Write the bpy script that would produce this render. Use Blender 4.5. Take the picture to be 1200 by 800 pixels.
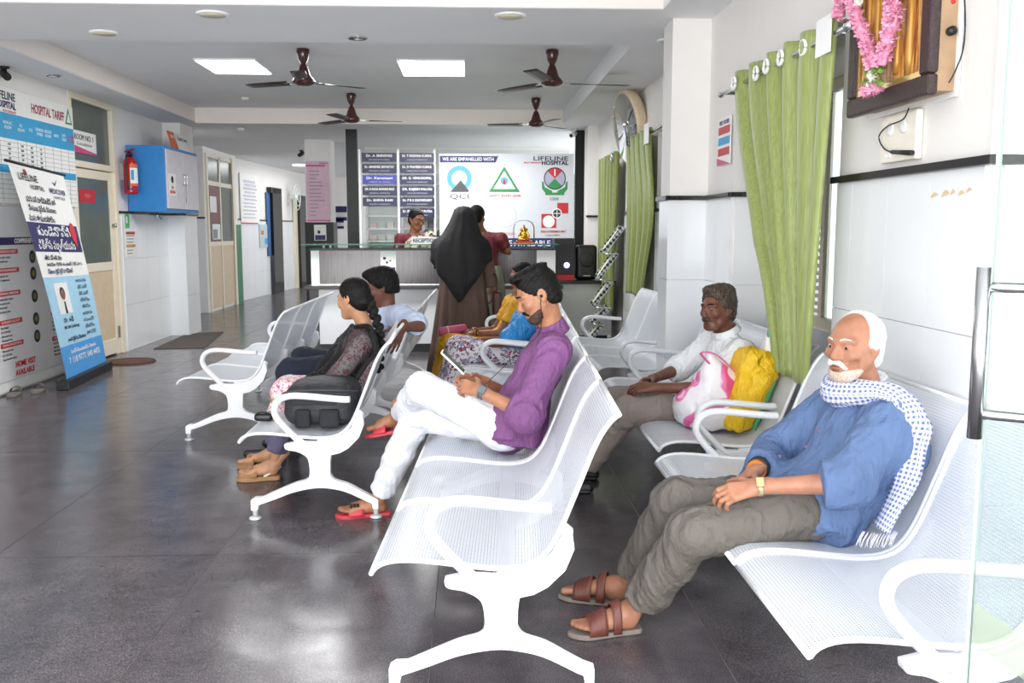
import bpy, bmesh, math, random
import numpy as np
from mathutils import Vector, Matrix, Euler

for o in list(bpy.data.objects):
    bpy.data.objects.remove(o, do_unlink=True)
scene = bpy.context.scene
COL = scene.collection
rng = random.Random(7)

# ------------------------------------------------------------------ camera
FPX, YAW, PITCH, CAMH = 1075.0, math.radians(2.55), math.radians(6.95), 1.5
cd = bpy.data.cameras.new('camera'); cam = bpy.data.objects.new('camera', cd); COL.objects.link(cam)
cd.sensor_width = 36.0; cd.lens = FPX / 1200.0 * 36.0; cd.clip_start = 0.05; cd.clip_end = 200
cam.location = (0, 0, CAMH); cam.rotation_euler = Euler((math.pi / 2 - PITCH, 0, -YAW), 'XYZ')
scene.camera = cam

# ------------------------------------------------------------------ daylight, lamps, exposure
world = bpy.data.worlds.new('world'); scene.world = world; world.use_nodes = True
bgn = world.node_tree.nodes['Background']
bgn.inputs[0].default_value = (0.93, 0.97, 1.0, 1); bgn.inputs[1].default_value = 2.3
def area(name, loc, rot, sx, sy, power, col=(1, 1, 1)):
    l = bpy.data.lights.new(name, 'AREA'); l.shape = 'RECTANGLE'; l.size = sx; l.size_y = sy; l.energy = power; l.color = col
    o = bpy.data.objects.new(name, l); COL.objects.link(o); o.location = loc; o.rotation_euler = rot
    return o
# open hospital entrance behind the photographer: bright daylight pouring in
area('entrance_daylight', (-0.6, -2.2, 2.1), (math.radians(84), 0, 0), 6.0, 3.0, 150, (0.97, 0.985, 1.0))
# added fill light, low outside the entrance, aimed up to brighten the ceiling
area('ceiling_fill', (-0.8, -2.4, 0.1), (math.radians(118), 0, 0), 6.5, 1.6, 260, (1.0, 0.985, 0.96))
vs = scene.view_settings
scene.display_settings.display_device = 'sRGB'
vs.view_transform = 'Standard'; vs.look = 'None'; vs.gamma = 1.0; vs.exposure = 0.5
try: vs.use_curve_mapping = False
except Exception: pass
try:
    scene.cycles.max_bounces = 8; scene.cycles.diffuse_bounces = 5; scene.cycles.transparent_max_bounces = 16
    scene.cycles.caustics_reflective = False; scene.cycles.caustics_refractive = False
    scene.cycles.use_denoising = True
except Exception: pass

# ------------------------------------------------------------------ measuring helper
_fw = np.array([math.sin(YAW) * math.cos(PITCH), math.cos(YAW) * math.cos(PITCH), -math.sin(PITCH)])
_rt = np.array([math.cos(YAW), -math.sin(YAW), 0.0]); _up = np.cross(_rt, _fw)
def at(x, y, X=None, Y=None, Z=None):
    d = _fw + _rt * (x - 600) / FPX + _up * (400 - y) / FPX
    t = X / d[0] if X is not None else Y / d[1] if Y is not None else (Z - CAMH) / d[2]
    return Vector((0, 0, CAMH)) + Vector(d * t)

# ------------------------------------------------------------------ materials
def srgb(h):
    h = h.lstrip('#'); v = [int(h[i:i + 2], 16) / 255 for i in (0, 2, 4)]
    return tuple((c / 12.92 if c <= 0.04045 else ((c + 0.055) / 1.055) ** 2.4) for c in v) + (1,)
class NT:
    def __init__(s, name):
        s.m = bpy.data.materials.new(name); s.m.use_nodes = True; s.t = s.m.node_tree; s.n = s.t.nodes
        s.b = s.n['Principled BSDF']; s.out = s.n['Material Output']
    def node(s, typ, **kw):
        n = s.n.new(typ)
        for k, v in kw.items(): setattr(n, k, v)
        return n
    def link(s, a, b): s.t.links.new(a, b)
    def coord(s, which='Object'): return s.node('ShaderNodeTexCoord').outputs[which]
    def mapping(s, src, scale=(1, 1, 1), rot=(0, 0, 0)):
        m = s.node('ShaderNodeMapping'); m.inputs['Scale'].default_value = scale; m.inputs['Rotation'].default_value = rot
        s.link(src, m.inputs[0]); return m.outputs[0]
    def noise(s, vec, scale, detail=3, rough=.55):
        n = s.node('ShaderNodeTexNoise'); n.inputs['Scale'].default_value = scale; n.inputs['Detail'].default_value = detail
        n.inputs['Roughness'].default_value = rough; s.link(vec, n.inputs['Vector']); return n.outputs['Fac']
    def ramp(s, fac, stops, interp='LINEAR'):
        r = s.node('ShaderNodeValToRGB'); r.color_ramp.interpolation = interp
        e = r.color_ramp.elements
        while len(e) < len(stops): e.new(0.5)
        for el, (p, c) in zip(e, stops):
            el.position = p; el.color = srgb(c) if isinstance(c, str) else (c, c, c, 1) if not isinstance(c, tuple) else c
        s.link(fac, r.inputs[0]); return r.outputs[0]
    def math(s, op, a, b=None):
        n = s.node('ShaderNodeMath', operation=op)
        for i, v in enumerate((a, b)):
            if v is None: continue
            if hasattr(v, 'is_linked'): s.link(v, n.inputs[i])
            else: n.inputs[i].default_value = v
        return n.outputs[0]
    def mix(s, fac, a, b, blend='MIX'):
        n = s.node('ShaderNodeMix', data_type='RGBA', blend_type=blend)
        for sock, v in ((n.inputs[0], fac), (n.inputs[6], a), (n.inputs[7], b)):
            if hasattr(v, 'is_linked'): s.link(v, sock)
            elif isinstance(v, str): sock.default_value = srgb(v)
            else: sock.default_value = v
        return n.outputs[2]
    def bump(s, h, strength=.2, dist=.01):
        n = s.node('ShaderNodeBump'); n.inputs['Strength'].default_value = strength; n.inputs['Distance'].default_value = dist
        s.link(h, n.inputs['Height']); s.link(n.outputs[0], s.b.inputs['Normal'])
    def color(s, c):
        if hasattr(c, 'is_linked'): s.link(c, s.b.inputs['Base Color'])
        else: s.b.inputs['Base Color'].default_value = srgb(c)
    def set(s, **kw):
        for k, v in kw.items():
            s.b.inputs[k.replace('_', ' ')].default_value = v
        return s
_MC = {}
def simple(name, col, rough=.5, metal=0.0, var=.06, scale=12, bump=0.0, bscale=60, spec=.5, **kw):
    """plain surface with a little noise in colour"""
    key = name
    if key in _MC: return _MC[key]
    t = NT(name); v = t.coord()
    n = t.noise(v, scale)
    c = srgb(col)
    hi = tuple(min(1, x * (1 + var)) for x in c[:3]) + (1,); lo = tuple(x * (1 - var) for x in c[:3]) + (1,)
    t.color(t.ramp(n, [(.3, lo), (.7, hi)]))
    t.set(Roughness=rough, Metallic=metal); t.b.inputs['Specular IOR Level'].default_value = spec
    if bump: t.bump(t.noise(v, bscale, 4), bump)
    for k, x in kw.items(): t.b.inputs[k.replace('_', ' ')].default_value = x
    _MC[key] = t.m; return t.m
def emit(name, col, strength):
    t = NT(name); t.color(col); t.b.inputs['Emission Color'].default_value = srgb(col); t.b.inputs['Emission Strength'].default_value = strength
    return t.m

# ------------------------------------------------------------------ mesh building
ORI = {}
class MB:
    def __init__(s): s.v = []; s.f = []; s.mi = []; s.sm = []
    def add(s, vs, fs, mi=0, smooth=False):
        b = len(s.v); s.v += [tuple(map(float, p)) for p in vs]
        for f in fs: s.f.append(tuple(b + i for i in f)); s.mi.append(mi); s.sm.append(smooth)
        return s
    def box(s, lo, hi, mi=0):
        x0, y0, z0 = lo; x1, y1, z1 = hi
        if x1 < x0: x0, x1 = x1, x0
        if y1 < y0: y0, y1 = y1, y0
        if z1 < z0: z0, z1 = z1, z0
        return s.add([(x0, y0, z0), (x1, y0, z0), (x1, y1, z0), (x0, y1, z0), (x0, y0, z1), (x1, y0, z1), (x1, y1, z1), (x0, y1, z1)],
                     [(3, 2, 1, 0), (4, 5, 6, 7), (0, 1, 5, 4), (1, 2, 6, 5), (2, 3, 7, 6), (3, 0, 4, 7)], mi)
    def obox(s, c, ax, ay, az, mi=0):
        """box from centre and three half-axis vectors"""
        c, ax, ay, az = map(Vector, (c, ax, ay, az))
        if ax.cross(ay).dot(az) < 0: ax = -ax
        P = [c + ax * i + ay * j + az * k for k in (-1, 1) for i, j in ((-1, -1), (1, -1), (1, 1), (-1, 1))]
        return s.add(P, [(3, 2, 1, 0), (4, 5, 6, 7), (0, 1, 5, 4), (1, 2, 6, 5), (2, 3, 7, 6), (3, 0, 4, 7)], mi)
    def tube(s, path, r, seg=10, closed=False, mi=0, up=(0, 0, 1), rb=None, smooth=True, caps=True):
        """swept round (or oval: r along the side, rb along the up) tube; r may be a list"""
        P = [Vector(p) for p in path]; n = len(P); R = r if isinstance(r, (list, tuple)) else [r] * n
        RB = (rb if isinstance(rb, (list, tuple)) else [rb] * n) if rb is not None else R
        b = len(s.v); up = Vector(up).normalized(); side0 = None
        for i in range(n):
            a = P[(i - 1) % n] if (closed or i) else P[0]; c = P[(i + 1) % n] if (closed or i < n - 1) else P[-1]
            t = (c - a).normalized(); sd = t.cross(up)
            if sd.length < 1e-3: sd = side0 if side0 is not None else t.orthogonal()
            sd = sd.normalized(); side0 = sd; u = sd.cross(t).normalized()
            for k in range(seg):
                an = 2 * math.pi * k / seg
                s.v.append(tuple(P[i] + sd * math.cos(an) * R[i] + u * math.sin(an) * RB[i]))
        m = n if closed else n - 1
        for i in range(m):
            j = (i + 1) % n
            for k in range(seg):
                l = (k + 1) % seg
                s.f.append((b + i * seg + l, b + i * seg + k, b + j * seg + k, b + j * seg + l)); s.mi.append(mi); s.sm.append(smooth)
        if not closed and caps:
            s.f.append(tuple(b + k for k in range(seg))); s.mi.append(mi); s.sm.append(False)
            s.f.append(tuple(b + (n - 1) * seg + k for k in reversed(range(seg)))); s.mi.append(mi); s.sm.append(False)
        return s
    def lathe(s, prof, c, axis=(0, 0, 1), seg=24, mi=0, smooth=True):
        """prof: list of (r, h)"""
        ax = Vector(axis).normalized(); a = ax.orthogonal().normalized(); bb = ax.cross(a); c = Vector(c); b = len(s.v)
        for r, h in prof:
            for k in range(seg):
                an = 2 * math.pi * k / seg
                s.v.append(tuple(c + ax * h + (a * math.cos(an) + bb * math.sin(an)) * max(r, 1e-5)))
        for i in range(len(prof) - 1):
            for k in range(seg):
                l = (k + 1) % seg
                s.f.append((b + i * seg + k, b + i * seg + l, b + (i + 1) * seg + l, b + (i + 1) * seg + k)); s.mi.append(mi); s.sm.append(smooth)
        if prof[0][0] > 1e-4: s.f.append(tuple(b + k for k in reversed(range(seg)))); s.mi.append(mi); s.sm.append(False)
        if prof[-1][0] > 1e-4: s.f.append(tuple(b + (len(prof) - 1) * seg + k for k in range(seg))); s.mi.append(mi); s.sm.append(False)
        return s
    def prism(s, poly, o, ua, va, na, t0, t1, mi=0):
        """2-D polygon (u,v) in plane o+u*ua+v*va, extruded along na from t0 to t1"""
        o, ua, va, na = map(Vector, (o, ua, va, na)); n = len(poly)
        ar = sum(poly[i][0] * poly[(i + 1) % n][1] - poly[(i + 1) % n][0] * poly[i][1] for i in range(n))
        if (ar > 0) != (ua.cross(va).dot(na) > 0): poly = poly[::-1]
        V = [o + ua * u + va * v + na * t for t in (t0, t1) for u, v in poly]
        F = [tuple(reversed(range(n))), tuple(range(n, 2 * n))] + [(i, (i + 1) % n, n + (i + 1) % n, n + i) for i in range(n)]
        return s.add(V, F, mi)
    def grid(s, P, mi=0, smooth=True, flip=False):
        """P[i][j] points"""
        b = len(s.v); n = len(P); m = len(P[0])
        for row in P: s.v += [tuple(map(float, p)) for p in row]
        for i in range(n - 1):
            for j in range(m - 1):
                f = (b + i * m + j, b + i * m + j + 1, b + (i + 1) * m + j + 1, b + (i + 1) * m + j)
                s.f.append(f[::-1] if flip else f); s.mi.append(mi); s.sm.append(smooth)
        return s
    def ball(s, c, r, seg=16, rings=10, mi=0):
        r = r if isinstance(r, (tuple, list)) else (r, r, r); c = Vector(c); b = len(s.v)
        for i in range(rings + 1):
            th = math.pi * i / rings
            for k in range(seg):
                ph = 2 * math.pi * k / seg
                s.v.append((c.x + r[0] * math.sin(th) * math.cos(ph), c.y + r[1] * math.sin(th) * math.sin(ph), c.z + r[2] * math.cos(th)))
        for i in range(rings):
            for k in range(seg):
                l = (k + 1) % seg
                s.f.append((b + i * seg + k, b + (i + 1) * seg + k, b + (i + 1) * seg + l, b + i * seg + l)); s.mi.append(mi); s.sm.append(True)
        return s
    def build(s, name, mats, parent=None, bevel=0, origin=None, seg=2, solid=0, subsurf=0):
        o_ = Vector(origin) if origin is not None else (ORI[parent.name] if parent is not None else Vector((0, 0, 0)))
        me = bpy.data.meshes.new(name)
        me.from_pydata([(x - o_.x, y - o_.y, z - o_.z) for x, y, z in s.v], [], s.f)
        mats = mats if isinstance(mats, (list, tuple)) else [mats]
        for m in mats: me.materials.append(m)
        me.polygons.foreach_set('material_index', s.mi); me.polygons.foreach_set('use_smooth', s.sm)
        me.update(); me.validate()
        o = bpy.data.objects.new(name, me); COL.objects.link(o)
        if parent is not None: o.parent = parent
        else: o.location = o_
        ORI[o.name] = o_
        if solid: md = o.modifiers.new('solid', 'SOLIDIFY'); md.thickness = solid; md.offset = 0
        if bevel: md = o.modifiers.new('bevel', 'BEVEL'); md.width = bevel; md.segments = seg; md.limit_method = 'ANGLE'; md.angle_limit = math.radians(40)
        if subsurf: md = o.modifiers.new('sub', 'SUBSURF'); md.levels = subsurf; md.render_levels = subsurf
        return o
def tag(o, label=None, cat=None, group=None, kind=None):
    if label: o['label'] = label
    if cat: o['category'] = cat
    if group: o['group'] = group
    if kind: o['kind'] = kind
    return o
def thing(name, label, cat, loc=(0, 0, 0), rotz=0, group=None, local=False):
    """an Empty at the thing's base; local=True means parts are given in its own axes"""
    o = bpy.data.objects.new(name, None); COL.objects.link(o); o.empty_display_size = .1
    o.location = loc; o.rotation_euler = (0, 0, rotz); ORI[o.name] = Vector((0, 0, 0)) if local else Vector(loc)
    return tag(o, label, cat, group)
def struct(o): o['kind'] = 'structure'; return o
def dup(root, loc=None, rotz=None, label=None, group=None):
    r = root.copy(); COL.objects.link(r)
    if loc is not None: r.location = loc
    if rotz is not None: r.rotation_euler = (0, 0, rotz)
    if label: r['label'] = label
    if group: r['group'] = group
    ORI[r.name] = ORI[root.name]
    for ch in list(root.children):
        c = ch.copy(); COL.objects.link(c); c.parent = r; ORI[c.name] = ORI.get(ch.name, Vector((0, 0, 0)))
        for g in list(ch.children):
            d = g.copy(); COL.objects.link(d); d.parent = c; ORI[d.name] = ORI.get(g.name, Vector((0, 0, 0)))
    return r
def smoothpath(pts, n=8, closed=False):
    """Catmull-Rom through points"""
    P = [Vector(p) for p in pts]; out = []; m = len(P)
    rngi = range(m) if closed else range(m - 1)
    for i in rngi:
        if closed: p0, p1, p2, p3 = P[(i - 1) % m], P[i], P[(i + 1) % m], P[(i + 2) % m]
        else: p0, p1, p2, p3 = P[max(i - 1, 0)], P[i], P[i + 1], P[min(i + 2, m - 1)]
        for k in range(n):
            t = k / n; t2 = t * t; t3 = t2 * t
            out.append(.5 * ((2 * p1) + (p2 - p0) * t + (2 * p0 - 5 * p1 + 4 * p2 - p3) * t2 + (3 * p1 - p0 - 3 * p2 + p3) * t3))
    if not closed: out.append(P[-1])
    return out
_FONTS = {}
def text(name, body, size, o, ua, va, mat, parent=None, align='CENTER', width=None, depth=.0008, shear=0, bold=0.0, font=None):
    """lettering as a thin mesh, baseline-centred at o, reading along ua with va up"""
    cu = bpy.data.curves.new(name, 'FONT'); cu.body = body; cu.size = size; cu.align_x = align; cu.align_y = 'CENTER'
    cu.extrude = depth; cu.offset = bold; cu.shear = shear; cu.resolution_u = 2
    if font: cu.font = font
    t = bpy.data.objects.new(name, cu); COL.objects.link(t)
    bpy.context.view_layer.update()
    me = bpy.data.meshes.new_from_object(t.evaluated_get(bpy.context.evaluated_depsgraph_get()))
    bpy.data.objects.remove(t, do_unlink=True); bpy.data.curves.remove(cu)
    ua = Vector(ua).normalized(); va = Vector(va).normalized(); na = ua.cross(va)
    k = 1.0
    n = len(me.vertices); co = np.empty(n * 3); me.vertices.foreach_get('co', co); co = co.reshape(-1, 3)
    if width and n:
        w = co[:, 0].max() - co[:, 0].min()
        if w > 0: k = width / w
    o_ = ORI[parent.name] if parent is not None else Vector((0, 0, 0))
    base = np.array(Vector(o) - o_)
    W = base + np.outer(co[:, 0] * k, ua) + np.outer(co[:, 1], va) + np.outer(co[:, 2], na)
    me.vertices.foreach_set('co', W.ravel()); me.update()
    me.materials.clear(); me.materials.append(mat)
    ob = bpy.data.objects.new(name, me); COL.objects.link(ob); ob.parent = parent; ORI[ob.name] = o_
    return ob
# ================================================================== materials of the building
def granite():
    t = NT('dark polished granite'); v = t.coord('Object')
    oi = t.node('ShaderNodeObjectInfo'); av = t.node('ShaderNodeVectorMath', operation='ADD'); t.link(v, av.inputs[0])
    sc = t.node('ShaderNodeVectorMath', operation='SCALE'); sc.inputs[0].default_value = (13, 7, 3); t.link(oi.outputs['Random'], sc.inputs['Scale']); t.link(sc.outputs[0], av.inputs[1])
    v = av.outputs[0]
    fine = t.ramp(t.noise(v, 260, 2, .7), [(.33, '#39353a'), (.5, '#5f595d'), (.68, '#948c91')])
    blot = t.ramp(t.noise(v, 5, 4, .6), [(.3, '#c2c2c4'), (.7, '#ffffff')])
    c = t.mix(1.0, fine, blot, 'MULTIPLY')
    scuff = t.ramp(t.noise(t.mapping(v, (1, 3, 1)), 3.3, 6, .72), [(.64, 0.0), (.8, 0.16)])
    c = t.mix(scuff, c, '#8a8587')
    st = t.ramp(t.noise(t.mapping(v, (1.0, 2.0, 1)), 4.1, 2, .5), [(.75, 0.0), (.77, .7)])
    c = t.mix(st, c, '#2a282a')
    t.color(c); r = t.ramp(t.noise(v, 7, 4), [(.3, .16), (.7, .25)]); t.link(r, t.b.inputs['Roughness'])
    t.b.inputs['Specular IOR Level'].default_value = .5
    return t.m
M = {}
M['granite'] = granite()
M['grout'] = simple('pale floor joint', '#a8a29f', .8)
M['paint'] = simple('white wall paint', '#eae7e4', .6, var=.02, scale=3)
M['ceil'] = simple('white ceiling paint', '#eaebec', .75, var=.015, scale=2)
M['beam'] = simple('warm white beam paint', '#f0e8e2', .6, var=.01)
M['cream'] = simple('cream enamel paint', '#ece2cd', .45, var=.03)
M['tile'] = simple('glossy white wall tile', '#eef0f2', .12, var=.02, scale=2)
M['joint'] = simple('grey tile joint', '#c3bfba', .8)
M['trim'] = simple('black granite trim', '#201d1f', .22, var=.2, scale=60)
M['glassgrey'] = simple('frosted grey green glass', '#5c6660', .22, var=.06, scale=4)
M['black'] = simple('black plastic', '#19191b', .4)
M['blackgloss'] = simple('glossy black granite', '#17161a', .1, var=.3, scale=80)
M['postblack'] = simple('dark granite post', '#121214', .32, var=.3, scale=70, spec=.25)
M['steel'] = simple('brushed steel', '#b9bbbd', .25, metal=1.0)
M['chrome'] = simple('chrome', '#d8dadc', .1, metal=1.0)
M['white'] = simple('white enamel', '#f2f2f2', .35, var=.01)
M['paper'] = simple('white printed paper', '#f1f1ee', .55, var=.02)
M['navy'] = simple('navy print', '#27235f', .5)
M['redp'] = simple('red print', '#c22a33', .5)
M['bluep'] = simple('cyan blue print', '#2f9fd0', .5)
M['ink'] = simple('dark ink', '#2a2a35', .6)
M['grey'] = simple('grey print', '#8b8d92', .6)
M['pink'] = simple('pink print', '#cf4f86', .5)
M['greenp'] = simple('green print', '#2f8a4c', .5)
M['orange'] = simple('orange print', '#dd6a3c', .5)

LW, RW, RW2, ZS, DADO = -4.27, 1.70, 1.83, 2.97, 1.71

# ------------------------------------------------------------------ floor of granite slabs
fl = struct(MB().box((-8, -1.5, -.12), (3.2, 27, -.004)).build('floor', M['grout']))
TW, TL = 1.03, 2.06
slab = None
for i in range(-4, 3):
    for j in range(-2, 11):
        x0 = -1.18 + i * TW; y0 = 4.17 + j * TL
        if y0 > 19 and i > -2: continue
        if slab is None:
            slab = MB().box((-TW / 2 + .0022, -TL / 2 + .0022, -.02), (TW / 2 - .0022, TL / 2 - .0022, 0)).build('tile', M['granite'], fl); s = slab
        else:
            s = slab.copy(); COL.objects.link(s); s.parent = fl
        s.location = (x0 + TW / 2, y0 + TL / 2, rng.uniform(-.0004, 0))

# ------------------------------------------------------------------ ceiling: soffit band, two recessed trays, entrance beam
YT0, YT1, XT0, XT1, YB = 7.55, 13.05, -3.78, 1.30, 6.35
cl = struct(MB().box((-8, -1.5, 3.36), (3.2, 27, 3.5)).build('ceiling', M['ceil']))
def cpart(n, lo, hi, m=M['ceil']): return MB().box(lo, hi).build(n, m, cl)
cpart('soffit', (-8, YB, ZS), (XT1, YT0, 3.4)); cpart('soffit', (-8, YT0, ZS), (XT0, YT1, 3.4)); cpart('soffit', (XT1, -1.5, ZS), (2.6, YT1, 3.4))
cpart('soffit', (-8, YT1, ZS), (3.2, 27, 3.4)); cpart('tray_ceiling', (XT0, YT0, 3.16), (XT1, YT1, 3.4)); cpart('tray_ceiling', (-8, -1.5, 3.3), (XT1, YB, 3.4))
cpart('beam_face', (-8, YB - .012, ZS + .002), (XT1, YB - .002, 3.3), M['beam'])
cpart('beam_face', (XT0 + .01, YT1 - .012, ZS - .02), (XT1 - .02, YT1 - .002, 3.158), M['beam'])
cpart('beam_face', (XT0 + .002, YT0 + .01, ZS + .004), (XT0 + .012, YT1 - .01, 3.158), M['beam'])

# ------------------------------------------------------------------ walls
def tiles(par, o, ua, va, na, wu, hv, nu, nv, gap=.003, th=.012, lastu=None):
    """wall tiles of size wu x hv, each its own piece"""
    o, ua, va, na = map(Vector, (o, ua, va, na)); proto = None
    for i in range(nu):
        for j in range(nv):
            w = wu if not (lastu and i == nu - 1) else lastu
            c = o + ua * (i * wu + w / 2) + va * ((j + .5) * hv) + na * (th / 2)
            mb = MB().obox(c, ua * (w / 2 - gap / 2), va * (hv / 2 - gap / 2), na * (th / 2))
            mb.build('tile', M['tile'], par)
def trimbar(par, a, b, na, zc=DADO, h=.03, d=.024):
    a, b, na = Vector(a), Vector(b), Vector(na); u = (b - a)
    c = (a + b) / 2 + na * d / 2; c.z = zc
    return MB().obox(c, u / 2, na * d / 2, Vector((0, 0, h / 2))).build('dado_trim', M['trim'], par)
wl = struct(MB().box((LW - .2, -1.5, 0), (LW, 10.18, ZS)).box((LW - .2, 11.42, 0), (LW, 13.2, ZS)).box((LW - .2, 10.18, 0), (LW - .12, 11.42, ZS)).build('wall_left', M['paint']))
tiles(wl, (LW, 11.5, 0), (0, 1, 0), (0, 0, 1), (1, 0, 0), .425, .57, 4, 3)
trimbar(wl, (LW, 11.45, 0), (LW, 13.2, 0), (1, 0, 0))
# tiled column at the end of the left wall
pc = struct(MB().box((LW - .2, 13.2, 0), (-4.03, 13.78, ZS)).build('trim_1', M['paint']))
tiles(pc, (LW + .012, 13.2, 0), (1, 0, 0), (0, 0, 1), (0, -1, 0), .24, .57, 1, 3)
tiles(pc, (-4.03, 13.2, 0), (0, 1, 0), (0, 0, 1), (1, 0, 0), .29, .57, 2, 3)
trimbar(pc, (LW, 13.188, 0), (-4.02, 13.188, 0), (0, -1, 0)); trimbar(pc, (-4.018, 13.18, 0), (-4.018, 13.78, 0), (1, 0, 0))
# corridor on the far left: second column, side wall, slanting wall with dark door frames
wc = struct(MB().box((-8, 13.78, 0), (-5.3, 16.8, ZS)).box((-8, 16.8, 0), (-4.75, 19.1, ZS)).build('wall_corridor', M['paint']))
tiles(wc, (-5.25, 16.8, 0), (1, 0, 0), (0, 0, 1), (0, -1, 0), .5, .57, 1, 3)
trimbar(wc, (-5.3, 16.788, 0), (-4.75, 16.788, 0), (0, -1, 0))
ca, cb = Vector((-4.9, 19.1, 0)), Vector((-4.36, 26.6, 0)); cu_ = (cb - ca).normalized(); cn = Vector((cu_.y, -cu_.x, 0))
wcs = struct(MB().obox((ca + cb) / 2 - cn * .1 + Vector((0, 0, ZS / 2)), cu_ * (cb - ca).length / 2, cn * .1, (0, 0, ZS / 2)).build('wall_slant', M['paint']))
tiles(wcs, ca + cu_ * .02, cu_, (0, 0, 1), cn, .5, .57, 14, 3)
trimbar(wcs, ca, cb, cn)
wbk = struct(MB().box((-8, 26.6, 0), (3.2, 26.9, ZS)).build('wall_far', M['paint']))
# right wall: piece by the entrance, window bay with the curtain, column, second window bay, end column
wr = struct(MB().box((RW, 2.98, 0), (RW + .5, 4.22, ZS)).box((RW + .24, 4.22, 0), (RW + .5, 4.5, ZS)).box((RW + .24, 5.65, 0), (RW + .5, 5.95, ZS))
            .box((RW + .24, 4.5, 0), (RW + .5, 5.65, .95)).box((RW + .24, 4.5, 2.3), (RW + .5, 5.65, ZS))
            .box((RW, 4.22, 2.45), (RW + .24, 5.95, ZS)).box((RW, 5.95, 0), (RW + .5, 6.95, ZS))
            .box((RW2, 6.95, 2.45), (RW2 + .4, 9.05, ZS)).box((RW2, 10.9, 2.45), (RW2 + .4, 13.9, ZS)).box((RW2, 9.05, 0), (RW2 + .4, 10.9, ZS)).box((RW2 + .22, 6.95, 0), (RW2 + .4, 9.05, 2.45))
            .box((RW2 + .12, 10.9, 0), (RW2 + .4, 13.9, 2.45)).build('wall_right', M['paint']))
tiles(wr, (RW, 2.985, 0), (0, 1, 0), (0, 0, 1), (-1, 0, 0), .353, .57, 4, 3, lastu=.17)
tiles(wr, (RW, 5.95, 0), (0, 1, 0), (0, 0, 1), (-1, 0, 0), .33, .57, 2, 3)
tiles(wr, (RW + .01, 5.95, 0), (1, 0, 0), (0, 0, 1), (0, -1, 0), .23, .57, 1, 3)
tiles(wr, (RW + .24, 4.22, 0), (0, 1, 0), (0, 0, 1), (-1, 0, 0), .425, .475, 4, 2)
tiles(wr, (RW2 + .22, 6.96, 0), (0, 1, 0), (0, 0, 1), (-1, 0, 0), .345, .56, 6, 3)
tiles(wr, (RW2, 9.05, 0), (1, 0, 0), (0, 0, 1), (0, -1, 0), .2, .56, 1, 3)
tiles(wr, (RW2, 9.06, 0), (0, 1, 0), (0, 0, 1), (-1, 0, 0), .46, .56, 4, 3)
trimbar(wr, (RW - .012, 2.96, 0), (RW - .012, 4.24, 0), (-1, 0, 0), DADO + .015); trimbar(wr, (RW - .012, 5.94, 0), (RW - .012, 6.6, 0), (-1, 0, 0), DADO + .015)
trimbar(wr, (RW - .02, 5.938, 0), (RW + .24, 5.938, 0), (0, -1, 0), DADO + .015); trimbar(wr, (RW2 - .02, 9.04, 0), (RW2 + .2, 9.04, 0), (0, -1, 0), 1.69)
trimbar(wr, (RW2 - .012, 9.03, 0), (RW2 - .012, 10.9, 0), (-1, 0, 0), 1.69)
# wall end at the entrance, facing the street
we = struct(MB().box((RW + .02, 2.96, 0), (3.2, 2.98, ZS)).build('wall_entrance', M['cream']))
tiles(we, (RW + .03, 2.96, 0), (1, 0, 0), (0, 0, 1), (0, -1, 0), .5, .57, 3, 3)
trimbar(we, (RW - .02, 2.948, 0), (3.2, 2.948, 0), (0, -1, 0), DADO + .015)
MB().box((1.662, 2.918, DADO), (1.76, 2.965, DADO + .03)).build('dado_trim', M['trim'], we)
MB().box((RW - .012, 2.93, 1.78), (RW + .05, 2.96, ZS)).build('corner_strip', M['white'], we)
# column in front of the right wall
cc = struct(MB().box((1.425, 6.6, 0), (RW, 6.9, ZS)).build('trim_2', M['paint']))
tiles(cc, (1.415, 6.6, 0), (1, 0, 0), (0, 0, 1), (0, -1, 0), .283, .57, 1, 3)
tiles(cc, (1.425, 6.588, 0), (0, 1, 0), (0, 0, 1), (-1, 0, 0), .31, .57, 1, 3)
trimbar(cc, (1.405, 6.586, 0), (RW, 6.586, 0), (0, -1, 0), DADO + .015); trimbar(cc, (1.412, 6.56, 0), (1.412, 6.92, 0), (-1, 0, 0), DADO + .015)
# end column on the right by the partition
ce = struct(MB().box((1.68, 13.3, 0), (RW2 + .3, 13.7, ZS)).build('trim_3', M['paint']))
trimbar(ce, (1.66, 13.29, 0), (RW2 + .2, 13.29, 0), (0, -1, 0), 1.69)
# window in the right wall: cream wooden frame with louvres and panes
w1 = struct(MB().box((RW + .25, 4.5, .95), (RW + .31, 4.56, 2.3)).box((RW + .25, 5.59, .95), (RW + .31, 5.65, 2.3)).box((RW + .25, 4.56, .95), (RW + .31, 5.59, 1.01))
            .box((RW + .25, 4.56, 2.24), (RW + .31, 5.59, 2.3)).box((RW + .26, 5.05, 1.01), (RW + .3, 5.1, 2.24)).build('window_1', M['cream']))
t = NT('bright daylit pane'); t.color('#dfeef2'); t.set(Roughness=.1); t.b.inputs['Transmission Weight'].default_value = .9; M['pane'] = t.m
for a, b in ((4.56, 5.05), (5.1, 5.59)): MB().box((RW + .278, a, 1.01), (RW + .284, b, 2.24)).build('pane', M['pane'], w1)
for k in range(14): MB().box((RW + .262, 5.11, 1.03 + k * .043), (RW + .276, 5.58, 1.05 + k * .043)).build('slat', M['cream'], w1)
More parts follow.
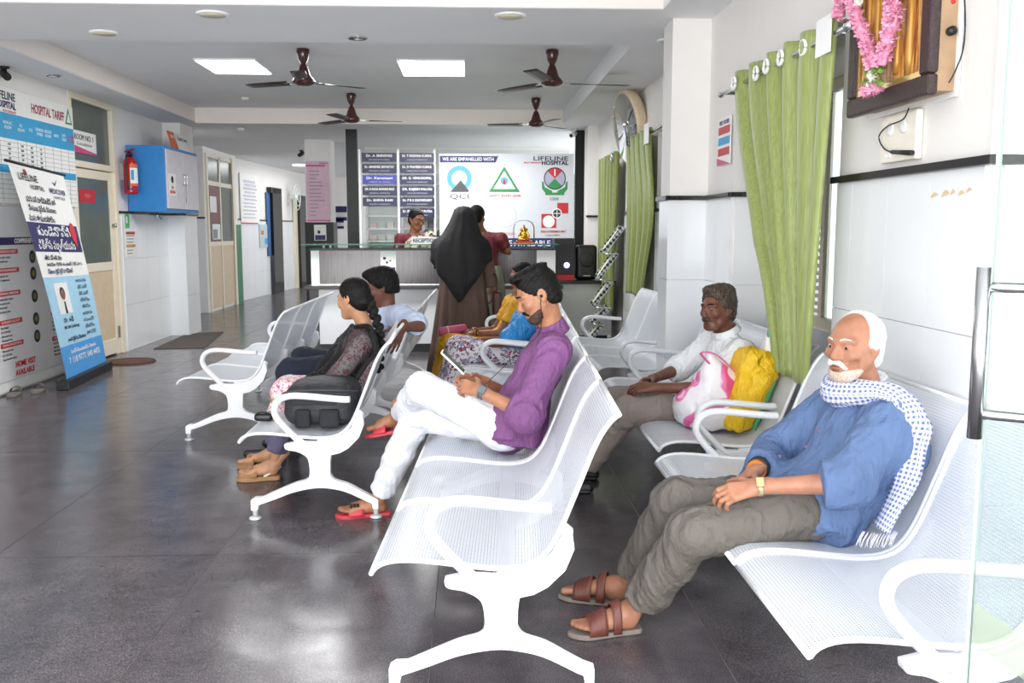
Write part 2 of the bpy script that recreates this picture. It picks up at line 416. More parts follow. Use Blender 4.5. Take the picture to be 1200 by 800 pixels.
# ================================================================== waiting benches
def perforated():
    t = NT('white perforated steel sheet'); v = t.coord('UV')
    sp = t.node('ShaderNodeSeparateXYZ'); t.link(v, sp.inputs[0])
    P = .0105
    def fr(src, off=0.0):
        a = t.math('ADD', t.math('DIVIDE', src, P), off); return t.math('SUBTRACT', t.math('FRACT', a), .5)
    row = t.math('FLOOR', t.math('DIVIDE', sp.outputs[1], P)); odd = t.math('MULTIPLY', t.math('MODULO', row, 2.0), .5)
    a = t.math('ADD', t.math('DIVIDE', sp.outputs[0], P), odd); fx = t.math('SUBTRACT', t.math('FRACT', a), .5); fy = fr(sp.outputs[1])
    d = t.math('SQRT', t.math('ADD', t.math('MULTIPLY', fx, fx), t.math('MULTIPLY', fy, fy)))
    hole = t.math('LESS_THAN', d, .175)
    t.color('#d6dae2'); t.set(Roughness=.35)
    t.link(t.math('SUBTRACT', 1.0, hole), t.b.inputs['Alpha'])
    return t.m
M['perf'] = perforated()
M['bench'] = simple('white powder coated steel', '#eff0f2', .3, var=.015)
PROF = [(0, .408), (.012, .425), (.04, .442), (.09, .452), (.17, .45), (.28, .438), (.38, .427), (.46, .428), (.52, .445), (.565, .485), (.6, .545), (.635, .63), (.67, .72), (.705, .81), (.735, .87), (.765, .91), (.785, .925)]
PS = smoothpath([(s, 0, z) for s, z in PROF], 2)
PITCH_S = .665
def seat_mesh():
    mb = MB(); w0, w1 = .014, PITCH_S - .014
    n = 9
    P = [[(p.x, w0 + (w1 - w0) * j / (n - 1), p.z) for j in range(n)] for p in PS]
    mb.grid(P)
    return mb
def bench_proto():
    r = thing('waiting_bench', 'x', 'bench', local=True)
    so = seat_mesh().build('seat', M['perf'], r)
    # uv in metres along the sheet
    uv = so.data.uv_layers.new(name='UVMap'); L = [0]
    for i in range(1, len(PS)): L.append(L[-1] + (PS[i] - PS[i - 1]).length)
    n = 9
    for lp in so.data.loops:
        i, j = divmod(lp.vertex_index, n); uv.data[lp.index].uv = (so.data.vertices[lp.vertex_index].co.y, L[i])
    w0, w1 = .012, PITCH_S - .012
    rim = MB()
    for w in (w0, w1): rim.tube([(p.x, w, p.z) for p in PS], .0085, 8, up=(0, 1, 0), rb=.0125)
    rim.tube([(PS[0].x, w0, PS[0].z), (PS[0].x, w1, PS[0].z)], .009, 8); rim.tube([(PS[-1].x, w0, PS[-1].z), (PS[-1].x, w1, PS[-1].z)], .009, 8)
    rim.build('seat_rim', M['bench'], so)
    # crescent brackets under the bend of the sheet
    cres = [(.40, .415), (.47, .418), (.53, .438), (.575, .478), (.605, .53), (.622, .575), (.645, .555), (.64, .49), (.60, .42), (.54, .37), (.47, .345), (.40, .345)]
    for w in (w0 + .004, w1 - .004): MB().prism(cres, (0, w, 0), (1, 0, 0), (0, 0, 1), (0, 1, 0), -.012, .012).build('seat_bracket', M['bench'], so, bevel=.004)
    for k in (1, 2):
        c = so.copy(); COL.objects.link(c); c.parent = r; c.location = (0, PITCH_S * k, 0); ORI[c.name] = ORI[so.name]
        for g in so.children:
            d = g.copy(); COL.objects.link(d); d.parent = c; ORI[d.name] = ORI[so.name]
    LEN = 3 * PITCH_S
    MB().box((.385, .03, .315), (.455, LEN - .03, .36)).build('beam', M['bench'], r, bevel=.008)
    # cast leg frame
    out = [(.055, .05), (.055, .105), (.075, .118), (.11, .118)]
    arch_top = smoothpath([(.11, 0, .118), (.2, 0, .158), (.28, 0, .192), (.345, 0, .212), (.362, 0, .24), (.36, 0, .30), (.345, 0, .335), (.30, 0, .36), (.245, 0, .372), (.235, 0, .40)], 5)
    up_l = [(p.x, p.z) for p in arch_top]
    top = [(.30, .415), (.40, .41), (.50, .415), (.56, .45), (.605, .52), (.62, .56), (.64, .56), (.648, .50), (.62, .43), (.565, .375), (.52, .35), (.475, .34), (.47, .30), (.468, .24)]
    right = [(p.x, p.z) for p in smoothpath([(.468, 0, .24), (.49, 0, .21), (.56, 0, .185), (.64, 0, .14), (.68, 0, .118)], 5)][1:]
    under = [(.715, .105), (.715, .05), (.685, .05), (.68, .08)] + [(p.x, p.z) for p in smoothpath([(.66, 0, .088), (.55, 0, .142), (.46, 0, .163), (.385, 0, .165), (.28, 0, .145), (.18, 0, .108), (.095, 0, .078)], 5)] + [(.09, .05)]
    poly = out + up_l + top + right + under
    lf = MB().prism(poly, (0, 0, 0), (1, 0, 0), (0, 0, 1), (0, 1, 0), -.022, .022).build('leg_frame', M['bench'], r, bevel=.009, seg=2)
    lf.location = (0, .0, 0)
    for s in (.073, .70):
        fp = MB(); fp.lathe([(.014, .012), (.014, .09)], (s, 0, 0), seg=14); fp.lathe([(.03, 0), (.033, .004), (.031, .011), (.018, .017)], (s, 0, 0), seg=20)
        fp.build('foot_pad', M['steel_w'], lf)
    arm = smoothpath([(.36, 0, .375), (.30, 0, .425), (.235, 0, .49), (.195, 0, .545), (.19, 0, .59), (.215, 0, .63), (.27, 0, .65), (.35, 0, .648), (.45, 0, .638), (.54, 0, .63), (.575, 0, .63)], 4)
    ar = MB().tube(arm, .017, 12, up=(0, 1, 0), rb=.026).build('armrest', M['bench'], r)
    l2 = lf.copy(); COL.objects.link(l2); l2.parent = r; l2.location = (0, LEN, 0); ORI[l2.name] = ORI[lf.name]
    for g in list(lf.children):
        d = g.copy(); COL.objects.link(d); d.parent = l2
    a2 = ar.copy(); COL.objects.link(a2); a2.parent = r; a2.location = (0, LEN, 0)
    return r
M['steel_w'] = simple('pale steel foot', '#d5d7da', .3, metal=.3)
bp = bench_proto()
BENCH = {}
BG = 'white perforated waiting benches'
for i, (k, x, y, rz, lab) in enumerate([
    ('A', -1.205, 4.70, 0.0, 'white perforated bench carrying the black backpack, couple seated on it'),
    ('A1', -1.16, 6.95, -.02, 'white perforated bench behind the couple, between them and the reception desk'),
    ('A2', -2.10, 6.55, -.02, 'empty white perforated bench, leftmost, standing alone in front of the couple'),
    ('B', -.325, 2.83, -.05, 'white perforated bench in front on which the man in the purple shirt sits'),
    ('B1', -.21, 4.95, -.05, 'white perforated bench hidden behind the man in the purple shirt'),
    ('C', -.10, 7.02, -.03, 'white perforated bench with the women in blue and yellow'),
    ('D', .865, 2.20, 0.0, 'white perforated bench by the right wall under the old man with white hair'),
    ('E', .93, 4.42, 0.0, 'white perforated bench with the shopping bags under the curtain'),
    ('F', .96, 6.93, 0.03, 'empty white perforated bench behind the tiled column, near the rack'),
]):
    o = bp if i == 0 else dup(bp)
    o.location = (x, y, 0); o.rotation_euler = (0, 0, rz); o['label'] = lab; o['group'] = BG; o['category'] = 'bench'
    BENCH[k] = o
# ================================================================== sculpting engine: smooth-blended volumes -> one continuous skin
def V3(p): return np.array((p[0], p[1], p[2]), dtype=np.float32)
class Sculpt:
    def __init__(s): s.P = []
    def cap(s, a, b, ra, rb=None, k=.02, flat=None, fs=1.0, cutA=False, cutB=False, op='u'):
        a, b = V3(a), V3(b); rb = ra if rb is None else rb; ab = b - a; L = max(float(ab @ ab), 1e-9); n = ab / math.sqrt(L)
        w = None
        if flat is not None: w = V3(flat); w = w / np.linalg.norm(w)
        def fn(X):
            q = X - a; t = np.clip((q @ ab) / L, 0, 1); r = ra + (rb - ra) * t
            q2 = q - t[..., None] * ab
            d2 = (q2 * q2).sum(-1)
            if w is not None: qw = q2 @ w; d2 = d2 - qw * qw + (qw / fs) ** 2
            d = np.sqrt(np.maximum(d2, 0)) - r
            if cutA: d = np.maximum(d, -(q @ n))
            if cutB: d = np.maximum(d, (X - b) @ n)
            return d
        m = max(ra, rb) * max(1, fs); s.P.append((fn, np.minimum(a, b) - m, np.maximum(a, b) + m, k, op)); return s
    def chain(s, pts, rs, k=.015, **kw):
        for i in range(len(pts) - 1): s.cap(pts[i], pts[i + 1], rs[i], rs[i + 1], k, **kw)
        return s
    def ell(s, c, r, R=None, k=.02, op='u'):
        c = V3(c); r = np.array(r if isinstance(r, (tuple, list)) else (r,) * 3, dtype=np.float32)
        R = None if R is None else np.array(R, dtype=np.float32)           # rows: local axes in world
        def fn(X):
            q = X - c
            if R is not None: q = q @ R.T
            k0 = np.sqrt(((q / r) ** 2).sum(-1)); k1 = np.sqrt(((q / (r * r)) ** 2).sum(-1))
            return k0 * (k0 - 1) / np.maximum(k1, 1e-6)
        m = float(r.max()); s.P.append((fn, c - m, c + m, k, op)); return s
    def box(s, c, h, R=None, rad=.01, k=.01, op='u'):
        c = V3(c); h = np.array(h, dtype=np.float32); R = None if R is None else np.array(R, dtype=np.float32)
        def fn(X):
            q = X - c
            if R is not None: q = q @ R.T
            q = np.abs(q) - (h - rad)
            return np.sqrt((np.maximum(q, 0) ** 2).sum(-1)) + np.minimum(q.max(-1), 0) - rad
        m = float(np.linalg.norm(h)); s.P.append((fn, c - m, c + m, k, op)); return s
    def plane(s, p, n, k=.01):
        """cut away everything on the side n points to"""
        p, n = V3(p), V3(n); n = n / np.linalg.norm(n)
        s.P.append((lambda X: -((X - p) @ n), None, None, k, 's')); return s
    def mesh(s, res, smooth=1):
        los = [p[1] for p in s.P if p[4] == 'u']; his = [p[2] for p in s.P if p[4] == 'u']
        lo = np.min(los, 0) - 3 * res; hi = np.max(his, 0) + 3 * res
        n = np.ceil((hi - lo) / res).astype(int) + 1
        D = np.full(n, .5, dtype=np.float32)
        ax = [lo[i] + res * np.arange(n[i], dtype=np.float32) for i in range(3)]
        for fn, a, b, k, op in s.P:
            if a is None: i0 = np.zeros(3, int); i1 = n
            else:
                m = k + 3 * res
                i0 = np.clip(np.floor((a - m - lo) / res).astype(int), 0, n - 1); i1 = np.clip(np.ceil((b + m - lo) / res).astype(int) + 1, 1, n)
            if (i1 <= i0).any(): continue
            sl = tuple(slice(i0[i], i1[i]) for i in range(3))
            X = np.stack(np.meshgrid(*[ax[i][i0[i]:i1[i]] for i in range(3)], indexing='ij'), -1)
            d = fn(X).astype(np.float32); o = D[sl]
            if op == 'u':
                h = np.maximum(k - np.abs(o - d), 0) / max(k, 1e-6); D[sl] = np.minimum(o, d) - h * h * k * .25
            else:
                d = -d; h = np.maximum(k - np.abs(o - d), 0) / max(k, 1e-6); D[sl] = np.maximum(o, d) + h * h * k * .25
        # naive surface nets
        I = D < 0; nx, ny, nz = n
        S = np.zeros((nx - 1, ny - 1, nz - 1), np.int8)
        for dx in (0, 1):
            for dy in (0, 1):
                for dz in (0, 1): S += I[dx:nx - 1 + dx, dy:ny - 1 + dy, dz:nz - 1 + dz]
        act = (S > 0) & (S < 8); C = np.argwhere(act)
        idx = np.full(act.shape, -1, np.int32); idx[act] = np.arange(len(C))
        acc = np.zeros((len(C), 3), np.float32); cnt = np.zeros(len(C), np.float32)
        cor = [(i, j, k) for i in (0, 1) for j in (0, 1) for k in (0, 1)]
        for c0 in cor:
            for axn in range(3):
                if c0[axn]: continue
                c1 = list(c0); c1[axn] = 1
                d0 = D[C[:, 0] + c0[0], C[:, 1] + c0[1], C[:, 2] + c0[2]]; d1 = D[C[:, 0] + c1[0], C[:, 1] + c1[1], C[:, 2] + c1[2]]
                x = (d0 < 0) != (d1 < 0); t = np.where(x, d0 / np.where(x, d0 - d1, 1), 0)
                p = np.tile(np.array(c0, np.float32), (len(C), 1)); p[:, axn] += t
                acc += p * x[:, None]; cnt += x
        Vv = (C + acc / np.maximum(cnt, 1)[:, None]) * res + lo
        Q = []
        for axn in range(3):
            b, c = [(1, 2), (2, 0), (0, 1)][axn]
            sl0 = [slice(None)] * 3; sl1 = [slice(None)] * 3; sl0[axn] = slice(0, -1); sl1[axn] = slice(1, None)
            I0, I1 = I[tuple(sl0)], I[tuple(sl1)]
            E = np.argwhere(I0 != I1); E = E[(E[:, b] > 0) & (E[:, c] > 0) & (E[:, b] < n[b] - 1) & (E[:, c] < n[c] - 1)]
            if not len(E): continue
            ins = I0[E[:, 0], E[:, 1], E[:, 2]]
            def at_(db, dc):
                e = E.copy(); e[:, b] -= db; e[:, c] -= dc; return idx[e[:, 0], e[:, 1], e[:, 2]]
            q = np.stack([at_(1, 1), at_(0, 1), at_(0, 0), at_(1, 0)], 1)
            q[~ins] = q[~ins][:, ::-1]; Q.append(q)
        Q = np.concatenate(Q) if Q else np.zeros((0, 4), int)
        Q = Q[(Q >= 0).all(1)]
        for _ in range(smooth):
            A = np.zeros_like(Vv); W = np.zeros(len(Vv), np.float32)
            for i, j in ((0, 1), (1, 2), (2, 3), (3, 0)):
                np.add.at(A, Q[:, i], Vv[Q[:, j]]); np.add.at(A, Q[:, j], Vv[Q[:, i]]); np.add.at(W, Q[:, i], 1); np.add.at(W, Q[:, j], 1)
            Vv = Vv * .5 + .5 * A / np.maximum(W, 1)[:, None]
        return Vv, Q
def normals(Vv, Q):
    n = np.cross(Vv[Q[:, 2]] - Vv[Q[:, 0]], Vv[Q[:, 3]] - Vv[Q[:, 1]]); N = np.zeros_like(Vv)
    for i in range(4): np.add.at(N, Q[:, i], n)
    return N / np.maximum(np.linalg.norm(N, axis=1), 1e-9)[:, None]
def folds(Vv, Q, amp=.006, freq=18, along=(0, 0, 1), stretch=.35, seed=0, mask=None):
    """cloth creases: warped ridges running roughly along a direction"""
    freq *= 5.2; amp *= 1.25
    r = np.random.RandomState(seed); N = normals(Vv, Q); a = V3(along); a = a / np.linalg.norm(a)
    P = Vv - np.outer(Vv @ a, a) * (1 - stretch)
    w = np.zeros(len(Vv))
    Wp = P + .028 * np.sin(Vv @ r.randn(3, 3) * 11 + r.rand(3) * 6)
    for f, am in ((freq * .45, .9), (freq, .7), (freq * 1.8, .3)):
        d = r.randn(3); d = d - a * (d @ a) * .8; d /= np.linalg.norm(d)
        x = np.sin(Wp @ d * f + r.rand() * 6); w += am * (.6 - np.abs(x)) * (.55 + .45 * np.sin(Vv @ r.randn(3) * 14 + r.rand() * 6))
    w = w * amp
    if mask is not None: w = w * mask(Vv)
    return Vv + N * w[:, None]
def mesh_obj(name, parts, mat, parent=None, origin=None):
    """one mesh object from several (verts, quads) pieces"""
    o_ = np.array(Vector(origin) if origin is not None else ORI[parent.name])
    nv = 0; VS = []; QS = []
    for v, q in parts: VS.append(v - o_); QS.append(q + nv); nv += len(v)
    VS = np.concatenate(VS); QS = np.concatenate(QS)
    me = bpy.data.meshes.new(name)
    me.vertices.add(len(VS)); me.vertices.foreach_set('co', VS.astype(np.float32).ravel())
    me.loops.add(len(QS) * 4); me.loops.foreach_set('vertex_index', QS.ravel().astype(np.int32))
    me.polygons.add(len(QS)); me.polygons.foreach_set('loop_start', np.arange(0, len(QS) * 4, 4, dtype=np.int32))
    try: me.polygons.foreach_set('loop_total', np.full(len(QS), 4, dtype=np.int32))
    except Exception: pass
    me.polygons.foreach_set('use_smooth', np.ones(len(QS), dtype=bool))
    me.update(calc_edges=True); me.validate()
    me.materials.append(mat)
    o = bpy.data.objects.new(name, me); COL.objects.link(o); o.parent = parent; ORI[o.name] = Vector(o_)
    if parent is None: o.location = o_
    return o
def frame(f, up=(0, 0, 1)):
    """rows: right, forward, up"""
    f = Vector(f).normalized(); r = f.cross(Vector(up)).normalized(); u = r.cross(f)
    return np.array([r, f, u], dtype=np.float32)
def L2W(c, R, p): return V3(c) + np.array(p, dtype=np.float32) @ R
# ------------------------------------------------------------------ head with face
def head_mesh(c, R, neck_to, s=1.0, res=.0042, female=False, gaunt=0.0, ears=True, jaw=1.0, nose=1.0):
    S = Sculpt(); T = lambda *p: L2W(c, R, np.array(p) * s); E = lambda p, r, k=.02, op='u': S.ell(T(*p), tuple(x * s for x in r), R, k * s, op)
    E((0, -.014, .034), (.074, .096, .084)); E((0, .03, -.03), (.062 * jaw, .064, .082), .04)
    E((0, .066, -.094), (.024, .022, .02), .03); 
    for x in (-1, 1):
        S.cap(T(x * .054 * jaw, .004, -.045), T(x * .024, .062, -.095), .018 * s, .017 * s, .03 * s)
        E((x * .044, .064, -.022), (.022, .02, .02), .02)
        E((x * .033, .094, .006), (.017, .014, .0125), .012, 's')
        if gaunt: E((x * .05, .062, -.058), (.016 * gaunt, .022 * gaunt, .022 * gaunt), .02, 's')
        S.cap(T(x * .012, .088, .026), T(x * .05, .07, .026), .0105 * s, .009 * s, .014 * s)
        E((x * .033, .0755, .003), (.0165, .0135, .0125), .004)                       # closed lid mass round the eyeball
        E((x * .012, .094, -.034), (.0095, .011, .008), .006)
        if ears:
            ex = .0765
            E((x * ex, -.012, .0), (.011, .021, .033), .006); E((x * (ex + .009), -.008, .004), (.006, .012, .02), .005, 's'); E((x * (ex - .002), -.006, -.028), (.008, .01, .011), .005)
    S.cap(T(0, .084, .016), T(0, .108 * nose, -.026), .0085 * s, .0125 * s, .012 * s)
    E((0, .1045 * nose, -.0315), (.0125, .0115, .0105), .008)
    E((0, .0845, -.066), (.026, .012, .017), .012)
    S.cap(T(-.021, .0935, -.066), T(.021, .0935, -.066), .0035 * s, .0035 * s, .004 * s, op='s')
    E((0, .094, -.0595), (.019, .007, .0052), .004); E((0, .093, -.0735), (.017, .007, .0062), .004)
    S.cap(T(0, -.02, -.05), neck_to, (.047 if female else .054) * s, (.05 if female else .06) * s, .03 * s)
    return S.mesh(res)
def hair_sculpt(c, R, s=1.0, th=.012, front=.062, top=.115, low=-.075, side=.0, recede=0.0, bun=None):
    """cap of hair: an inflated skull cut back from the face"""
    S = Sculpt(); T = lambda *p: L2W(c, R, np.array(p) * s)
    S.ell(T(0, -.016, .037), tuple((x + th) * s for x in (.074, .096, .084)), R, .01)
    S.ell(T(0, -.045, -.03), tuple((x + th * .6) * s for x in (.064, .06, .06)), R, .03)
    nrm = lambda *p: np.array(p, dtype=np.float32) @ R
    S.plane(T(0, front, .06), nrm(0, 1, -.55 - recede), .012 * s)       # forehead line
    S.plane(T(0, .012 + side, -.01), nrm(0, .75, -.66), .012 * s)         # in front of the ears and down
    S.plane(T(0, 0, low), nrm(0, .25, -1), .01 * s)
    return S
def rough(Vv, Q, amp, seed=0, scale=90, dirn=None):
    r = np.random.RandomState(seed); N = normals(Vv, Q); w = np.zeros(len(Vv)); 
    for f, a in ((scale, 1), (scale * 2.2, .6)):
        for _ in range(3):
            d = r.randn(3); d /= np.linalg.norm(d)
            if dirn is not None: dd = V3(dirn); d = d - dd * (d @ dd) * .9
            w += a * np.sin(Vv @ d * f + r.rand() * 6)
    return Vv + N * (w * amp / 3)[:, None]
# ------------------------------------------------------------------ hand with five fingers
def hand_mesh(w, d, n, thumb, s=1.0, curl=(.5, .55, .6, .65), spread=.10, tcurl=.5, res=.0034, thumb_out=.55, arm=None):
    """w wrist, d towards the fingers, n back of the hand, thumb: +1/-1 which side of (d x n) the thumb leaves"""
    w = Vector(w); d = Vector(d).normalized(); n = Vector(n); n = (n - d * n.dot(d)).normalized(); sd = d.cross(n) * thumb
    S = Sculpt(); P = lambda a, b, c: w + d * a * s + sd * b * s + n * c * s
    S.cap(P(-.03, 0, 0), P(.02, 0, 0), .024 * s, .026 * s, .02, flat=n, fs=.75)
    for b0, L in ((.026, .088), (.008, .092), (-.011, .088), (-.028, .08)):
        S.cap(P(.02, b0 * .55, 0), P(L, b0, .002), .0145 * s, .0115 * s, .012)
    Ls = ((.026, .088, (.043, .026, .021)), (.008, .092, (.047, .03, .022)), (-.011, .088, (.043, .028, .021)), (-.028, .08, (.034, .021, .018)))
    for i, (b0, L, ph) in enumerate(Ls):
        p = P(L, b0, .002); ang = curl[i] * .55; r = .0098 - .0008 * (i == 3)
        base = (d + sd * (spread * (b0 / .028))).normalized()
        for j, l in enumerate(ph):
            dirv = base * math.cos(ang) - n * math.sin(ang); q = p + dirv * l * s
            S.cap(p, q, r * s, (r - .0012) * s, .004); p = q; ang += curl[i] * (.85 if j == 0 else .6); r -= .001
    p = P(.018, .022, -.006); td = (d * (1 - thumb_out) + sd * thumb_out - n * .25).normalized()
    q = p + td * .042 * s; S.cap(p, q, .0145 * s, .0115 * s, .014)
    td2 = (td + d * tcurl * .6 - n * tcurl * .5 - sd * tcurl * .4).normalized(); r2 = q + td2 * .032 * s; S.cap(q, r2, .011 * s, .0098 * s, .005)
    td3 = (td2 - n * tcurl * .4).normalized(); S.cap(r2, r2 + td3 * .024 * s, .0095 * s, .0078 * s, .005)
    if arm is not None: S.cap(arm, w, .028 * s, .0245 * s, .02)
    return S.mesh(res)
# ------------------------------------------------------------------ bare foot with toes (sole on z0)
def foot_mesh(ankle, heel, toe, s=1.0, side=1, res=.0048, tilt=None):
    A, Hh, T = Vector(ankle), Vector(heel), Vector(toe); d = (T - Hh).normalized(); u = Vector((0, 0, 1)) if tilt is None else Vector(tilt)
    sd = d.cross(u).normalized() * side; u = sd.cross(d) * side; L = (T - Hh).length
    P = lambda a, b, c: Hh + d * a * L + sd * b + u * c
    S = Sculpt(); S.ell(P(.11, 0, .03), (.032, .034, .03), None, .02)
    S.cap(A + (A - Hh).normalized() * .0, P(.2, 0, .05), .033 * s, .036 * s, .03)
    S.cap(P(.22, 0, .05), P(.68, .004, .028), .034 * s, .026 * s, .03); S.cap(P(.15, -.006, .022), P(.7, -.024, .018), .024 * s, .018 * s, .03)
    S.cap(P(.62, .022, .02), P(.72, .026, .018), .02 * s, .018 * s, .02)
    for i, (b, e, r) in enumerate(((.03, 1.0, .0135), (.008, .98, .0105), (-.009, .94, .0098), (-.024, .89, .0092), (-.038, .83, .0088))):
        S.cap(P(.7, b * .8, .02), P(e - .06, b, .016), r * s, r * s, .01); S.ell(P(e - .05, b, .0155), (r * 1.1,) * 3, None, .004)
    S.cap(A, A + (A - P(.2, 0, .03)).normalized() * .09, .034 * s, .036 * s, .02)
    return S.mesh(res)
# ================================================================== people
def skin(name, col, rough=.5):
    t = NT(name); v = t.coord(); c = srgb(col)
    hi = tuple(min(1, x * 1.12) for x in c[:3]) + (1,); lo = (c[0] * .84, c[1] * .8, c[2] * .78, 1)
    t.color(t.ramp(t.noise(v, 22, 4), [(.3, lo), (.7, hi)])); t.set(Roughness=rough)
    t.b.inputs['Subsurface Weight'].default_value = .08; t.b.inputs['Subsurface Radius'].default_value = (.02, .008, .004)
    t.bump(t.noise(v, 140, 3), .12, .004); return t.m
def cloth(name, col, var=.08, rough=.8, weave=900, bump=.15, sheen=.0):
    t = NT(name); v = t.coord(); c = srgb(col)
    hi = tuple(min(1, x * (1 + var)) for x in c[:3]) + (1,); lo = tuple(x * (1 - var) for x in c[:3]) + (1,)
    t.color(t.ramp(t.noise(v, 7, 4), [(.3, lo), (.7, hi)])); t.set(Roughness=rough)
    h1 = t.noise(t.mapping(v, (1.6, 1.6, .8), (.5, .3, .2)), 9, 3, .5); r1 = t.math('ABSOLUTE', t.math('SUBTRACT', h1, .5)); h = t.math('ADD', t.math('MULTIPLY', r1, -6.0), t.math('MULTIPLY', t.noise(v, 60, 5, .7), .35)); t.bump(h, min(1.0, bump * 2.2), .012)
    if sheen: t.b.inputs['Sheen Weight'].default_value = sheen
    return t.m
def hairmat(name, a, b):
    t = NT(name); v = t.mapping(t.coord(), (1, 1, .25)); t.color(t.ramp(t.noise(v, 160, 3), [(.35, a), (.65, b)])); t.set(Roughness=.5); t.b.inputs['Specular IOR Level'].default_value = .2
    t.bump(t.noise(v, 420, 3), .5, .006); return t.m
SK = dict(tan=skin('warm tan skin', '#a87558'), old=skin('weathered tan skin', '#a9765c'), dark=skin('deep brown skin', '#6d4433'), mid=skin('brown skin', '#8d5c42'), light=skin('light brown skin', '#b98a68'))
HB = hairmat('black hair', '#060505', '#171313'); HG = hairmat('greying black hair', '#1c1817', '#6a5c50'); HW = hairmat('white hair', '#cfc6ba', '#f6f2ea')
LIP = simple('brown lip', '#7a4238', .45); EYEW = simple('eye white', '#d9d2c8', .2); IRIS = simple('dark iris', '#20130d', .15)
def eyes(root, c, R, s=1.0, gaze=(0, 1, 0), mat=None):
    for x in (-1, 1):
        p = L2W(c, R, np.array((x * .033, .0775, .0035)) * s)
        e = MB().ball(p, .0115 * s, 14, 10).build('eye', EYEW, root)
        g = Vector(L2W((0, 0, 0), R, gaze)).normalized()
        MB().lathe([(.0062 * s, .0092 * s), (.0045 * s, .0112 * s), (.0001, .0118 * s)], p, g, 12).build('iris', IRIS, e)
def brows(root, c, R, s, mat, th=.0042):
    for x in (-1, 1):
        P = [L2W(c, R, np.array(q) * s) for q in ((x * .014, .0955, .028), (x * .03, .0935, .034), (x * .05, .076, .03))]
        MB().tube(smoothpath(P, 4), [th * s * k for k in (.8, 1, 1.1, 1.1, 1.1, 1, .9, .7, .3)], 6).build('eyebrow', mat, root)
def lips(root, c, R, s, mat=None):
    S = Sculpt(); T = lambda *p: L2W(c, R, np.array(p) * s)
    S.ell(T(0, .0945, -.0597), (.019 * s, .0074 * s, .0052 * s), R, .003); S.ell(T(0, .0935, -.0735), (.017 * s, .0074 * s, .0062 * s), R, .003)
    mesh_obj('mouth', [S.mesh(.002 * s)], mat or LIP, root)
def limbs(S, J, s=1.0, f=(-1, 0, 0), fem=False, legs=True):
    f = V3(f)
    S.cap(J['pel'], J['waist'], .115 * s, .1 * s, .06, flat=f, fs=.8); S.cap(J['waist'], J['chest'], .1 * s, .125 * s, .06, flat=f, fs=.75)
    S.cap(J['shL'], J['shR'], .055 * s, k=.05); S.cap(J['chest'], J['neck'], .1 * s, .06 * s, .05, flat=f, fs=.8)
    for q in 'LR':
        S.chain([J['sh' + q], J['el' + q]], [.05 * s, .038 * s], .03); S.chain([J['el' + q], J['wr' + q]], [.039 * s, .0255 * s], .012)
        if legs and 'hip' + q in J:
            S.chain([J['hip' + q], J['knee' + q]], [.08 * s, .056 * s], .03); S.chain([J['knee' + q], J['ank' + q]], [.054 * s, .034 * s], .015)
    return S
def person(name, label, J, f, skinm, headR, s=1.0, hands=(), feet=(), legs=True, group=None, female=False, gaunt=0.0, jaw=1.0, res=.011, head_s=1.0, handres=.0036):
    base = Vector((J['pel'][0], J['pel'][1], 0)); root = thing(name, label, 'person', base, group=group)
    parts = [limbs(Sculpt(), J, s, f, female, legs).mesh(res)]
    parts.append(head_mesh(J['head'], headR, J['neck'], head_s, female=female, gaunt=gaunt, jaw=jaw))
    for h in hands: parts.append(hand_mesh(**{'res': handres, **h}))
    for h in feet: parts.append(foot_mesh(**h))
    mesh_obj('body', parts, skinm, root)
    return root
def garment(root, name, S, mat, res=.009, amp=.006, freq=18, along=(0, 0, 1), seed=0, stretch=.35, smooth=1, mask=None):
    v, q = S.mesh(res, smooth)
    if amp: v = folds(v, q, amp, freq, along, stretch, seed, mask)
    return mesh_obj(name, [(v, q)], mat, root)
def torso_cloth(S, J, s, f, th=.018, hem=None, belly=0.0):
    f = V3(f)
    S.cap(J['pel'], J['waist'], (.125 + th) * s, (.11 + th + belly) * s, .06, flat=f, fs=.82); S.cap(J['waist'], J['chest'], (.11 + th + belly) * s, (.13 + th) * s, .06, flat=f, fs=.76)
    S.cap(J['shL'], J['shR'], (.055 + th) * s, k=.05); S.cap(J['chest'], V3(J['neck']) * .75 + V3(J['chest']) * .25, (.105 + th) * s, (.068 + th * .4) * s, .05, flat=f, fs=.8)
def neckhole(S, J, r=.06, up=None, k=.008):
    n, h = V3(J['neck']), V3(J['head']); u = h - n; u = u / np.linalg.norm(u)
    S.cap(n - u * .005, n + u * .2, r, r * 1.2, k, op='s')
def V(*p): return Vector(p)
def hair_obj(root, S, mat, seed=0, amp=.0035, res=.0038, name='hair', scale=300):
    v, q = S.mesh(res, 1); amp = min(amp, .003); scale = max(scale, 260) if mat is not HW else scale; return mesh_obj(name, [(rough(v, q, amp, seed, scale), q)], mat, root)

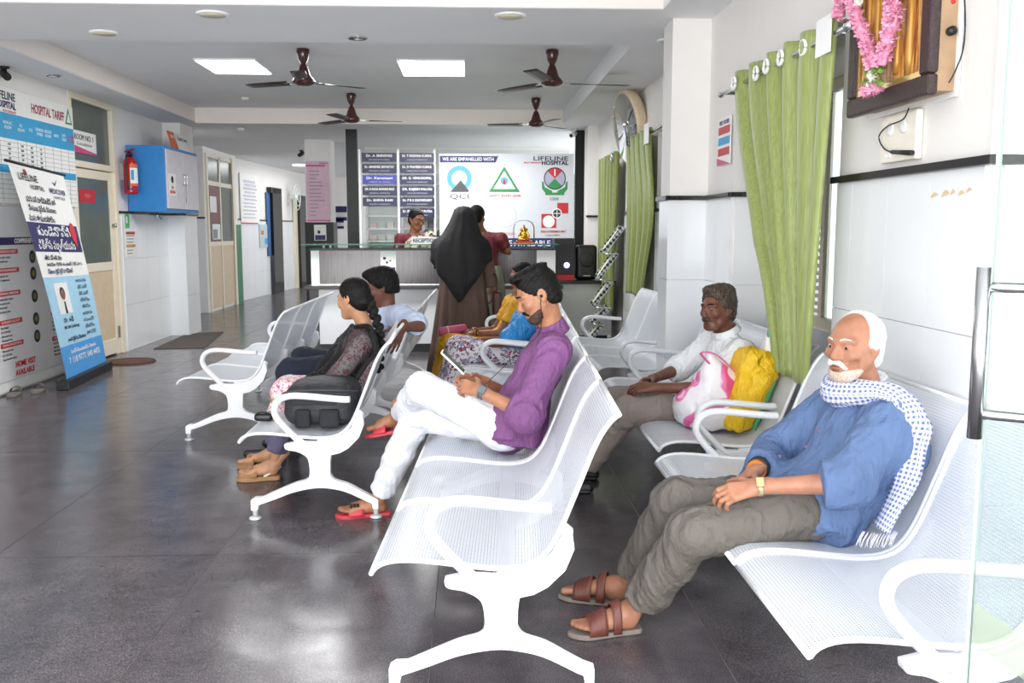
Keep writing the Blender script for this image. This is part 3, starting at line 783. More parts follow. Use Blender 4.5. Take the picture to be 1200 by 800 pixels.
# ---------------------------------------------------------------- young man in the purple shirt
f1 = V3((-.92, 0, .38)); f1 /= np.linalg.norm(f1)
J = dict(head=at(630, 345, Y=4.3), neck=at(646, 384, Y=4.33), shL=at(650, 410, Y=4.15), shR=at(640, 402, Y=4.52), elL=at(614, 484, Y=4.04), wrL=at(562, 458, Y=4.13), elR=at(602, 466, Y=4.6), wrR=at(563, 446, Y=4.40),
         pel=at(597, 499, Y=4.33), waist=at(612, 468, Y=4.33), chest=at(632, 432, Y=4.33), hipL=at(587, 500, Y=4.24), hipR=at(585, 499, Y=4.43), kneeL=at(496, 455, Y=4.36), ankL=at(468, 486, Y=4.78), kneeR=at(489, 487, Y=4.58), ankR=at(444, 583, Y=4.72))
R1 = frame((-.86, -.06, -.44), (-.05, 0, 1))
hands1 = [dict(w=J['wrL'], d=(-.62, .42, .12), n=(-.35, -.75, .6), thumb=1, curl=(1.0, 1.05, 1.1, 1.15), tcurl=.6, arm=J['elL'] * .35 + J['wrL'] * .65),
          dict(w=J['wrR'], d=(-.7, -.25, .1), n=(-.2, .8, .55), thumb=-1, curl=(.9, .95, 1.0, 1.05), tcurl=.5, arm=J['elR'] * .35 + J['wrR'] * .65)]
heelR = V(-.455, 4.755, .022); toeR = V(-.70, 4.70, .022); aL = J['ankL']
p1 = person('person', 'young man in a purple shirt and white jeans looking down at his phone', J, f1, SK['tan'], R1, hands=hands1,
            feet=[dict(ankle=J['ankR'], heel=heelR, toe=toeR, side=1), dict(ankle=aL, heel=aL + V(.05, .02, -.055), toe=aL + V(-.17, .06, -.10), side=-1, tilt=(.35, 0, .94))])
eyes(p1, J['head'], R1, gaze=(0, .8, -.6)); brows(p1, J['head'], R1, 1, HB); lips(p1, J['head'], R1, 1)
H = hair_sculpt(J['head'], R1, th=.008, front=.068, low=-.06, side=.004); Th = lambda *p: L2W(J['head'], R1, p)
H.ell(Th(0, .045, .112), (.058, .05, .022), R1, .02); H.ell(Th(0, -.03, .112), (.058, .075, .022), R1, .02)
hair_obj(p1, H, HB, 3, .005)
B = Sculpt(); B.ell(Th(0, .03, -.05), (.0615, .066, .075), R1, .01); B.ell(Th(0, .066, -.096), (.027, .026, .025), R1, .03)
for x in (-1, 1): B.cap(Th(x * .058, .004, -.02), Th(x * .028, .066, -.096), .018, .018, .03)
B.plane(Th(0, .05, -.058), np.array((0, .35, .9), dtype=np.float32) @ R1, .012); B.plane(Th(0, -.004, -.03), np.array((0, -1, -.1), dtype=np.float32) @ R1, .01)
B.ell(Th(0, .05, -.02), (.05, .09, .03), R1, .02, 's'); B.ell(Th(0, .1, -.068), (.02, .02, .012), R1, .006, 's')
BRD = NT('short dark beard'); BRD.color(BRD.ramp(BRD.noise(BRD.coord(), 480, 2), [(.4, '#1d1512'), (.62, '#5a3f31')])); BRD.set(Roughness=.8)
hair_obj(p1, B, BRD.m, 5, .0012, name='beard', scale=400)
Mo = Sculpt(); 
for x in (-1, 1): Mo.chain([Th(0, .1, -.047), Th(x * .016, .097, -.05), Th(x * .031, .083, -.066)], [.0055, .0075, .005], .006)
hair_obj(p1, Mo, HB, 6, .0015, .0026, 'moustache')
PURPLE = cloth('purple shirt cotton', '#774879', .07, .72, bump=.25)
S = Sculpt(); torso_cloth(S, J, 1.0, f1, .012)
S.cap(J['shL'], J['elL'], .076, .072, .04); S.cap(J['shR'], J['elR'], .07, .066, .04, cutB=False)
S.ell(J['elL'] + V(.012, 0, -.012), .078, None, .04); S.ell(J['elR'] + V(.012, 0, -.012), .074, None, .04); S.cap(J['elL'] + V(.01, 0, -.01), J['elL'] * .72 + J['wrL'] * .28, .068, .064, .03, cutB=True); S.cap(J['elR'], J['elR'] * .72 + J['wrR'] * .28, .06, .058, .03, cutB=True)
S.cap(J['pel'] + V(.05, 0, .05), J['pel'] + V(.035, 0, -.06), .185, .20, .05, flat=f1, fs=.74, cutB=True)
S.cap(J['pel'] + V(-.02, -.1, .06), J['pel'] + V(-.02, -.14, -.035), .07, .07, .06, cutB=True); neckhole(S, J, .062)
garment(p1, 'shirt', S, PURPLE, amp=.011, freq=13, along=(.4, 0, .9), seed=2, res=.0085, stretch=.45)
S = Sculpt(); n_, u_ = V3(J['neck']), V3(J['head']) - V3(J['neck']); u_ /= np.linalg.norm(u_)
S.cap(n_ - u_ * .035, n_ + u_ * .034, .084, .071, .01, cutA=True, cutB=True); S.cap(n_ - u_ * .05, n_ + u_ * .09, .0625, .0625, .004, op='s')
S.ell(n_ + u_ * .03 + V3((-.085, 0, .0)), (.03, .05, .06), None, .01, 's')
garment(p1, 'collar', S, PURPLE, res=.005, amp=0)
JEANS = cloth('white denim', '#e6e8f0', .04, .8, bump=.2)
S = Sculpt(); S.ell(J['pel'] + V(-.02, 0, -.03), (.13, .15, .085), None, .05)
for q in 'LR':
    S.cap(J['hip' + q], J['knee' + q], .092, .078, .05); S.cap(J['knee' + q], J['ank' + q] * .93 + J['knee' + q] * .07, .079, .064 if q == 'R' else .056, .03, cutB=True)
    S.ell(J['knee' + q] * .55 + J['ank' + q] * .45 , .066, None, .04)
garment(p1, 'jeans', S, JEANS, amp=.008, freq=15, along=(-.8, .2, .5), seed=5, stretch=.5)
def slipper(root, heel, toe, sole, strap, w=.048, up=(0, 0, 1), name='slipper', side=1):
    Hh, T = Vector(heel), Vector(toe); d = (T - Hh).normalized(); u = Vector(up); sd = d.cross(u).normalized(); u = sd.cross(d); L = (T - Hh).length
    out = smoothpath([(-.012, .0), (.0, .62), (.3 * L, .78), (.62 * L, .98), (.85 * L, .96), (L * .98, .62), (L + .012, .0), (L * .98, -.6), (.85 * L, -.86), (.62 * L, -.8), (.3 * L, -.7), (0, -.6)] and
                     [(-.012, 0, 0), (0, .62 * w, 0), (.3 * L, .78 * w, 0), (.62 * L, .98 * w, 0), (.85 * L, .96 * w, 0), (L * .99, .62 * w, 0), (L + .014, .1 * w, 0), (L * .96, -.6 * w, 0), (.8 * L, -.9 * w, 0), (.55 * L, -.82 * w, 0), (.3 * L, -.7 * w, 0), (0, -.6 * w, 0)], 3, True)
    so = MB().prism([(p.x, p.y) for p in out], Hh, d, sd * side, u, -.02, .0).build(name, sole, root, bevel=.004)
    P = []
    for i, a in enumerate((.50, .58, .66, .74, .80)):
        row = []
        for k in range(13):
            th = math.pi * k / 12; wx = w * (.98 if a < .7 else .92) * math.cos(th) * 1.04; hz = (.052 - .02 * i / 4) * math.sin(th) ** .7 - .008
            row.append(Hh + d * (a * L) + sd * side * wx + u * hz)
        P.append(row)
    MB().grid(P).build('strap', strap, so, solid=.005)
    return so, Hh, d, sd, u, L
REDF = simple('red rubber slide', '#c23a48', .5); GREYF = simple('grey footbed', '#4b4a50', .7)
so, Hh, d_, sd_, u_2, L_ = slipper(p1, heelR + V(.01, 0, -.004), toeR + V(-.005, 0, -.004), REDF, REDF, .05)
for i in range(3):
    MB().box((-.022 + i * .016, 0, 0), (-.011 + i * .016, .002, .03)).box((-.022 + i * .016, 0, .022), (-.008 + i * .016, .0021, .029)).box((-.022 + i * .016, 0, .01), (-.008 + i * .016, .0021, .016))
mk = MB(); c0 = Hh + d_ * (.65 * L_) - V(0, 1, 0) * .035 + V(0, 0, .047)
for i in range(3):
    o_ = c0 + d_ * (-.02 + i * .018)
    mk.obox(o_, d_ * .0035, V(0, -.3, .95) * .014, V(0, -.9, -.3) * .003); mk.obox(o_ + d_ * .006 + V(0, -.0, .011), d_ * .006, V(0, 0, .003), V(0, .004, 0)); mk.obox(o_ + d_ * .006, d_ * .006, V(0, 0, .003), V(0, .004, 0))
mk.build('black_lettering', simple('black rubber', '#141214', .5), so)
slipper(p1, aL + V(.055, .02, -.07), aL + V(-.18, .06, -.115), REDF, REDF, .05, up=(.35, 0, .94), side=-1)
# watch, earphone, phone
wm = J['wrL'] * .93 + J['elL'] * .07; wd = (J['wrL'] - J['elL']).normalized()
wa = MB(); wa.lathe([(.033, -.011), (.0345, -.009), (.0345, .009), (.033, .011)], wm, wd, 22); wa.obox(wm + V(-.1, -.8, .45).normalized() * .036, wd * .017, wd.cross(V(-.1, -.8, .45)).normalized() * .017, V(-.1, -.8, .45).normalized() * .006)
wa.build('wristwatch', simple('grey steel watch', '#6f767d', .35, metal=.6), p1)
ear = L2W(J['head'], R1, (-.083, -.004, -.004)); ep = [ear, L2W(J['head'], R1, (-.08, .012, -.03)), L2W(J['head'], R1, (-.06, .04, -.10)), V3(J['neck']) + V3((-.07, -.05, -.03)), V3(J['chest']) + V3((-.14, -.06, .05)), V3(J['waist']) + V3((-.2, -.04, .06))]
MB().tube(smoothpath(ep, 6), .0018, 6).ball(ear, .008, 10, 8).build('earphone', M['black'], p1)
ph = thing('mobile_phone', 'white smartphone held in both hands by the man in purple', 'phone', at(533, 426, Y=4.24))
pd = (at(520, 413, Y=4.26) - at(541, 433, Y=4.26)).normalized(); pn = V(.75, -.1, .6); pn = (pn - pd * pn.dot(pd)).normalized(); ps = pd.cross(pn)
c_ = at(531, 424, Y=4.26)
MB().obox(c_, pd * .074, ps * .036, pn * .0045).build('phone_body', M['white'], ph, bevel=.003)
MB().obox(c_ + pn * .0046, pd * .068, ps * .033, pn * .0006).build('screen', simple('dark phone screen', '#1b2026', .08), ph)

# ---------------------------------------------------------------- old man with white hair, blue shirt, checked towel
f2 = V3((-.93, -.12, .35)); f2 /= np.linalg.norm(f2)
J = dict(head=at(1001, 406, Y=3.12), neck=at(1014, 459, Y=3.14), shL=at(1043, 494, Y=2.96), shR=at(973, 480, Y=3.33), elL=at(988, 566, Y=2.86), wrL=at(888, 570, Y=2.93), elR=at(908, 528, Y=3.38), wrR=at(884, 553, Y=3.15),
         pel=at(955, 596, Y=3.14), waist=at(975, 560, Y=3.14), chest=at(996, 515, Y=3.14), hipL=at(938, 598, Y=3.03), hipR=at(930, 590, Y=3.26), kneeL=at(812, 625, Y=3.03), ankL=V(.60, 3.27, .095), kneeR=at(792, 587, Y=3.28), ankR=V(.61, 3.50, .095))
R2 = frame((-.86, -.50, .0), (0, 0, 1))
hands2 = [dict(w=J['wrL'], d=(-.85, .12, -.22), n=(-.15, -.62, .75), thumb=1, curl=(.75, .8, .85, .9), tcurl=.5, arm=J['elL'] * .35 + J['wrL'] * .65),
          dict(w=J['wrR'], d=(-.72, -.32, -.25), n=(-.2, .5, .8), thumb=-1, curl=(.6, .6, .7, .8), tcurl=.3, arm=J['elR'] * .35 + J['wrR'] * .65)]
hL, tL = V(.615, 3.27, .028), V(.37, 3.225, .028); hR, tR = V(.615, 3.505, .028), V(.37, 3.60, .028)
p2 = person('person', 'old man with white hair, moustache and a blue checked towel over a blue shirt', J, f2, SK['old'], R2, hands=hands2, gaunt=.8,
            feet=[dict(ankle=J['ankL'], heel=hL, toe=tL, side=1), dict(ankle=J['ankR'], heel=hR, toe=tR, side=-1)])
eyes(p2, J['head'], R2, gaze=(-.1, 1, 0)); brows(p2, J['head'], R2, 1, HW, .003); lips(p2, J['head'], R2, 1)
Th = lambda *p: L2W(J['head'], R2, p)
S = Sculpt(); S.ell(Th(0, -.016, .034), (.088, .108, .094), R2, .01); S.ell(Th(0, -.05, -.03), (.07, .062, .06), R2, .03)
nr = lambda *p: np.array(p, dtype=np.float32) @ R2
S.plane(Th(0, .012, .06), nr(0, 1, .25), .015); S.plane(Th(0, -.004, -.02), nr(0, .8, -.6), .012); S.plane(Th(0, 0, -.085), nr(0, .2, -1), .01)
hair_obj(p2, S, HW, 8, .007, .004, scale=70)
S = Sculpt()
for x in (-1, 1): S.chain([Th(0, .104, -.045), Th(x * .017, .101, -.049), Th(x * .034, .085, -.066)], [.007, .0098, .006], .006)
hair_obj(p2, S, HW, 9, .002, .0026, 'moustache')
S = Sculpt(); S.ell(Th(0, .031, -.05), (.0625, .0655, .0655), R2, .01); S.ell(Th(0, .067, -.095), (.0258, .0238, .022), R2, .03)
for x in (-1, 1): S.cap(Th(x * .0555, .004, -.045), Th(x * .0245, .063, -.0955), .0185, .0175, .03)
S.plane(Th(0, .05, -.07), nr(0, .1, 1), .01); S.plane(Th(0, .02, -.03), nr(0, -1, -.1), .01); S.ell(Th(0, .105, -.066), (.024, .022, .014), R2, .006, 's')
STUB = NT('white stubble'); n_ = STUB.noise(STUB.coord(), 420, 2); STUB.color(STUB.ramp(n_, [(.42, '#a87a5e'), (.56, '#dcd2c6')])); STUB.set(Roughness=.8)
hair_obj(p2, S, STUB.m, 10, .0012, .0036, 'stubble_beard', 300)
BLUE = cloth('washed blue shirt cotton', '#5a7199', .08, .8, bump=.25)
S = Sculpt(); torso_cloth(S, J, 1.02, f2, .016, belly=.008)
S.cap(J['shL'], J['elL'] * .96 + J['shL'] * .04, .082, .086, .04, cutB=False); S.cap(J['elL'] + V(.01, 0, .005), J['elL'] * .8 + J['wrL'] * .2, .082, .08, .03, cutB=True)
S.cap(J['shR'], J['elR'], .078, .078, .04); S.cap(J['elR'], J['elR'] * .25 + J['wrR'] * .75, .074, .06, .03, cutB=True)
S.cap(J['pel'] + V(.03, 0, .05), J['pel'] + V(0, 0, -.055), .165, .165, .05, flat=f2, fs=.85, cutB=True)
S.cap(J['waist'] + V(-.06, 0, -.06), J['hipL'] * .8 + J['kneeL'] * .2 + V(0, 0, .075), .1, .05, .07); S.cap(J['waist'] + V(-.06, 0, -.06), J['hipR'] * .62 + J['kneeR'] * .38 + V(0, 0, .05), .1, .06, .07)
S.cap(J['pel'] + V(-.0, -.1, .03), J['pel'] + V(-.03, -.16, -.05), .09, .08, .06, cutB=True); S.cap(J['shL'] + V(.035, .0, -.10), J['pel'] + V(.06, -.09, .06), .10, .11, .08); neckhole(S, J, .066)
S.ell(V3(J['chest']) + f2 * .115 + V3((0, 0, .055)), (.02, .025, .06), None, .02, 's')
shirt2 = garment(p2, 'shirt', S, BLUE, amp=.011, freq=12, along=(.35, .1, .9), seed=12, res=.008, stretch=.5)
# rolled cuff of the near sleeve
cu0 = J['elL'] * .83 + J['wrL'] * .17; S = Sculpt(); S.cap(J['elL'] * .97 + J['wrL'] * .03, J['elL'] * .76 + J['wrL'] * .24, .085, .083, .01, cutA=True, cutB=True); S.cap(J['elL'] * .82 + J['wrL'] * .18, J['elL'] * .6 + J['wrL'] * .4, .066, .066, .006, op='s')
garment(p2, 'rolled_cuff', S, BLUE, res=.006, amp=.004, freq=20, seed=3)
for k_, (px_, py_) in enumerate(((926, 519), (924, 527), (896, 540))):
    bp_ = at(px_, py_, Y=3.08)
PANTS2 = cloth('grey brown trousers', '#66605a', .08, .85, bump=.25)
S = Sculpt(); S.ell(J['pel'] + V(-.02, 0, -.005), (.15, .17, .11), None, .05)
for q in 'LR':
    S.cap(J['hip' + q], J['knee' + q], .1, .084, .05); S.cap(J['knee' + q], J['ank' + q] * .86 + J['knee' + q] * .14 + V(.015, 0, 0), .083, .082, .03, cutB=True)
S.plane(J['waist'] + V(.02, 0, .0), (.2, 0, 1))
garment(p2, 'trousers', S, PANTS2, amp=.011, freq=11, along=(-.5, .2, .85), seed=15, stretch=.4)
def striped(root, name, path, r, rb, mat, seg=20, up=(0, 0, 1), wob=.12):
    P = smoothpath(path, 8); n = len(P)
    mb = MB(); R_ = [r[0] + (r[-1] - r[0]) * i / (n - 1) if len(r) == 2 else np.interp(i / (n - 1), np.linspace(0, 1, len(r)), r) for i in range(n)]
    RB = [np.interp(i / (n - 1), np.linspace(0, 1, len(rb)), rb) for i in range(n)]
    mb.tube(P, [float(x) for x in R_], seg, up=up, rb=[float(x) for x in RB])
    # pleats along the cloth
    for i in range(n):
        c = P[i]
        for k in range(seg):
            v = Vector(mb.v[i * seg + k]); d = v - c; mb.v[i * seg + k] = tuple(c + d * (1 + wob * math.sin(k * 2.513 + i * .25)))
    o = mb.build(name, mat, root); uv = o.data.uv_layers.new(name='UVMap'); L = [0]
    for i in range(1, n): L.append(L[-1] + (P[i] - P[i - 1]).length)
    per = 2 * math.pi * max(R_) * .8
    for poly in o.data.polygons:
        for li in poly.loop_indices:
            vi = o.data.loops[li].vertex_index; i, k = divmod(vi, seg)
            kk = k if not (k == 0 and max(o.data.loops[x].vertex_index % seg for x in poly.loop_indices) > seg // 2) else seg
            uv.data[li].uv = (L[min(i, n - 1)], kk / seg * per)
    return o
def checkmat():
    t = NT('blue and white checked cotton'); v = t.coord('UV'); sp = t.node('ShaderNodeSeparateXYZ'); t.link(v, sp.inputs[0])
    def st(src): return t.math('GREATER_THAN', t.math('FRACT', t.math('DIVIDE', src, .0165)), .5)
    s_ = t.math('ADD', st(sp.outputs[0]), st(sp.outputs[1]))
    t.color(t.ramp(t.math('MULTIPLY', s_, .5), [(.0, '#f2f2f7'), (.4, '#c3c9e2'), (.8, '#5c6bae')], 'CONSTANT')); t.set(Roughness=.85); return t.m
CHECK = checkmat()
nk = J['neck']
towel = striped(p2, 'checked_towel', [nk + V(.07, .11, .055), nk + V(-.01, .11, .035), nk + V(-.075, .06, .008), nk + V(-.095, -.01, .0), nk + V(-.06, -.085, .012), nk + V(-.005, -.145, .025), nk + V(.035, -.195, .01), nk + V(.058, -.245, -.055), nk + V(.04, -.27, -.16), nk + V(.015, -.29, -.25), nk + V(-.025, -.30, -.33), nk + V(-.06, -.30, -.40)],
                [.05, .055, .058, .056, .056, .056, .056, .052, .048, .044, .044, .052], [.04, .046, .05, .05, .044, .034, .024, .022, .02, .018, .017, .014], CHECK)
fr = MB()
for k in range(30):
    a_ = nk + V(-.06 + .055 * math.cos(k * .8), -.305 + .016 * math.sin(k * 1.7), -.41); fr.tube([a_, a_ + V(-.012, -.002, -.02), a_ + V(-.02 + .006 * math.sin(k), -.004, -.045)], [.0013, .0012, .0008], 5)
fr.build('fringe', simple('white thread', '#eeeef4', .9), towel)
# watches and rings
wm = J['wrL'] * .97 + J['elL'] * .03; wd = (J['wrL'] - J['elL']).normalized(); wn = V(-.15, -.75, .62)
wn = (wn - wd * wn.dot(wd)).normalized()
MB().lathe([(.031, -.009), (.0325, -.007), (.0325, .007), (.031, .009)], wm, wd, 22).obox(wm + wn * .033, wd * .012, wd.cross(wn) * .016, wn * .005).build('wristwatch', simple('gold tone watch', '#c8b98a', .3, metal=.7), p2)
wm = J['wrR'] * .9 + J['elR'] * .1; wd = (J['wrR'] - J['elR']).normalized()
MB().lathe([(.033, -.012), (.036, -.009), (.036, .009), (.033, .012)], wm, wd, 20).build('orange_wristband', simple('orange thread band', '#dd7a22', .7), p2)
wm = J['wrR'] * .8 + J['elR'] * .2
MB().lathe([(.037, -.014), (.041, -.01), (.041, .01), (.037, .014)], wm, wd, 20).build('black_wristband', simple('dark band', '#23242c', .5), p2)
LEA = simple('brown sandal leather', '#6a3a30', .5, var=.15); SOLE = simple('grey sandal sole', '#7d746c', .8)
def sandal(root, heel, toe, side, w=.047):
    Hh, T = Vector(heel) - V(0, 0, .006), Vector(toe) - V(0, 0, .006); d = (T - Hh).normalized(); u = V(0, 0, 1); sd = d.cross(u).normalized() * side; L = (T - Hh).length
    out = smoothpath([(-.016, 0, 0), (-.004, .64 * w, 0), (.3 * L, .72 * w, 0), (.62 * L, .95 * w, 0), (.85 * L, .98 * w, 0), (L, .66 * w, 0), (L + .018, .2 * w, 0), (L * .97, -.55 * w, 0), (.8 * L, -.95 * w, 0), (.55 * L, -.85 * w, 0), (.3 * L, -.72 * w, 0), (-.004, -.62 * w, 0)], 3, True)
    so = MB().prism([(p.x, p.y) for p in out], Hh, d, sd, u, -.02, 0).build('sandal', SOLE, root, bevel=.004)
    def band(a0, a1, h0, h1, nm='strap', wid=.98):
        P = []
        for i in range(5):
            t_ = i / 4; a = a0 + (a1 - a0) * t_; hh = h0 + (h1 - h0) * t_
            P.append([Hh + d * (a * L) + sd * (w * wid * math.cos(math.pi * k / 12)) + u * (hh * math.sin(math.pi * k / 12) ** .75 - .004) for k in range(13)])
        MB().grid(P).build(nm, LEA, so, solid=.004)
    band(.30, .43, .118, .098, 'ankle_strap', 1.04); band(.52, .80, .09, .056, 'vamp', 1.06)
    for a0_, h0_ in ((.56, .0855), (.62, .078), (.68, .0705), (.74, .064)): band(a0_, a0_ + .022, h0_ + .003, h0_ + .001, 'stitched_line', 1.07)
    bk = Hh + d * (.34 * L) + sd * (-w * .8) + u * .05
    MB().obox(Hh + d * (.40 * L) - sd * w * .72 + u * .066, d * .004, (sd * .5 + u) * .014, (sd - u * .5) * .002).build('buckle', simple('brass buckle', '#d9b25c', .3, metal=.8), so)
    return so
sandal(p2, hL, tL, 1); sandal(p2, hR, tR, -1)
BTN = simple('purple grey button', '#7a5a78', .4)
sv = np.empty(len(shirt2.data.vertices) * 3); shirt2.data.vertices.foreach_get('co', sv); sv = sv.reshape(-1, 3) + np.array(ORI[p2.name])
rel = sv - np.array((0, 0, CAMH)); dz_ = rel @ _fw; su = 600 + FPX * (rel @ _rt) / dz_; sw_ = 400 - FPX * (rel @ _up) / dz_
for px_, py_ in ((956, 500), (941, 519), (918, 532), (895, 546)):
    m_ = np.where((np.abs(su - px_) < 5) & (np.abs(sw_ - py_) < 5))[0]
    if len(m_):
        q_ = Vector(sv[m_[np.argmin(dz_[m_])]]); MB().lathe([(.0075, -.002), (.008, .002), (.005, .0035), (.0001, .0028)], q_, (-.6, -.65, .35), 14).build('button', BTN, p2)

# ---------------------------------------------------------------- man in the white shirt by the column
def sh(p, q): return at(p[0], p[1], Y=p[2] * q)
q_ = .955
f3 = V3((-.93, -.1, .36)); f3 /= np.linalg.norm(f3)
J = dict(head=at(841, 362, Y=5.1), neck=at(851, 389, Y=5.12), shL=at(869, 414, Y=4.95), shR=at(835, 402, Y=5.3), elL=at(822, 455, Y=4.86), wrL=at(766, 454, Y=4.95), elR=at(796, 432, Y=5.36), wrR=at(764, 444, Y=5.15),
         pel=at(838, 470, Y=5.14), waist=at(845, 448, Y=5.13), chest=at(852, 424, Y=5.12), hipL=at(818, 474, Y=5.03), hipR=at(818, 468, Y=5.24), kneeL=at(735, 481, Y=5.0), ankL=at(683, 547, Y=5.12), kneeR=at(722, 470, Y=5.3), ankR=at(690, 535, Y=5.4))
R3 = frame((-.84, -.54, -.02), (-.10, .0, 1))
hands3 = [dict(w=J['wrL'], d=(-.85, .2, -.05), n=(-.1, -.6, .8), thumb=1, curl=(.9, .9, .95, 1), tcurl=.5, arm=J['elL'] * .35 + J['wrL'] * .65),
          dict(w=J['wrR'], d=(-.75, -.5, -.12), n=(-.2, .6, .75), thumb=-1, curl=(.9, .95, 1, 1), tcurl=.4, arm=J['elR'] * .35 + J['wrR'] * .65)]
p3 = person('person', 'man in a white shirt and taupe trousers leaning back, hands clasped in his lap', J, f3, SK['dark'], R3, hands=hands3, gaunt=.5)
eyes(p3, J['head'], R3, gaze=(-.25, 1, 0)); brows(p3, J['head'], R3, 1, HB); lips(p3, J['head'], R3, 1, simple('dark lip', '#4a2a26', .45))
H = hair_sculpt(J['head'], R3, th=.015, front=.062, low=-.055); Th = lambda *p: L2W(J['head'], R3, p)
H.ell(Th(0, .03, .112), (.06, .06, .026), R3, .03); H.ell(Th(0, -.05, .1), (.07, .06, .04), R3, .03)
hair_obj(p3, H, HG, 23, .006)
Mo = Sculpt()
for x in (-1, 1): Mo.chain([Th(0, .102, -.046), Th(x * .016, .099, -.05), Th(x * .033, .084, -.063)], [.006, .0085, .005], .006)
hair_obj(p3, Mo, HG, 6, .0015, .0026, 'moustache')
WSH = cloth('white shirt cotton', '#e9ebee', .03, .8, bump=.25)
S = Sculpt(); torso_cloth(S, J, 1.0, f3, .018, belly=.01)
S.cap(J['shL'], J['elL'] * .8 + J['shL'] * .2, .076, .08, .04); S.cap(J['elL'] * .8 + J['shL'] * .2, J['elL'] * .93 + J['wrL'] * .07, .078, .072, .03, cutB=True)
S.cap(J['shR'], J['elR'], .072, .072, .04); S.cap(J['elR'], J['elR'] * .7 + J['wrR'] * .3, .066, .06, .03, cutB=True)
S.cap(J['pel'] + V(.02, 0, .05), J['pel'] + V(-.02, 0, -.05), .155, .155, .05, flat=f3, fs=.85, cutB=True)
S.cap(J['waist'] + V(-.06, -.04, -.05), J['hipL'] * .7 + J['kneeL'] * .3 + V(0, -.02, .04), .09, .06, .06); neckhole(S, J, .064)
S.ell(V3(J['chest']) + f3 * .12 + V3((0, 0, .07)), (.02, .02, .05), None, .02, 's')
garment(p3, 'shirt', S, WSH, amp=.010, freq=13, along=(.35, .1, .9), seed=22, stretch=.5)
n_, u_ = V3(J['neck']), V3(J['head']) - V3(J['neck']); u_ /= np.linalg.norm(u_)
S = Sculpt(); S.cap(n_ - u_ * .01, n_ + u_ * .03, .088, .078, .01, cutA=True, cutB=True); S.cap(n_ - u_ * .05, n_ + u_ * .09, .0655, .0655, .004, op='s'); S.ell(n_ + u_ * .03 + f3 * .08, (.03, .03, .05), None, .01, 's')
garment(p3, 'collar', S, WSH, res=.005, amp=0)
TAUPE = cloth('taupe trousers', '#8d817b', .06, .85, bump=.22)
S = Sculpt(); S.ell(J['pel'] + V(-.02, 0, -.005), (.14, .16, .105), None, .05)
for q in 'LR':
    S.cap(J['hip' + q], J['knee' + q], .1, .086, .05); S.cap(J['knee' + q], J['ank' + q] * .94 + J['knee' + q] * .06, .084, .078, .03, cutB=True)
S.plane(J['waist'] + V(.02, 0, .0), (.2, 0, 1))
garment(p3, 'trousers', S, TAUPE, amp=.010, freq=12, along=(-.4, .2, .85), seed=25, stretch=.4)
for q, sd in (('L', 1), ('R', -1)):
    a_ = J['ank' + q]; S = Sculpt(); hh = V(a_.x + .03, a_.y, .03); tt = V(a_.x - .19, a_.y - .02, .026)
    S.cap(hh, tt, .036, .03, .02); S.cap(V(a_.x, a_.y, a_.z), V(a_.x - .06, a_.y, .045), .036, .034, .03); S.box(V((hh.x + tt.x) / 2, a_.y - .01, .012), (.125, .042, .011), rad=.008, k=.01)
    S.plane(V(0, 0, .001), (0, 0, -1), .002); mesh_obj('shoe', [S.mesh(.006)], simple('black shoe leather', '#232023', .4), p3)

# ---------------------------------------------------------------- woman with the braid
def floral(name, base, cols, scale, dens=.42):
    t = NT(name); v = t.coord(); vv = t.mapping(v, (1, 1, 1))
    nz = t.node('ShaderNodeTexNoise'); nz.inputs['Scale'].default_value = scale * .5; t.link(vv, nz.inputs['Vector'])
    mixv = t.mix(.16, vv, nz.outputs['Color'])
    vo = t.node('ShaderNodeTexVoronoi'); vo.inputs['Scale'].default_value = scale; t.link(mixv, vo.inputs['Vector'])
    ed = t.node('ShaderNodeTexVoronoi', feature='DISTANCE_TO_EDGE'); ed.inputs['Scale'].default_value = scale; t.link(mixv, ed.inputs['Vector'])
    sp = t.node('ShaderNodeSeparateColor'); t.link(vo.outputs['Color'], sp.inputs[0])
    n = len(cols); pick = t.ramp(sp.outputs[0], [(i / n, c) for i, c in enumerate(cols)], 'CONSTANT')
    m1 = t.math('LESS_THAN', vo.outputs['Distance'], dens); m2 = t.math('GREATER_THAN', ed.outputs['Distance'], .05)
    t.color(t.mix(t.math('MULTIPLY', m1, m2), base, pick)); t.set(Roughness=.85); t.bump(t.noise(v, 60, 4), .15, .005); return t.m
FLOR = floral('pink floral cotton', '#f2ecea', ['#d7407f', '#e99ab8', '#f2ecea', '#c8326e', '#c9cdb6', '#e2709c'], 48, .6)
f4 = V3((-.95, .0, .3)); f4 /= np.linalg.norm(f4)
J = dict(head=at(414, 350, Y=5.5), neck=at(427, 381, Y=5.5), shL=at(427, 402, Y=5.35), shR=at(419, 396, Y=5.66), elL=at(391, 445, Y=5.27), wrL=at(345, 460, Y=5.32), elR=at(392, 440, Y=5.75), wrR=at(350, 456, Y=5.52),
         pel=at(398, 464, Y=5.5), waist=at(411, 444, Y=5.5), chest=at(424, 416, Y=5.5), hipL=at(389, 464, Y=5.42), hipR=at(389, 461, Y=5.6), kneeL=at(334, 462, Y=5.42), ankL=V(-1.19, 5.47, .10), kneeR=at(338, 458, Y=5.62), ankR=V(-1.27, 5.72, .10))
R4 = frame((-.84, .5, -.2), (-.05, .1, 1))
hL, tL = V(-1.175, 5.47, .035), V(-1.40, 5.43, .035); hR, tR = V(-1.25, 5.72, .035), V(-1.47, 5.74, .035)
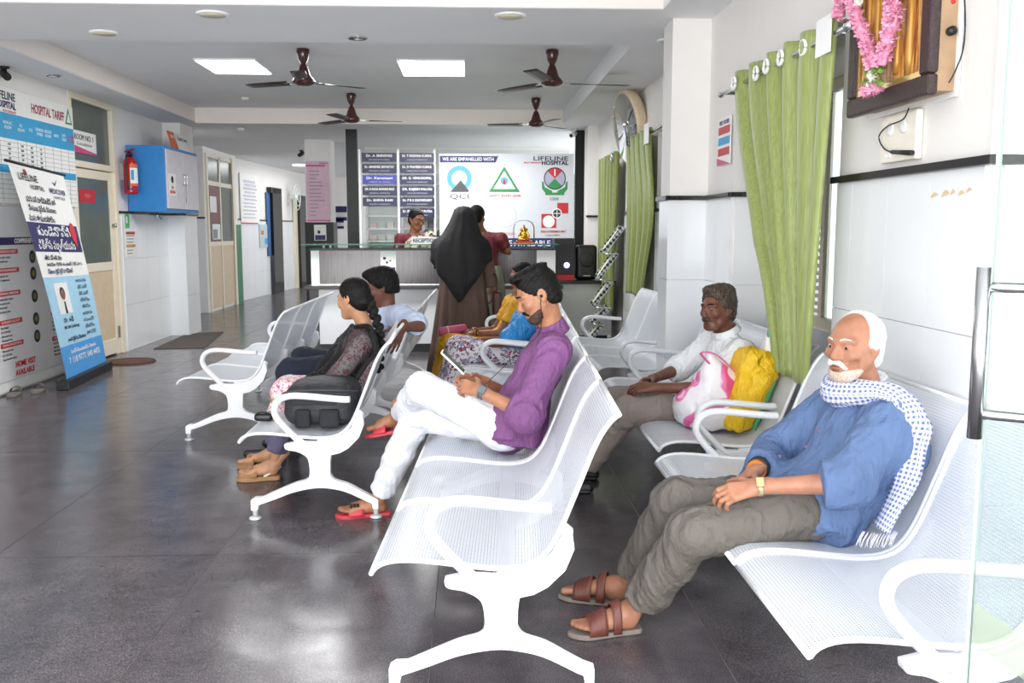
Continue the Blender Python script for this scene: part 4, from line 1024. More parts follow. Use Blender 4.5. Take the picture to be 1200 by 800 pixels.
p4 = person('person', 'woman with a long braid, pink floral kurta and sheer black shawl', J, f4, SK['light'], R4, s=.9, female=True, head_s=.97, hands=[
    dict(w=J['wrL'], d=(-.9, .15, -.15), n=(-.1, -.4, .9), thumb=1, s=.88, curl=(.3, .3, .35, .4), tcurl=.2), dict(w=J['wrR'], d=(-.9, -.2, -.15), n=(-.1, .4, .9), thumb=-1, s=.88, curl=(.3, .3, .35, .4), tcurl=.2)],
    feet=[dict(ankle=J['ankL'], heel=hL, toe=tL, side=1, s=.92), dict(ankle=J['ankR'], heel=hR, toe=tR, side=-1, s=.92)])
eyes(p4, J['head'], R4, .97)
Th = lambda *p: L2W(J['head'], R4, np.array(p) * .97)
H = hair_sculpt(J['head'], R4, .97, th=.011, front=.058, low=-.07, side=-.002)
H.ell(Th(0, -.085, -.03), (.05, .045, .045), R4, .03)
hair_obj(p4, H, HB, 31, .0015, scale=160)
bm = Sculpt(); b0 = V3(Th(.0, -.115, -.03)); bl = [b0, b0 + V3((.03, -.05, -.06)), b0 + V3((.065, -.09, -.15)), b0 + V3((.075, -.10, -.24)), b0 + V3((.07, -.10, -.33)), b0 + V3((.07, -.1, -.42))]
bl = smoothpath([Vector(x) for x in bl], 4)
for i, p_ in enumerate(bl[:-1]):
    s_ = .018 * (-1 if i % 2 else 1); tdir = (bl[i + 1] - p_).normalized(); sdv = tdir.cross(V(.3, 1, 0)).normalized(); r_ = .026 - .012 * i / len(bl)
    bm.ell(p_ + sdv * s_ * .6, (r_ * 1.05, r_, r_ * 1.15), None, .006)
v, q = bm.mesh(.005, 1); mesh_obj('braid', [(rough(v, q, .001, 4, 200), q)], HB, p4)
S = Sculpt(); torso_cloth(S, J, .9, f4, .014)
S.cap(J['shL'], J['elL'], .06, .055, .03); S.cap(J['shR'], J['elR'], .06, .055, .03)
S.cap(J['pel'] + V(.02, 0, .03), J['pel'] + V(.02, 0, -.05), .15, .15, .05, cutB=True)
for q in 'LR': S.cap(J['hip' + q], J['knee' + q] + V(0, 0, .015), .1, .086, .06)
S.cap((J['kneeL'] + J['kneeR']) / 2 + V(-.02, -.05, .0), (J['kneeL'] + J['kneeR']) / 2 + V(-.06, -.06, -.16), .075, .07, .06, flat=(-1, 0, .2), fs=.5, cutB=True)
S.cap(J['kneeL'] + V(.02, -.05, .02), J['kneeL'] + V(-.06, -.06, -.13), .055, .05, .05, cutB=True); neckhole(S, J, .06)
garment(p4, 'kurta', S, FLOR, amp=.007, freq=14, along=(.5, .1, .8), seed=33)
LEG = cloth('grey violet leggings', '#5f5a72', .08, .85)
S = Sculpt()
for q in 'LR': S.cap(J['knee' + q] + V(.05, 0, 0), J['ank' + q] * .82 + J['knee' + q] * .18, .074, .062, .03, cutB=True)
garment(p4, 'leggings', S, LEG, amp=.009, freq=15, along=(0, 0, 1), seed=34)
def sheer():
    t = NT('sheer black chiffon'); t.color('#0b0a0d'); t.set(Roughness=.7); v = t.coord()
    lw = t.node('ShaderNodeLayerWeight'); lw.inputs[0].default_value = .35
    a = t.math('ADD', .60, t.math('MULTIPLY', lw.outputs['Facing'], .4)); t.link(t.math('MINIMUM', a, 1.0), t.b.inputs['Alpha'])
    t.bump(t.noise(t.mapping(v, (1, 1, .3)), 40, 3), .3, .01); return t.m
SHEER = sheer()
# sheer shawl over the near shoulder and arm down to the lap, leaving a strip of the back showing
S = Sculpt(); S.cap(J['shL'] + V(-.02, -.005, .0), J['elL'] + V(0, -.01, 0), .085, .088, .05); S.cap(J['elL'] + V(0, -.01, 0), J['wrL'] + V(.02, 0, -.005), .088, .062, .04, cutB=True)
S.cap(J['neck'] + V(-.03, -.02, -.05), J['shL'] + V(-.03, 0, .0), .075, .085, .06); S.cap(J['chest'] + V(-.07, .02, .02), J['wrR'] + V(.12, .02, .03), .11, .075, .08); S.cap(J['elL'] + V(.05, .0, -.02), J['hipL'] + V(-.08, -.08, .06), .08, .08, .06)
S.plane(J['shL'] + V(.075, 0, 0), (.92, -.1, .38), .02); S.plane(J['pel'] + V(0, 0, .01), (0, 0, -1), .02); neckhole(S, J, .062)
garment(p4, 'shawl', S, SHEER, res=.009, amp=.010, freq=15, along=(-.6, 0, .75), seed=36, stretch=.3)
bd = smoothpath([J['neck'] + V(-.05, -.05, -.005), J['neck'] + V(.03, -.07, .0), J['shL'] + V(.06, -.06, .045), J['shL'] + V(.075, -.085, -.04), J['shL'] * .5 + J['elL'] * .5 + V(.11, -.085, 0), J['elL'] + V(.11, -.085, -.02), J['elL'] + V(.02, -.095, -.06), J['wrL'] + V(.1, -.07, -.01)], 6)
MB().tube(bd, .022, 10, rb=.014).build('shawl_edge', cloth('gathered black chiffon', '#0e0d11', .2, .8), p4)
TANS = simple('tan suede', '#a27a55', .8, var=.1)
def bowshoe(root, heel, toe, side):
    Hh, T = Vector(heel) - V(0, 0, .006), Vector(toe) - V(0, 0, .006); d = (T - Hh).normalized(); sd = d.cross(V(0, 0, 1)) * side; L = (T - Hh).length; w = .045
    out = smoothpath([(-.014, 0, 0), (0, .64 * w, 0), (.3 * L, .72 * w, 0), (.62 * L, .95 * w, 0), (.85 * L, .96 * w, 0), (L, .6 * w, 0), (L + .014, .1 * w, 0), (L * .97, -.55 * w, 0), (.8 * L, -.92 * w, 0), (.55 * L, -.85 * w, 0), (.3 * L, -.72 * w, 0), (0, -.62 * w, 0)], 3, True)
    so = MB().prism([(p.x, p.y) for p in out], Hh, d, sd, (0, 0, 1), -.028, 0).build('shoe', TANS, root, bevel=.004)
    P = [[Hh + d * ((.52 + .12 * i) * L) + sd * (w * math.cos(math.pi * k / 12) * (1 - .04 * i * i)) + V(0, 0, 1) * ((.06 - .009 * i) * math.sin(math.pi * k / 12) ** .75 - .004) for k in range(13)] for i in range(5)]
    MB().grid(P).build('shoe_upper', TANS, so, solid=.004)
    MB().tube(smoothpath([Hh + d * .35 * L + sd * w * .75, Hh + d * .1 * L + sd * w * .7 + V(0, 0, .03), Hh - d * .02 + V(0, 0, .05), Hh + d * .1 * L - sd * w * .7 + V(0, 0, .03), Hh + d * .35 * L - sd * w * .75], 5), .004, 8, rb=.008).build('heel_strap', simple('cream strap', '#d8c9b4', .6), so)
    bw = MB(); c = Hh + d * .68 * L + V(0, 0, .056)
    for s_ in (-1, 1): bw.ball(c + sd * s_ * .018, (.018, .016, .008), 10, 6); 
    bw.build('bow', TANS, so)
bowshoe(p4, hL, tL, 1); bowshoe(p4, hR, tR, -1)

# ---------------------------------------------------------------- man in the pale blue shirt next to her
f5 = V3((-.95, .05, .3)); f5 /= np.linalg.norm(f5)
J = dict(head=at(447, 336, Y=6.2), neck=at(453, 363, Y=6.2), shL=at(470, 371, Y=6.02), shR=at(438, 369, Y=6.4), elL=at(492, 382, Y=5.82), wrL=at(471, 383, Y=5.64), elR=at(430, 410, Y=6.5), wrR=at(390, 420, Y=6.3),
         pel=at(413, 430, Y=6.2), waist=at(425, 412, Y=6.2), chest=at(440, 388, Y=6.2), hipL=at(404, 432, Y=6.1), hipR=at(404, 428, Y=6.3), kneeL=at(340, 434, Y=6.05), ankL=at(325, 500, Y=6.0), kneeR=at(356, 420, Y=6.35), ankR=at(345, 480, Y=6.3))
R5 = frame((-.93, .0, -.3), (0, 0, 1))
p5 = person('person', 'man in a pale blue shirt resting his arm on the bench back behind the woman', J, f5, SK['dark'], R5, hands=[
    dict(w=J['wrL'], d=(-.35, -.35, -.75), n=(.5, -.75, .25), thumb=1, curl=(.25, .25, .3, .3), tcurl=.2, spread=.2, arm=J['elL'] * .35 + J['wrL'] * .65), dict(w=J['wrR'], d=(-.9, 0, -.2), n=(0, 0, 1), thumb=1)])
eyes(p5, J['head'], R5); brows(p5, J['head'], R5, 1, HB); lips(p5, J['head'], R5, 1)
H = hair_sculpt(J['head'], R5, th=.017, front=.066, low=-.05); Th = lambda *p: L2W(J['head'], R5, p)
H.ell(Th(0, .045, .108), (.06, .055, .03), R5, .03); hair_obj(p5, H, HB, 41, .007, scale=80)
PALE = cloth('pale blue shirt cotton', '#c3d0e8', .05, .8, bump=.22)
S = Sculpt(); torso_cloth(S, J, 1.0, f5, .018)
S.cap(J['shL'], J['elL'] * .75 + J['shL'] * .25, .076, .07, .04); S.cap(J['elL'] * .75 + J['shL'] * .25, J['elL'] * .85 + J['wrL'] * .15, .07, .064, .03, cutB=True)
S.cap(J['shR'], J['elR'], .072, .07, .04, cutB=True); S.cap(J['pel'] + V(.02, 0, .05), J['pel'] + V(0, 0, -.04), .15, .15, .05, cutB=True); neckhole(S, J, .064)
garment(p5, 'shirt', S, PALE, amp=.010, freq=13, along=(.35, .1, .9), seed=42, stretch=.5)
n_, u_ = V3(J['neck']), V3(J['head']) - V3(J['neck']); u_ /= np.linalg.norm(u_)
S = Sculpt(); S.cap(n_ - u_ * .01, n_ + u_ * .03, .08, .072, .01, cutA=True, cutB=True); S.cap(n_ - u_ * .05, n_ + u_ * .09, .0655, .0655, .004, op='s'); garment(p5, 'collar', S, PALE, res=.005, amp=0)
NAVYT = cloth('dark navy trousers', '#1c2233', .1, .85)
S = Sculpt()
for q in 'LR':
    S.cap(J['hip' + q], J['knee' + q], .1, .082, .05); S.cap(J['knee' + q], J['ank' + q], .08, .07, .03, cutB=True)
garment(p5, 'trousers', S, NAVYT, amp=.008, freq=12, along=(-.6, .1, .6), seed=45)
for q in 'LR':
    a_ = J['ank' + q]; S = Sculpt(); S.cap(V(a_.x + .02, a_.y, .035), V(a_.x - .2, a_.y, .03), .036, .03, .02); S.cap(a_, V(a_.x - .02, a_.y, .04), .04, .036, .03); S.plane(V(0, 0, .001), (0, 0, -1), .002)
    mesh_obj('shoe', [S.mesh(.008)], simple('black shoe leather', '#232023', .4), p5)
pp = thing('folded_paper', 'white folded paper held over the bench back by the man in pale blue', 'paper', at(453, 398, Y=5.5))
c_ = at(454, 396, Y=5.56); MB().obox(c_, V(.55, -.3, .8).normalized() * .11, V(0, .9, .35).normalized() * .05, V(.8, 0, -.55).normalized() * .003).build('sheet', M['paper'], pp)
MB().obox(c_ + V(.006, .01, .006), V(.57, -.28, .8).normalized() * .10, V(0, .9, .35).normalized() * .05, V(.8, 0, -.55).normalized() * .001).build('sheet', M['paper'], pp)

# ---------------------------------------------------------------- two women on the bench behind: blue top with print trousers, yellow sari
f8 = V3((-.95, -.05, .3)); f8 /= np.linalg.norm(f8)
J = dict(head=at(617, 334, Y=7.4), neck=at(625, 357, Y=7.4), shL=at(628, 370, Y=7.25), shR=at(622, 366, Y=7.55), elL=at(600, 402, Y=7.12), wrL=at(565, 404, Y=7.25), elR=at(598, 398, Y=7.6), wrR=at(566, 398, Y=7.45),
         pel=at(602, 415, Y=7.4), waist=at(608, 397, Y=7.4), chest=at(615, 377, Y=7.4), hipL=at(602, 415, Y=7.3), hipR=at(602, 413, Y=7.5), kneeL=at(540, 413, Y=7.25), ankL=at(528, 470, Y=7.2), kneeR=at(537, 408, Y=7.5), ankR=at(522, 462, Y=7.5))
R8 = frame((-.97, -.05, -.2), (0, 0, 1))
p8 = person('person', 'woman in a glossy blue top and printed trousers, face hidden behind the man in purple', J, f8, SK['mid'], R8, s=.92, female=True, head_s=.97, res=.014, hands=[
    dict(w=J['wrL'], d=(-.9, .2, -.1), n=(0, -.4, .9), thumb=1, s=.9, res=.005), dict(w=J['wrR'], d=(-.9, -.2, -.1), n=(0, .4, .9), thumb=-1, s=.9, res=.005)])
eyes(p8, J['head'], R8, .97); lips(p8, J['head'], R8, .97)
hair_obj(p8, hair_sculpt(J['head'], R8, .97, th=.013, front=.06, low=-.07), HB, 51, .002)
BLT = cloth('glossy sky blue cloth', '#2f8fd6', .12, .35, bump=.5)
S = Sculpt(); torso_cloth(S, J, .95, f8, .02, belly=.02); S.cap(J['shL'], J['elL'], .075, .07, .04, cutB=True); S.cap(J['shR'], J['elR'], .07, .07, .04, cutB=True)
S.cap(J['shL'] + V(-.05, -.05, 0), J['elL'] + V(-.03, -.03, .05), .06, .07, .05); neckhole(S, J, .06)
garment(p8, 'blue_top', S, BLT, res=.012, amp=.008, freq=16, along=(.4, 0, .8), seed=52)
PRT = floral('white print with violet and grey', '#efe9ec', ['#6a4a72', '#a33b5a', '#efe9ec', '#7d8aa3', '#3b3048', '#efe9ec', '#9a7aa8'], 34, .7)
S = Sculpt()
for q in 'LR':
    S.cap(J['hip' + q] + V(.02, 0, 0), J['knee' + q], .108, .1, .06); S.cap(J['knee' + q], J['ank' + q], .098, .095, .05, cutB=True)
S.cap(J['pel'], J['pel'] + V(-.05, 0, 0), .13, .13, .05)
garment(p8, 'printed_trousers', S, PRT, res=.012, amp=.008, freq=12, along=(-.6, 0, .6), seed=53)
b_ = thing('handbag', 'small black handbag strap resting on the lap of the woman in blue', 'bag', at(600, 425, Y=7.1)); 
MB().tube(smoothpath([at(618, 424, Y=7.16), at(625, 412, Y=7.12), at(633, 404, Y=7.1), at(630, 418, Y=7.13), at(622, 428, Y=7.16)], 5, True), .008, 8).build('strap', M['black'], b_)
MB().ball(at(612, 432, Y=7.2), (.06, .05, .03), 12, 8).build('pouch', M['black'], b_)
J = dict(head=at(611, 324, Y=8.1), neck=at(606, 345, Y=8.1), shL=at(607, 358, Y=7.95), shR=at(600, 354, Y=8.27), elL=at(585, 390, Y=7.85), wrL=at(556, 390, Y=7.95), elR=at(580, 386, Y=8.3), wrR=at(552, 388, Y=8.15),
         pel=at(592, 403, Y=8.1), waist=at(598, 386, Y=8.1), chest=at(603, 366, Y=8.1), hipL=at(584, 404, Y=8.0), hipR=at(584, 402, Y=8.2), kneeL=at(530, 405, Y=7.95), ankL=at(518, 455, Y=7.9), kneeR=at(528, 402, Y=8.2), ankR=at(515, 450, Y=8.2))
R9 = frame((-.97, -.1, -.15), (0, 0, 1))
p9 = person('person', 'woman in a mustard yellow sari with bangles holding a pink roll', J, f8, SK['mid'], R9, s=.92, female=True, head_s=.97, res=.014, hands=[
    dict(w=J['wrL'], d=(-.9, .15, -.1), n=(0, -.5, .85), thumb=1, s=.9, res=.005, curl=(.9, .9, .9, 1)), dict(w=J['wrR'], d=(-.9, -.1, -.1), n=(0, .5, .85), thumb=-1, s=.9, res=.005, curl=(.9, .9, .9, 1))])
eyes(p9, J['head'], R9, .97); lips(p9, J['head'], R9, .97)
hair_obj(p9, hair_sculpt(J['head'], R9, .97, th=.012, front=.06, low=-.07), HB, 61, .002)
SARI = cloth('mustard yellow sari', '#d9a11e', .1, .7, bump=.3)
S = Sculpt(); torso_cloth(S, J, .95, f8, .018); S.cap(J['shL'], J['shL'] * .35 + J['elL'] * .65, .068, .062, .04, cutB=True); S.cap(J['shR'], J['shR'] * .35 + J['elR'] * .65, .066, .06, .04, cutB=True)
for q in 'LR':
    S.cap(J['hip' + q] + V(.02, 0, 0), J['knee' + q], .11, .1, .06); S.cap(J['knee' + q], J['ank' + q] + V(0, 0, -.04), .1, .11, .07, cutB=True)
S.cap(J['pel'], J['pel'] + V(-.05, 0, 0), .14, .14, .05); neckhole(S, J, .065)
garment(p9, 'sari', S, SARI, res=.012, amp=.010, freq=12, along=(-.5, 0, .8), seed=63)
for q in 'LR':
    wd = (J['wr' + q] - J['el' + q]).normalized()
    for k in range(3): MB().lathe([(.03, -.003), (.034, 0), (.03, .003)], J['wr' + q] - wd * (.02 + .012 * k), wd, 16).build('bangle', simple('dark glass bangle', '#3a2f2a', .2) if k % 2 else simple('gold bangle', '#c99b3e', .25, metal=.9), p9)
rl = thing('rolled_cloth', 'pink rolled file held by the woman in the yellow sari', 'roll', at(530, 388, Y=8.0))
a_, b2 = at(514, 389, Y=7.95), at(546, 384, Y=8.02); MB().tube([a_, a_ * .96 + b2 * .04, a_ * .04 + b2 * .96, b2], [.03, .04, .038, .03], 16).build('roll', simple('dusty pink cloth', '#c25a78', .7), rl)
MB().tube([b2 * .35 + a_ * .65, b2 * .30 + a_ * .70], .0405, 16).build('band', simple('pale pink band', '#e6b9b4', .7), rl)

# ---------------------------------------------------------------- woman in black shawl and brown gown at the desk, companion, receptionist
def drape(cx, cy, prof, seg=72, fold=0.0, nf=11, seed=0, z_of=None, arc=(0, 1)):
    """rings: (z, rx, ry, dx, dy, foldamp); returns grid rows"""
    r = random.Random(seed); ph = [r.random() * 6 for _ in range(4)]; rows = []
    for z, rx, ry, dx, dy, fa in prof:
        row = []
        for k in range(seg + 1):
            a = 2 * math.pi * (arc[0] + (arc[1] - arc[0]) * k / seg); w = 1 + fa * (math.sin(a * nf + ph[0]) + .5 * math.sin(a * (nf * 2 - 3) + ph[1] + z * 2) + .4 * math.sin(a * 5 + ph[2] - z * 3))
            zz = z_of(z, a) if z_of else z
            row.append((cx + dx + rx * w * math.cos(a), cy + dy + ry * w * math.sin(a), zz))
        rows.append(row)
    return rows
AX, AY = -.09, 9.35
J = dict(head=V(AX + .02, AY + .03, 1.60), neck=V(AX + .01, AY, 1.45), shL=V(AX - .17, AY + .02, 1.38), shR=V(AX + .19, AY + .02, 1.38), elL=V(AX - .24, AY + .08, 1.12), wrL=V(AX - .14, AY + .30, 1.18), elR=V(AX + .26, AY + .05, 1.10), wrR=V(AX + .30, AY + .05, .90),
         pel=V(AX, AY, .92), waist=V(AX, AY, 1.08), chest=V(AX, AY + .01, 1.26), hipL=V(AX - .09, AY, .88), hipR=V(AX + .09, AY, .88), kneeL=V(AX - .09, AY, .48), kneeR=V(AX + .09, AY, .48), ankL=V(AX - .09, AY - .02, .09), ankR=V(AX + .09, AY - .02, .09))
R6 = frame((.15, .97, -.12), (0, 0, 1))
p6 = person('person', 'woman seen from behind in a long black shawl and brown gown at the reception desk', J, (0, 1, 0), SK['mid'], R6, s=.95, female=True, res=.016, hands=[dict(w=J['wrR'], d=(.1, -.1, -.95), n=(.9, -.3, 0), thumb=1, s=.9, res=.006)],
            feet=[dict(ankle=J['ankL'], heel=V(AX - .09, AY - .04, .03), toe=V(AX - .1, AY + .18, .03), res=.008), dict(ankle=J['ankR'], heel=V(AX + .09, AY - .04, .03), toe=V(AX + .1, AY + .18, .03), side=-1, res=.008)])
GOWN = cloth('brown gown cloth', '#5f4a41', .08, .8, bump=.15)
MB().grid(drape(AX, AY, [(1.36, .10, .08, 0, 0, .0), (1.30, .2, .14, 0, 0, .01), (1.1, .21, .16, 0, 0, .015), (.9, .235, .18, 0, 0, .03), (.6, .275, .21, 0, 0, .045), (.3, .31, .24, -.01, 0, .055), (.03, .345, .27, -.02, -.01, .06)], 96, nf=13, seed=3)).build('gown', GOWN, p6, solid=.004)
S = Sculpt(); S.cap(J['shR'] + V(0, -.02, -.05), J['elR'], .07, .07, .03); S.cap(J['elR'], J['wrR'] + V(0, 0, .02), .07, .075, .03, cutB=True); garment(p6, 'sleeve', S, GOWN, res=.012, amp=.006, freq=18)
BLK = cloth('matte black crepe', '#0c0c0f', .2, .75, bump=.12)
def hem(z, a):
    # pointed tail falling at the back (towards -y), rising at the sides
    k = max(0.0, min(1.0, (1.45 - z) / .85)); s_ = -math.sin(a)      # 1 at the back
    pt = .5 + .5 * s_; c_ = math.cos(a + .06)
    low = .78 + .42 * abs(c_) ** 1.1 if s_ > -.3 else 1.10
    return 1.45 + (low - 1.45) * k if z < 1.45 else z
prof6 = [(1.735, .012, .012, .02, .02, 0), (1.725, .06, .065, .02, .02, .0), (1.70, .095, .105, .02, .02, .01), (1.64, .118, .128, .02, .02, .012), (1.58, .138, .135, .015, .02, .018), (1.52, .168, .142, .01, .01, .022), (1.45, .2, .155, .0, .0, .024), (1.38, .228, .168, -.005, 0, .026), (1.28, .268, .19, -.01, 0, .028), (1.12, .30, .215, -.015, 0, .03), (.95, .305, .235, -.01, 0, .034), (.78, .30, .25, -.01, 0, .036), (.6, .305, .255, -.01, 0, .036)]
MB().grid(drape(AX, AY, prof6, 96, nf=9, seed=5, z_of=hem)).build('black_shawl', BLK, p6, solid=.004)
bg = thing('handbag', 'dark maroon handbag hanging by the gown at the reception desk', 'bag', (AX + .36, AY - .02, .55))
S = Sculpt(); S.box(V(AX + .355, AY - .03, .75), (.05, .09, .13), rad=.03); mesh_obj('bag_body', [S.mesh(.01)], simple('maroon bag leather', '#4a2a2a', .45), bg)
MB().tube(smoothpath([(AX + .355, AY - .1, .86), (AX + .35, AY - .08, 1.0), (AX + .32, AY - .0, 1.06), (AX + .35, AY + .04, .98), (AX + .355, AY + .05, .86)], 5), .009, 8).build('strap', simple('maroon bag leather', '#4a2a2a', .45), bg)
# companion
CX, CY = .17, 10.35
J = dict(head=V(CX - .10, CY, 1.64), neck=V(CX - .05, CY, 1.47), shL=V(CX - .16, CY, 1.41), shR=V(CX + .17, CY - .03, 1.40), elL=V(CX - .2, CY + .1, 1.16), wrL=V(CX - .1, CY + .33, 1.22), elR=V(CX + .25, CY - .02, 1.25), wrR=V(CX + .05, CY + .25, 1.30),
         pel=V(CX, CY, .95), waist=V(CX, CY, 1.1), chest=V(CX, CY, 1.29), hipL=V(CX - .09, CY, .9), hipR=V(CX + .09, CY, .9), kneeL=V(CX - .09, CY, .48), kneeR=V(CX + .09, CY, .48), ankL=V(CX - .09, CY, .09), ankR=V(CX + .09, CY, .09))
R10 = frame((.4, .9, -.15), (0, 0, 1))
p10 = person('person', 'woman in a maroon blouse standing beyond the black shawl at the desk', J, (0, 1, 0), SK['mid'], R10, s=.95, female=True, res=.016, hands=[dict(w=J['wrR'], d=(-.8, .5, 0), n=(0, .5, .8), thumb=1, s=.9, res=.006)])
hair_obj(p10, hair_sculpt(J['head'], R10, 1.0, th=.013, front=.06, low=-.08), HB, 71, .002)
MAR = cloth('maroon silk', '#6e1f2b', .1, .6, bump=.2)
S = Sculpt(); torso_cloth(S, J, .95, (0, 1, 0), .015); S.cap(J['shR'], J['shR'] * .3 + J['elR'] * .7, .066, .06, .03, cutB=True); S.cap(J['shL'], J['shL'] * .3 + J['elL'] * .7, .066, .06, .03, cutB=True); neckhole(S, J, .065)
garment(p10, 'blouse', S, MAR, res=.012, amp=.005)
MB().grid(drape(CX, CY, [(1.1, .16, .13, 0, 0, .01), (.9, .2, .17, 0, 0, .02), (.5, .24, .2, 0, 0, .04), (.03, .28, .24, 0, 0, .05)], 64, seed=9)).build('sari_skirt', cloth('grey green sari', '#6d7060', .1, .7), p10, solid=.004)
# receptionist
CX, CY = -.70, 12.0
J = dict(head=V(CX + .0, CY, 1.63), neck=V(CX - .035, CY + .02, 1.47), shL=V(CX + .17, CY + .06, 1.385), shR=V(CX - .21, CY - .0, 1.385), elL=V(CX + .26, CY - .02, 1.13), wrL=V(CX + .18, CY - .22, 1.08), elR=V(CX - .27, CY - .04, 1.13), wrR=V(CX - .1, CY - .24, 1.08),
         pel=V(CX - .03, CY + .05, .95), waist=V(CX - .03, CY + .03, 1.1), chest=V(CX - .03, CY + .03, 1.27), hipL=V(CX + .06, CY, .92), hipR=V(CX - .12, CY, .92), kneeL=V(CX + .06, CY, .48), kneeR=V(CX - .12, CY, .48), ankL=V(CX + .06, CY, .09), ankR=V(CX - .12, CY, .09))
R7 = frame((.62, -.74, -.28), (0, 0, 1))
p7 = person('person', 'receptionist in maroon blouse, patterned sari and glasses behind the reception desk', J, (.15, -1, 0), SK['mid'], R7, s=1.0, female=True, head_s=1.1, res=.015, hands=[
    dict(w=J['wrL'], d=(-.4, -.9, 0), n=(0, 0, 1), thumb=1, res=.006), dict(w=J['wrR'], d=(.4, -.9, 0), n=(0, 0, 1), thumb=-1, res=.006)])
eyes(p7, J['head'], R7, 1.1, gaze=(0, .8, -.6)); brows(p7, J['head'], R7, 1.1, HB, .003); lips(p7, J['head'], R7, 1.1, simple('rose lip', '#93473f', .45))
Th = lambda *p: L2W(J['head'], R7, np.array(p) * 1.1)
H = hair_sculpt(J['head'], R7, 1.1, th=.010, front=.058, low=-.06); H.ell(Th(0, -.09, -.055), (.035, .035, .05), R7, .02); hair_obj(p7, H, HB, 81, .0015)
g = MB()
for x in (-1, 1):
    c_ = V3(Th(x * .034, .1, .0)); rr, ff, uu = R7
    g.tube([Vector(c_ + rr * .024 * math.cos(a * math.pi / 8) + uu * .018 * math.sin(a * math.pi / 8)) for a in range(16)], .0016, 6, closed=True); g.tube([Th(x * .058, .098, .003), Th(x * .08, .0, .006)], .0015, 6)
g.tube([Th(-.01, .103, .003), Th(.01, .103, .003)], .0016, 6); g.build('spectacles', M['black'], p7)
S = Sculpt(); torso_cloth(S, J, 1.0, (.15, -1, 0), .014); S.cap(J['shR'], J['elR'], .068, .064, .03, cutB=True); S.cap(J['shL'], J['elL'], .068, .064, .03, cutB=True); neckhole(S, J, .07)
S.ell(V3(J['neck']) + V3((.03, -.1, -.05)), (.06, .06, .07), None, .03, 's'); garment(p7, 'blouse', S, MAR, res=.01, amp=.004)
SARI2 = floral('black and cream sari print', '#d6ccb4', ['#2b2420', '#3a322c', '#b9ad92', '#2b2420'], 26, .5)
S = Sculpt(); fv = (.15, -1, 0)
S.cap(J['pel'] + V(0, 0, -.1), J['waist'], .15, .145, .05); S.cap(J['waist'] + V(.02, -.02, 0), J['chest'] + V(.02, -.03, .0), .16, .16, .06, flat=fv, fs=.86); S.cap(J['chest'] + V(.06, -.02, 0), J['shL'] + V(.01, -.02, .03), .085, .06, .06); S.cap(J['shL'] + V(.0, 0, .02), J['elL'] * .7 + J['shL'] * .3 + V(0, .03, 0), .075, .09, .05)
S.plane(J['neck'] + V(-.19, -.05, -.11), (-.72, -.1, .62), .02)
garment(p7, 'sari', S, SARI2, res=.01, amp=.006, freq=14, along=(.5, 0, .8), seed=83)
MB().grid(drape(CX - .03, CY + .05, [(1.0, .16, .14, 0, 0, .01), (.5, .24, .2, 0, 0, .04), (.03, .28, .24, 0, 0, .05)], 48, seed=12)).build('sari_skirt', SARI2, p7, solid=.004)
# ================================================================== ceiling lamps, fans, detectors
LAMPM = emit('lit diffuser', '#ffffff', 7.0)
def panel_light(lab, corners):
    c = sum(corners, Vector()) / 4; r = thing('panel_light', lab, 'light', c, group='square ceiling panel lights')
    a, b, cc, d = corners
    MB().add([a, b, cc, d, a + V(0, 0, .05), b + V(0, 0, .05), cc + V(0, 0, .05), d + V(0, 0, .05)], [(3, 2, 1, 0), (4, 5, 6, 7), (0, 1, 5, 4), (1, 2, 6, 5), (2, 3, 7, 6), (3, 0, 4, 7)]).build('frame', M['white'], r)
    i = [p + (c - p) * .035 - V(0, 0, .003) for p in corners]
    MB().add(i, [(3, 2, 1, 0)]).build('diffuser', LAMPM, r)
    return c
ZT = 3.155
for lab, (x0, x1, y0, y1) in (('lit white square panel light in the ceiling tray, the one nearer the left wall', (-2.7, -2.1, 9.35, 10.15)), ('lit white square panel light in the ceiling tray, between the fans in the middle', (-.72, -.05, 9.3, 10.2))):
    panel_light(lab, [V(x0, y0, ZT - .012), V(x1, y0, ZT - .012), V(x1, y1, ZT - .012), V(x0, y1, ZT - .012)])
FANM = simple('glossy maroon brown fan enamel', '#43201f', .18, spec=.6); FANB = simple('brown fan blade', '#3a2b28', .35)
def fan(lab, c, top, rot, R=.62):
    r = thing('ceiling_fan', lab, 'fan', c, group='maroon ceiling fans'); x, y, z = c
    MB().lathe([(.0, top), (.058, top), (.06, top - .03), (.045, top - .09), (.02, top - .14), (.016, top - .15)], (x, y, 0), seg=24).build('canopy', FANM, r)
    MB().lathe([(.012, z + .16), (.012, top - .12)], (x, y, 0), seg=12).build('rod', M['steel'], r)
    MB().lathe([(.016, z + .17), (.03, z + .155), (.05, z + .10), (.062, z + .06), (.085, z + .035), (.10, z + .015), (.105, z), (.095, z - .015), (.06, z - .032), (.0001, z - .036)], (x, y, 0), seg=28).build('motor', FANM, r)
    for k in range(3):
        a = rot + k * 2 * math.pi / 3; u = V(math.cos(a), math.sin(a), 0); w = V(-math.sin(a), math.cos(a), 0)
        P = []
        for i in range(9):
            t_ = i / 8; rr = .17 + (R - .17) * t_; ww = .045 + .02 * math.sin(t_ * 2.2)
            P.append([V(x, y, z) + u * rr + w * (j * ww) + V(0, 0, -.002 + j * .012 * (1 - t_ * .5)) for j in (-1, -.33, .33, 1)])
        b = MB().grid(P).build('blade', FANB, r, solid=.006)
        MB().obox(V(x, y, z - .002) + u * .145, u * .065, w * .018, V(0, 0, .003)).build('blade_bracket', M['steel'], b)
p = at(647, 97, Z=2.86); fan('maroon ceiling fan at rest with three blades spread, between panel light and column', (p.x, p.y, 2.86), ZT, math.radians(10), .74)
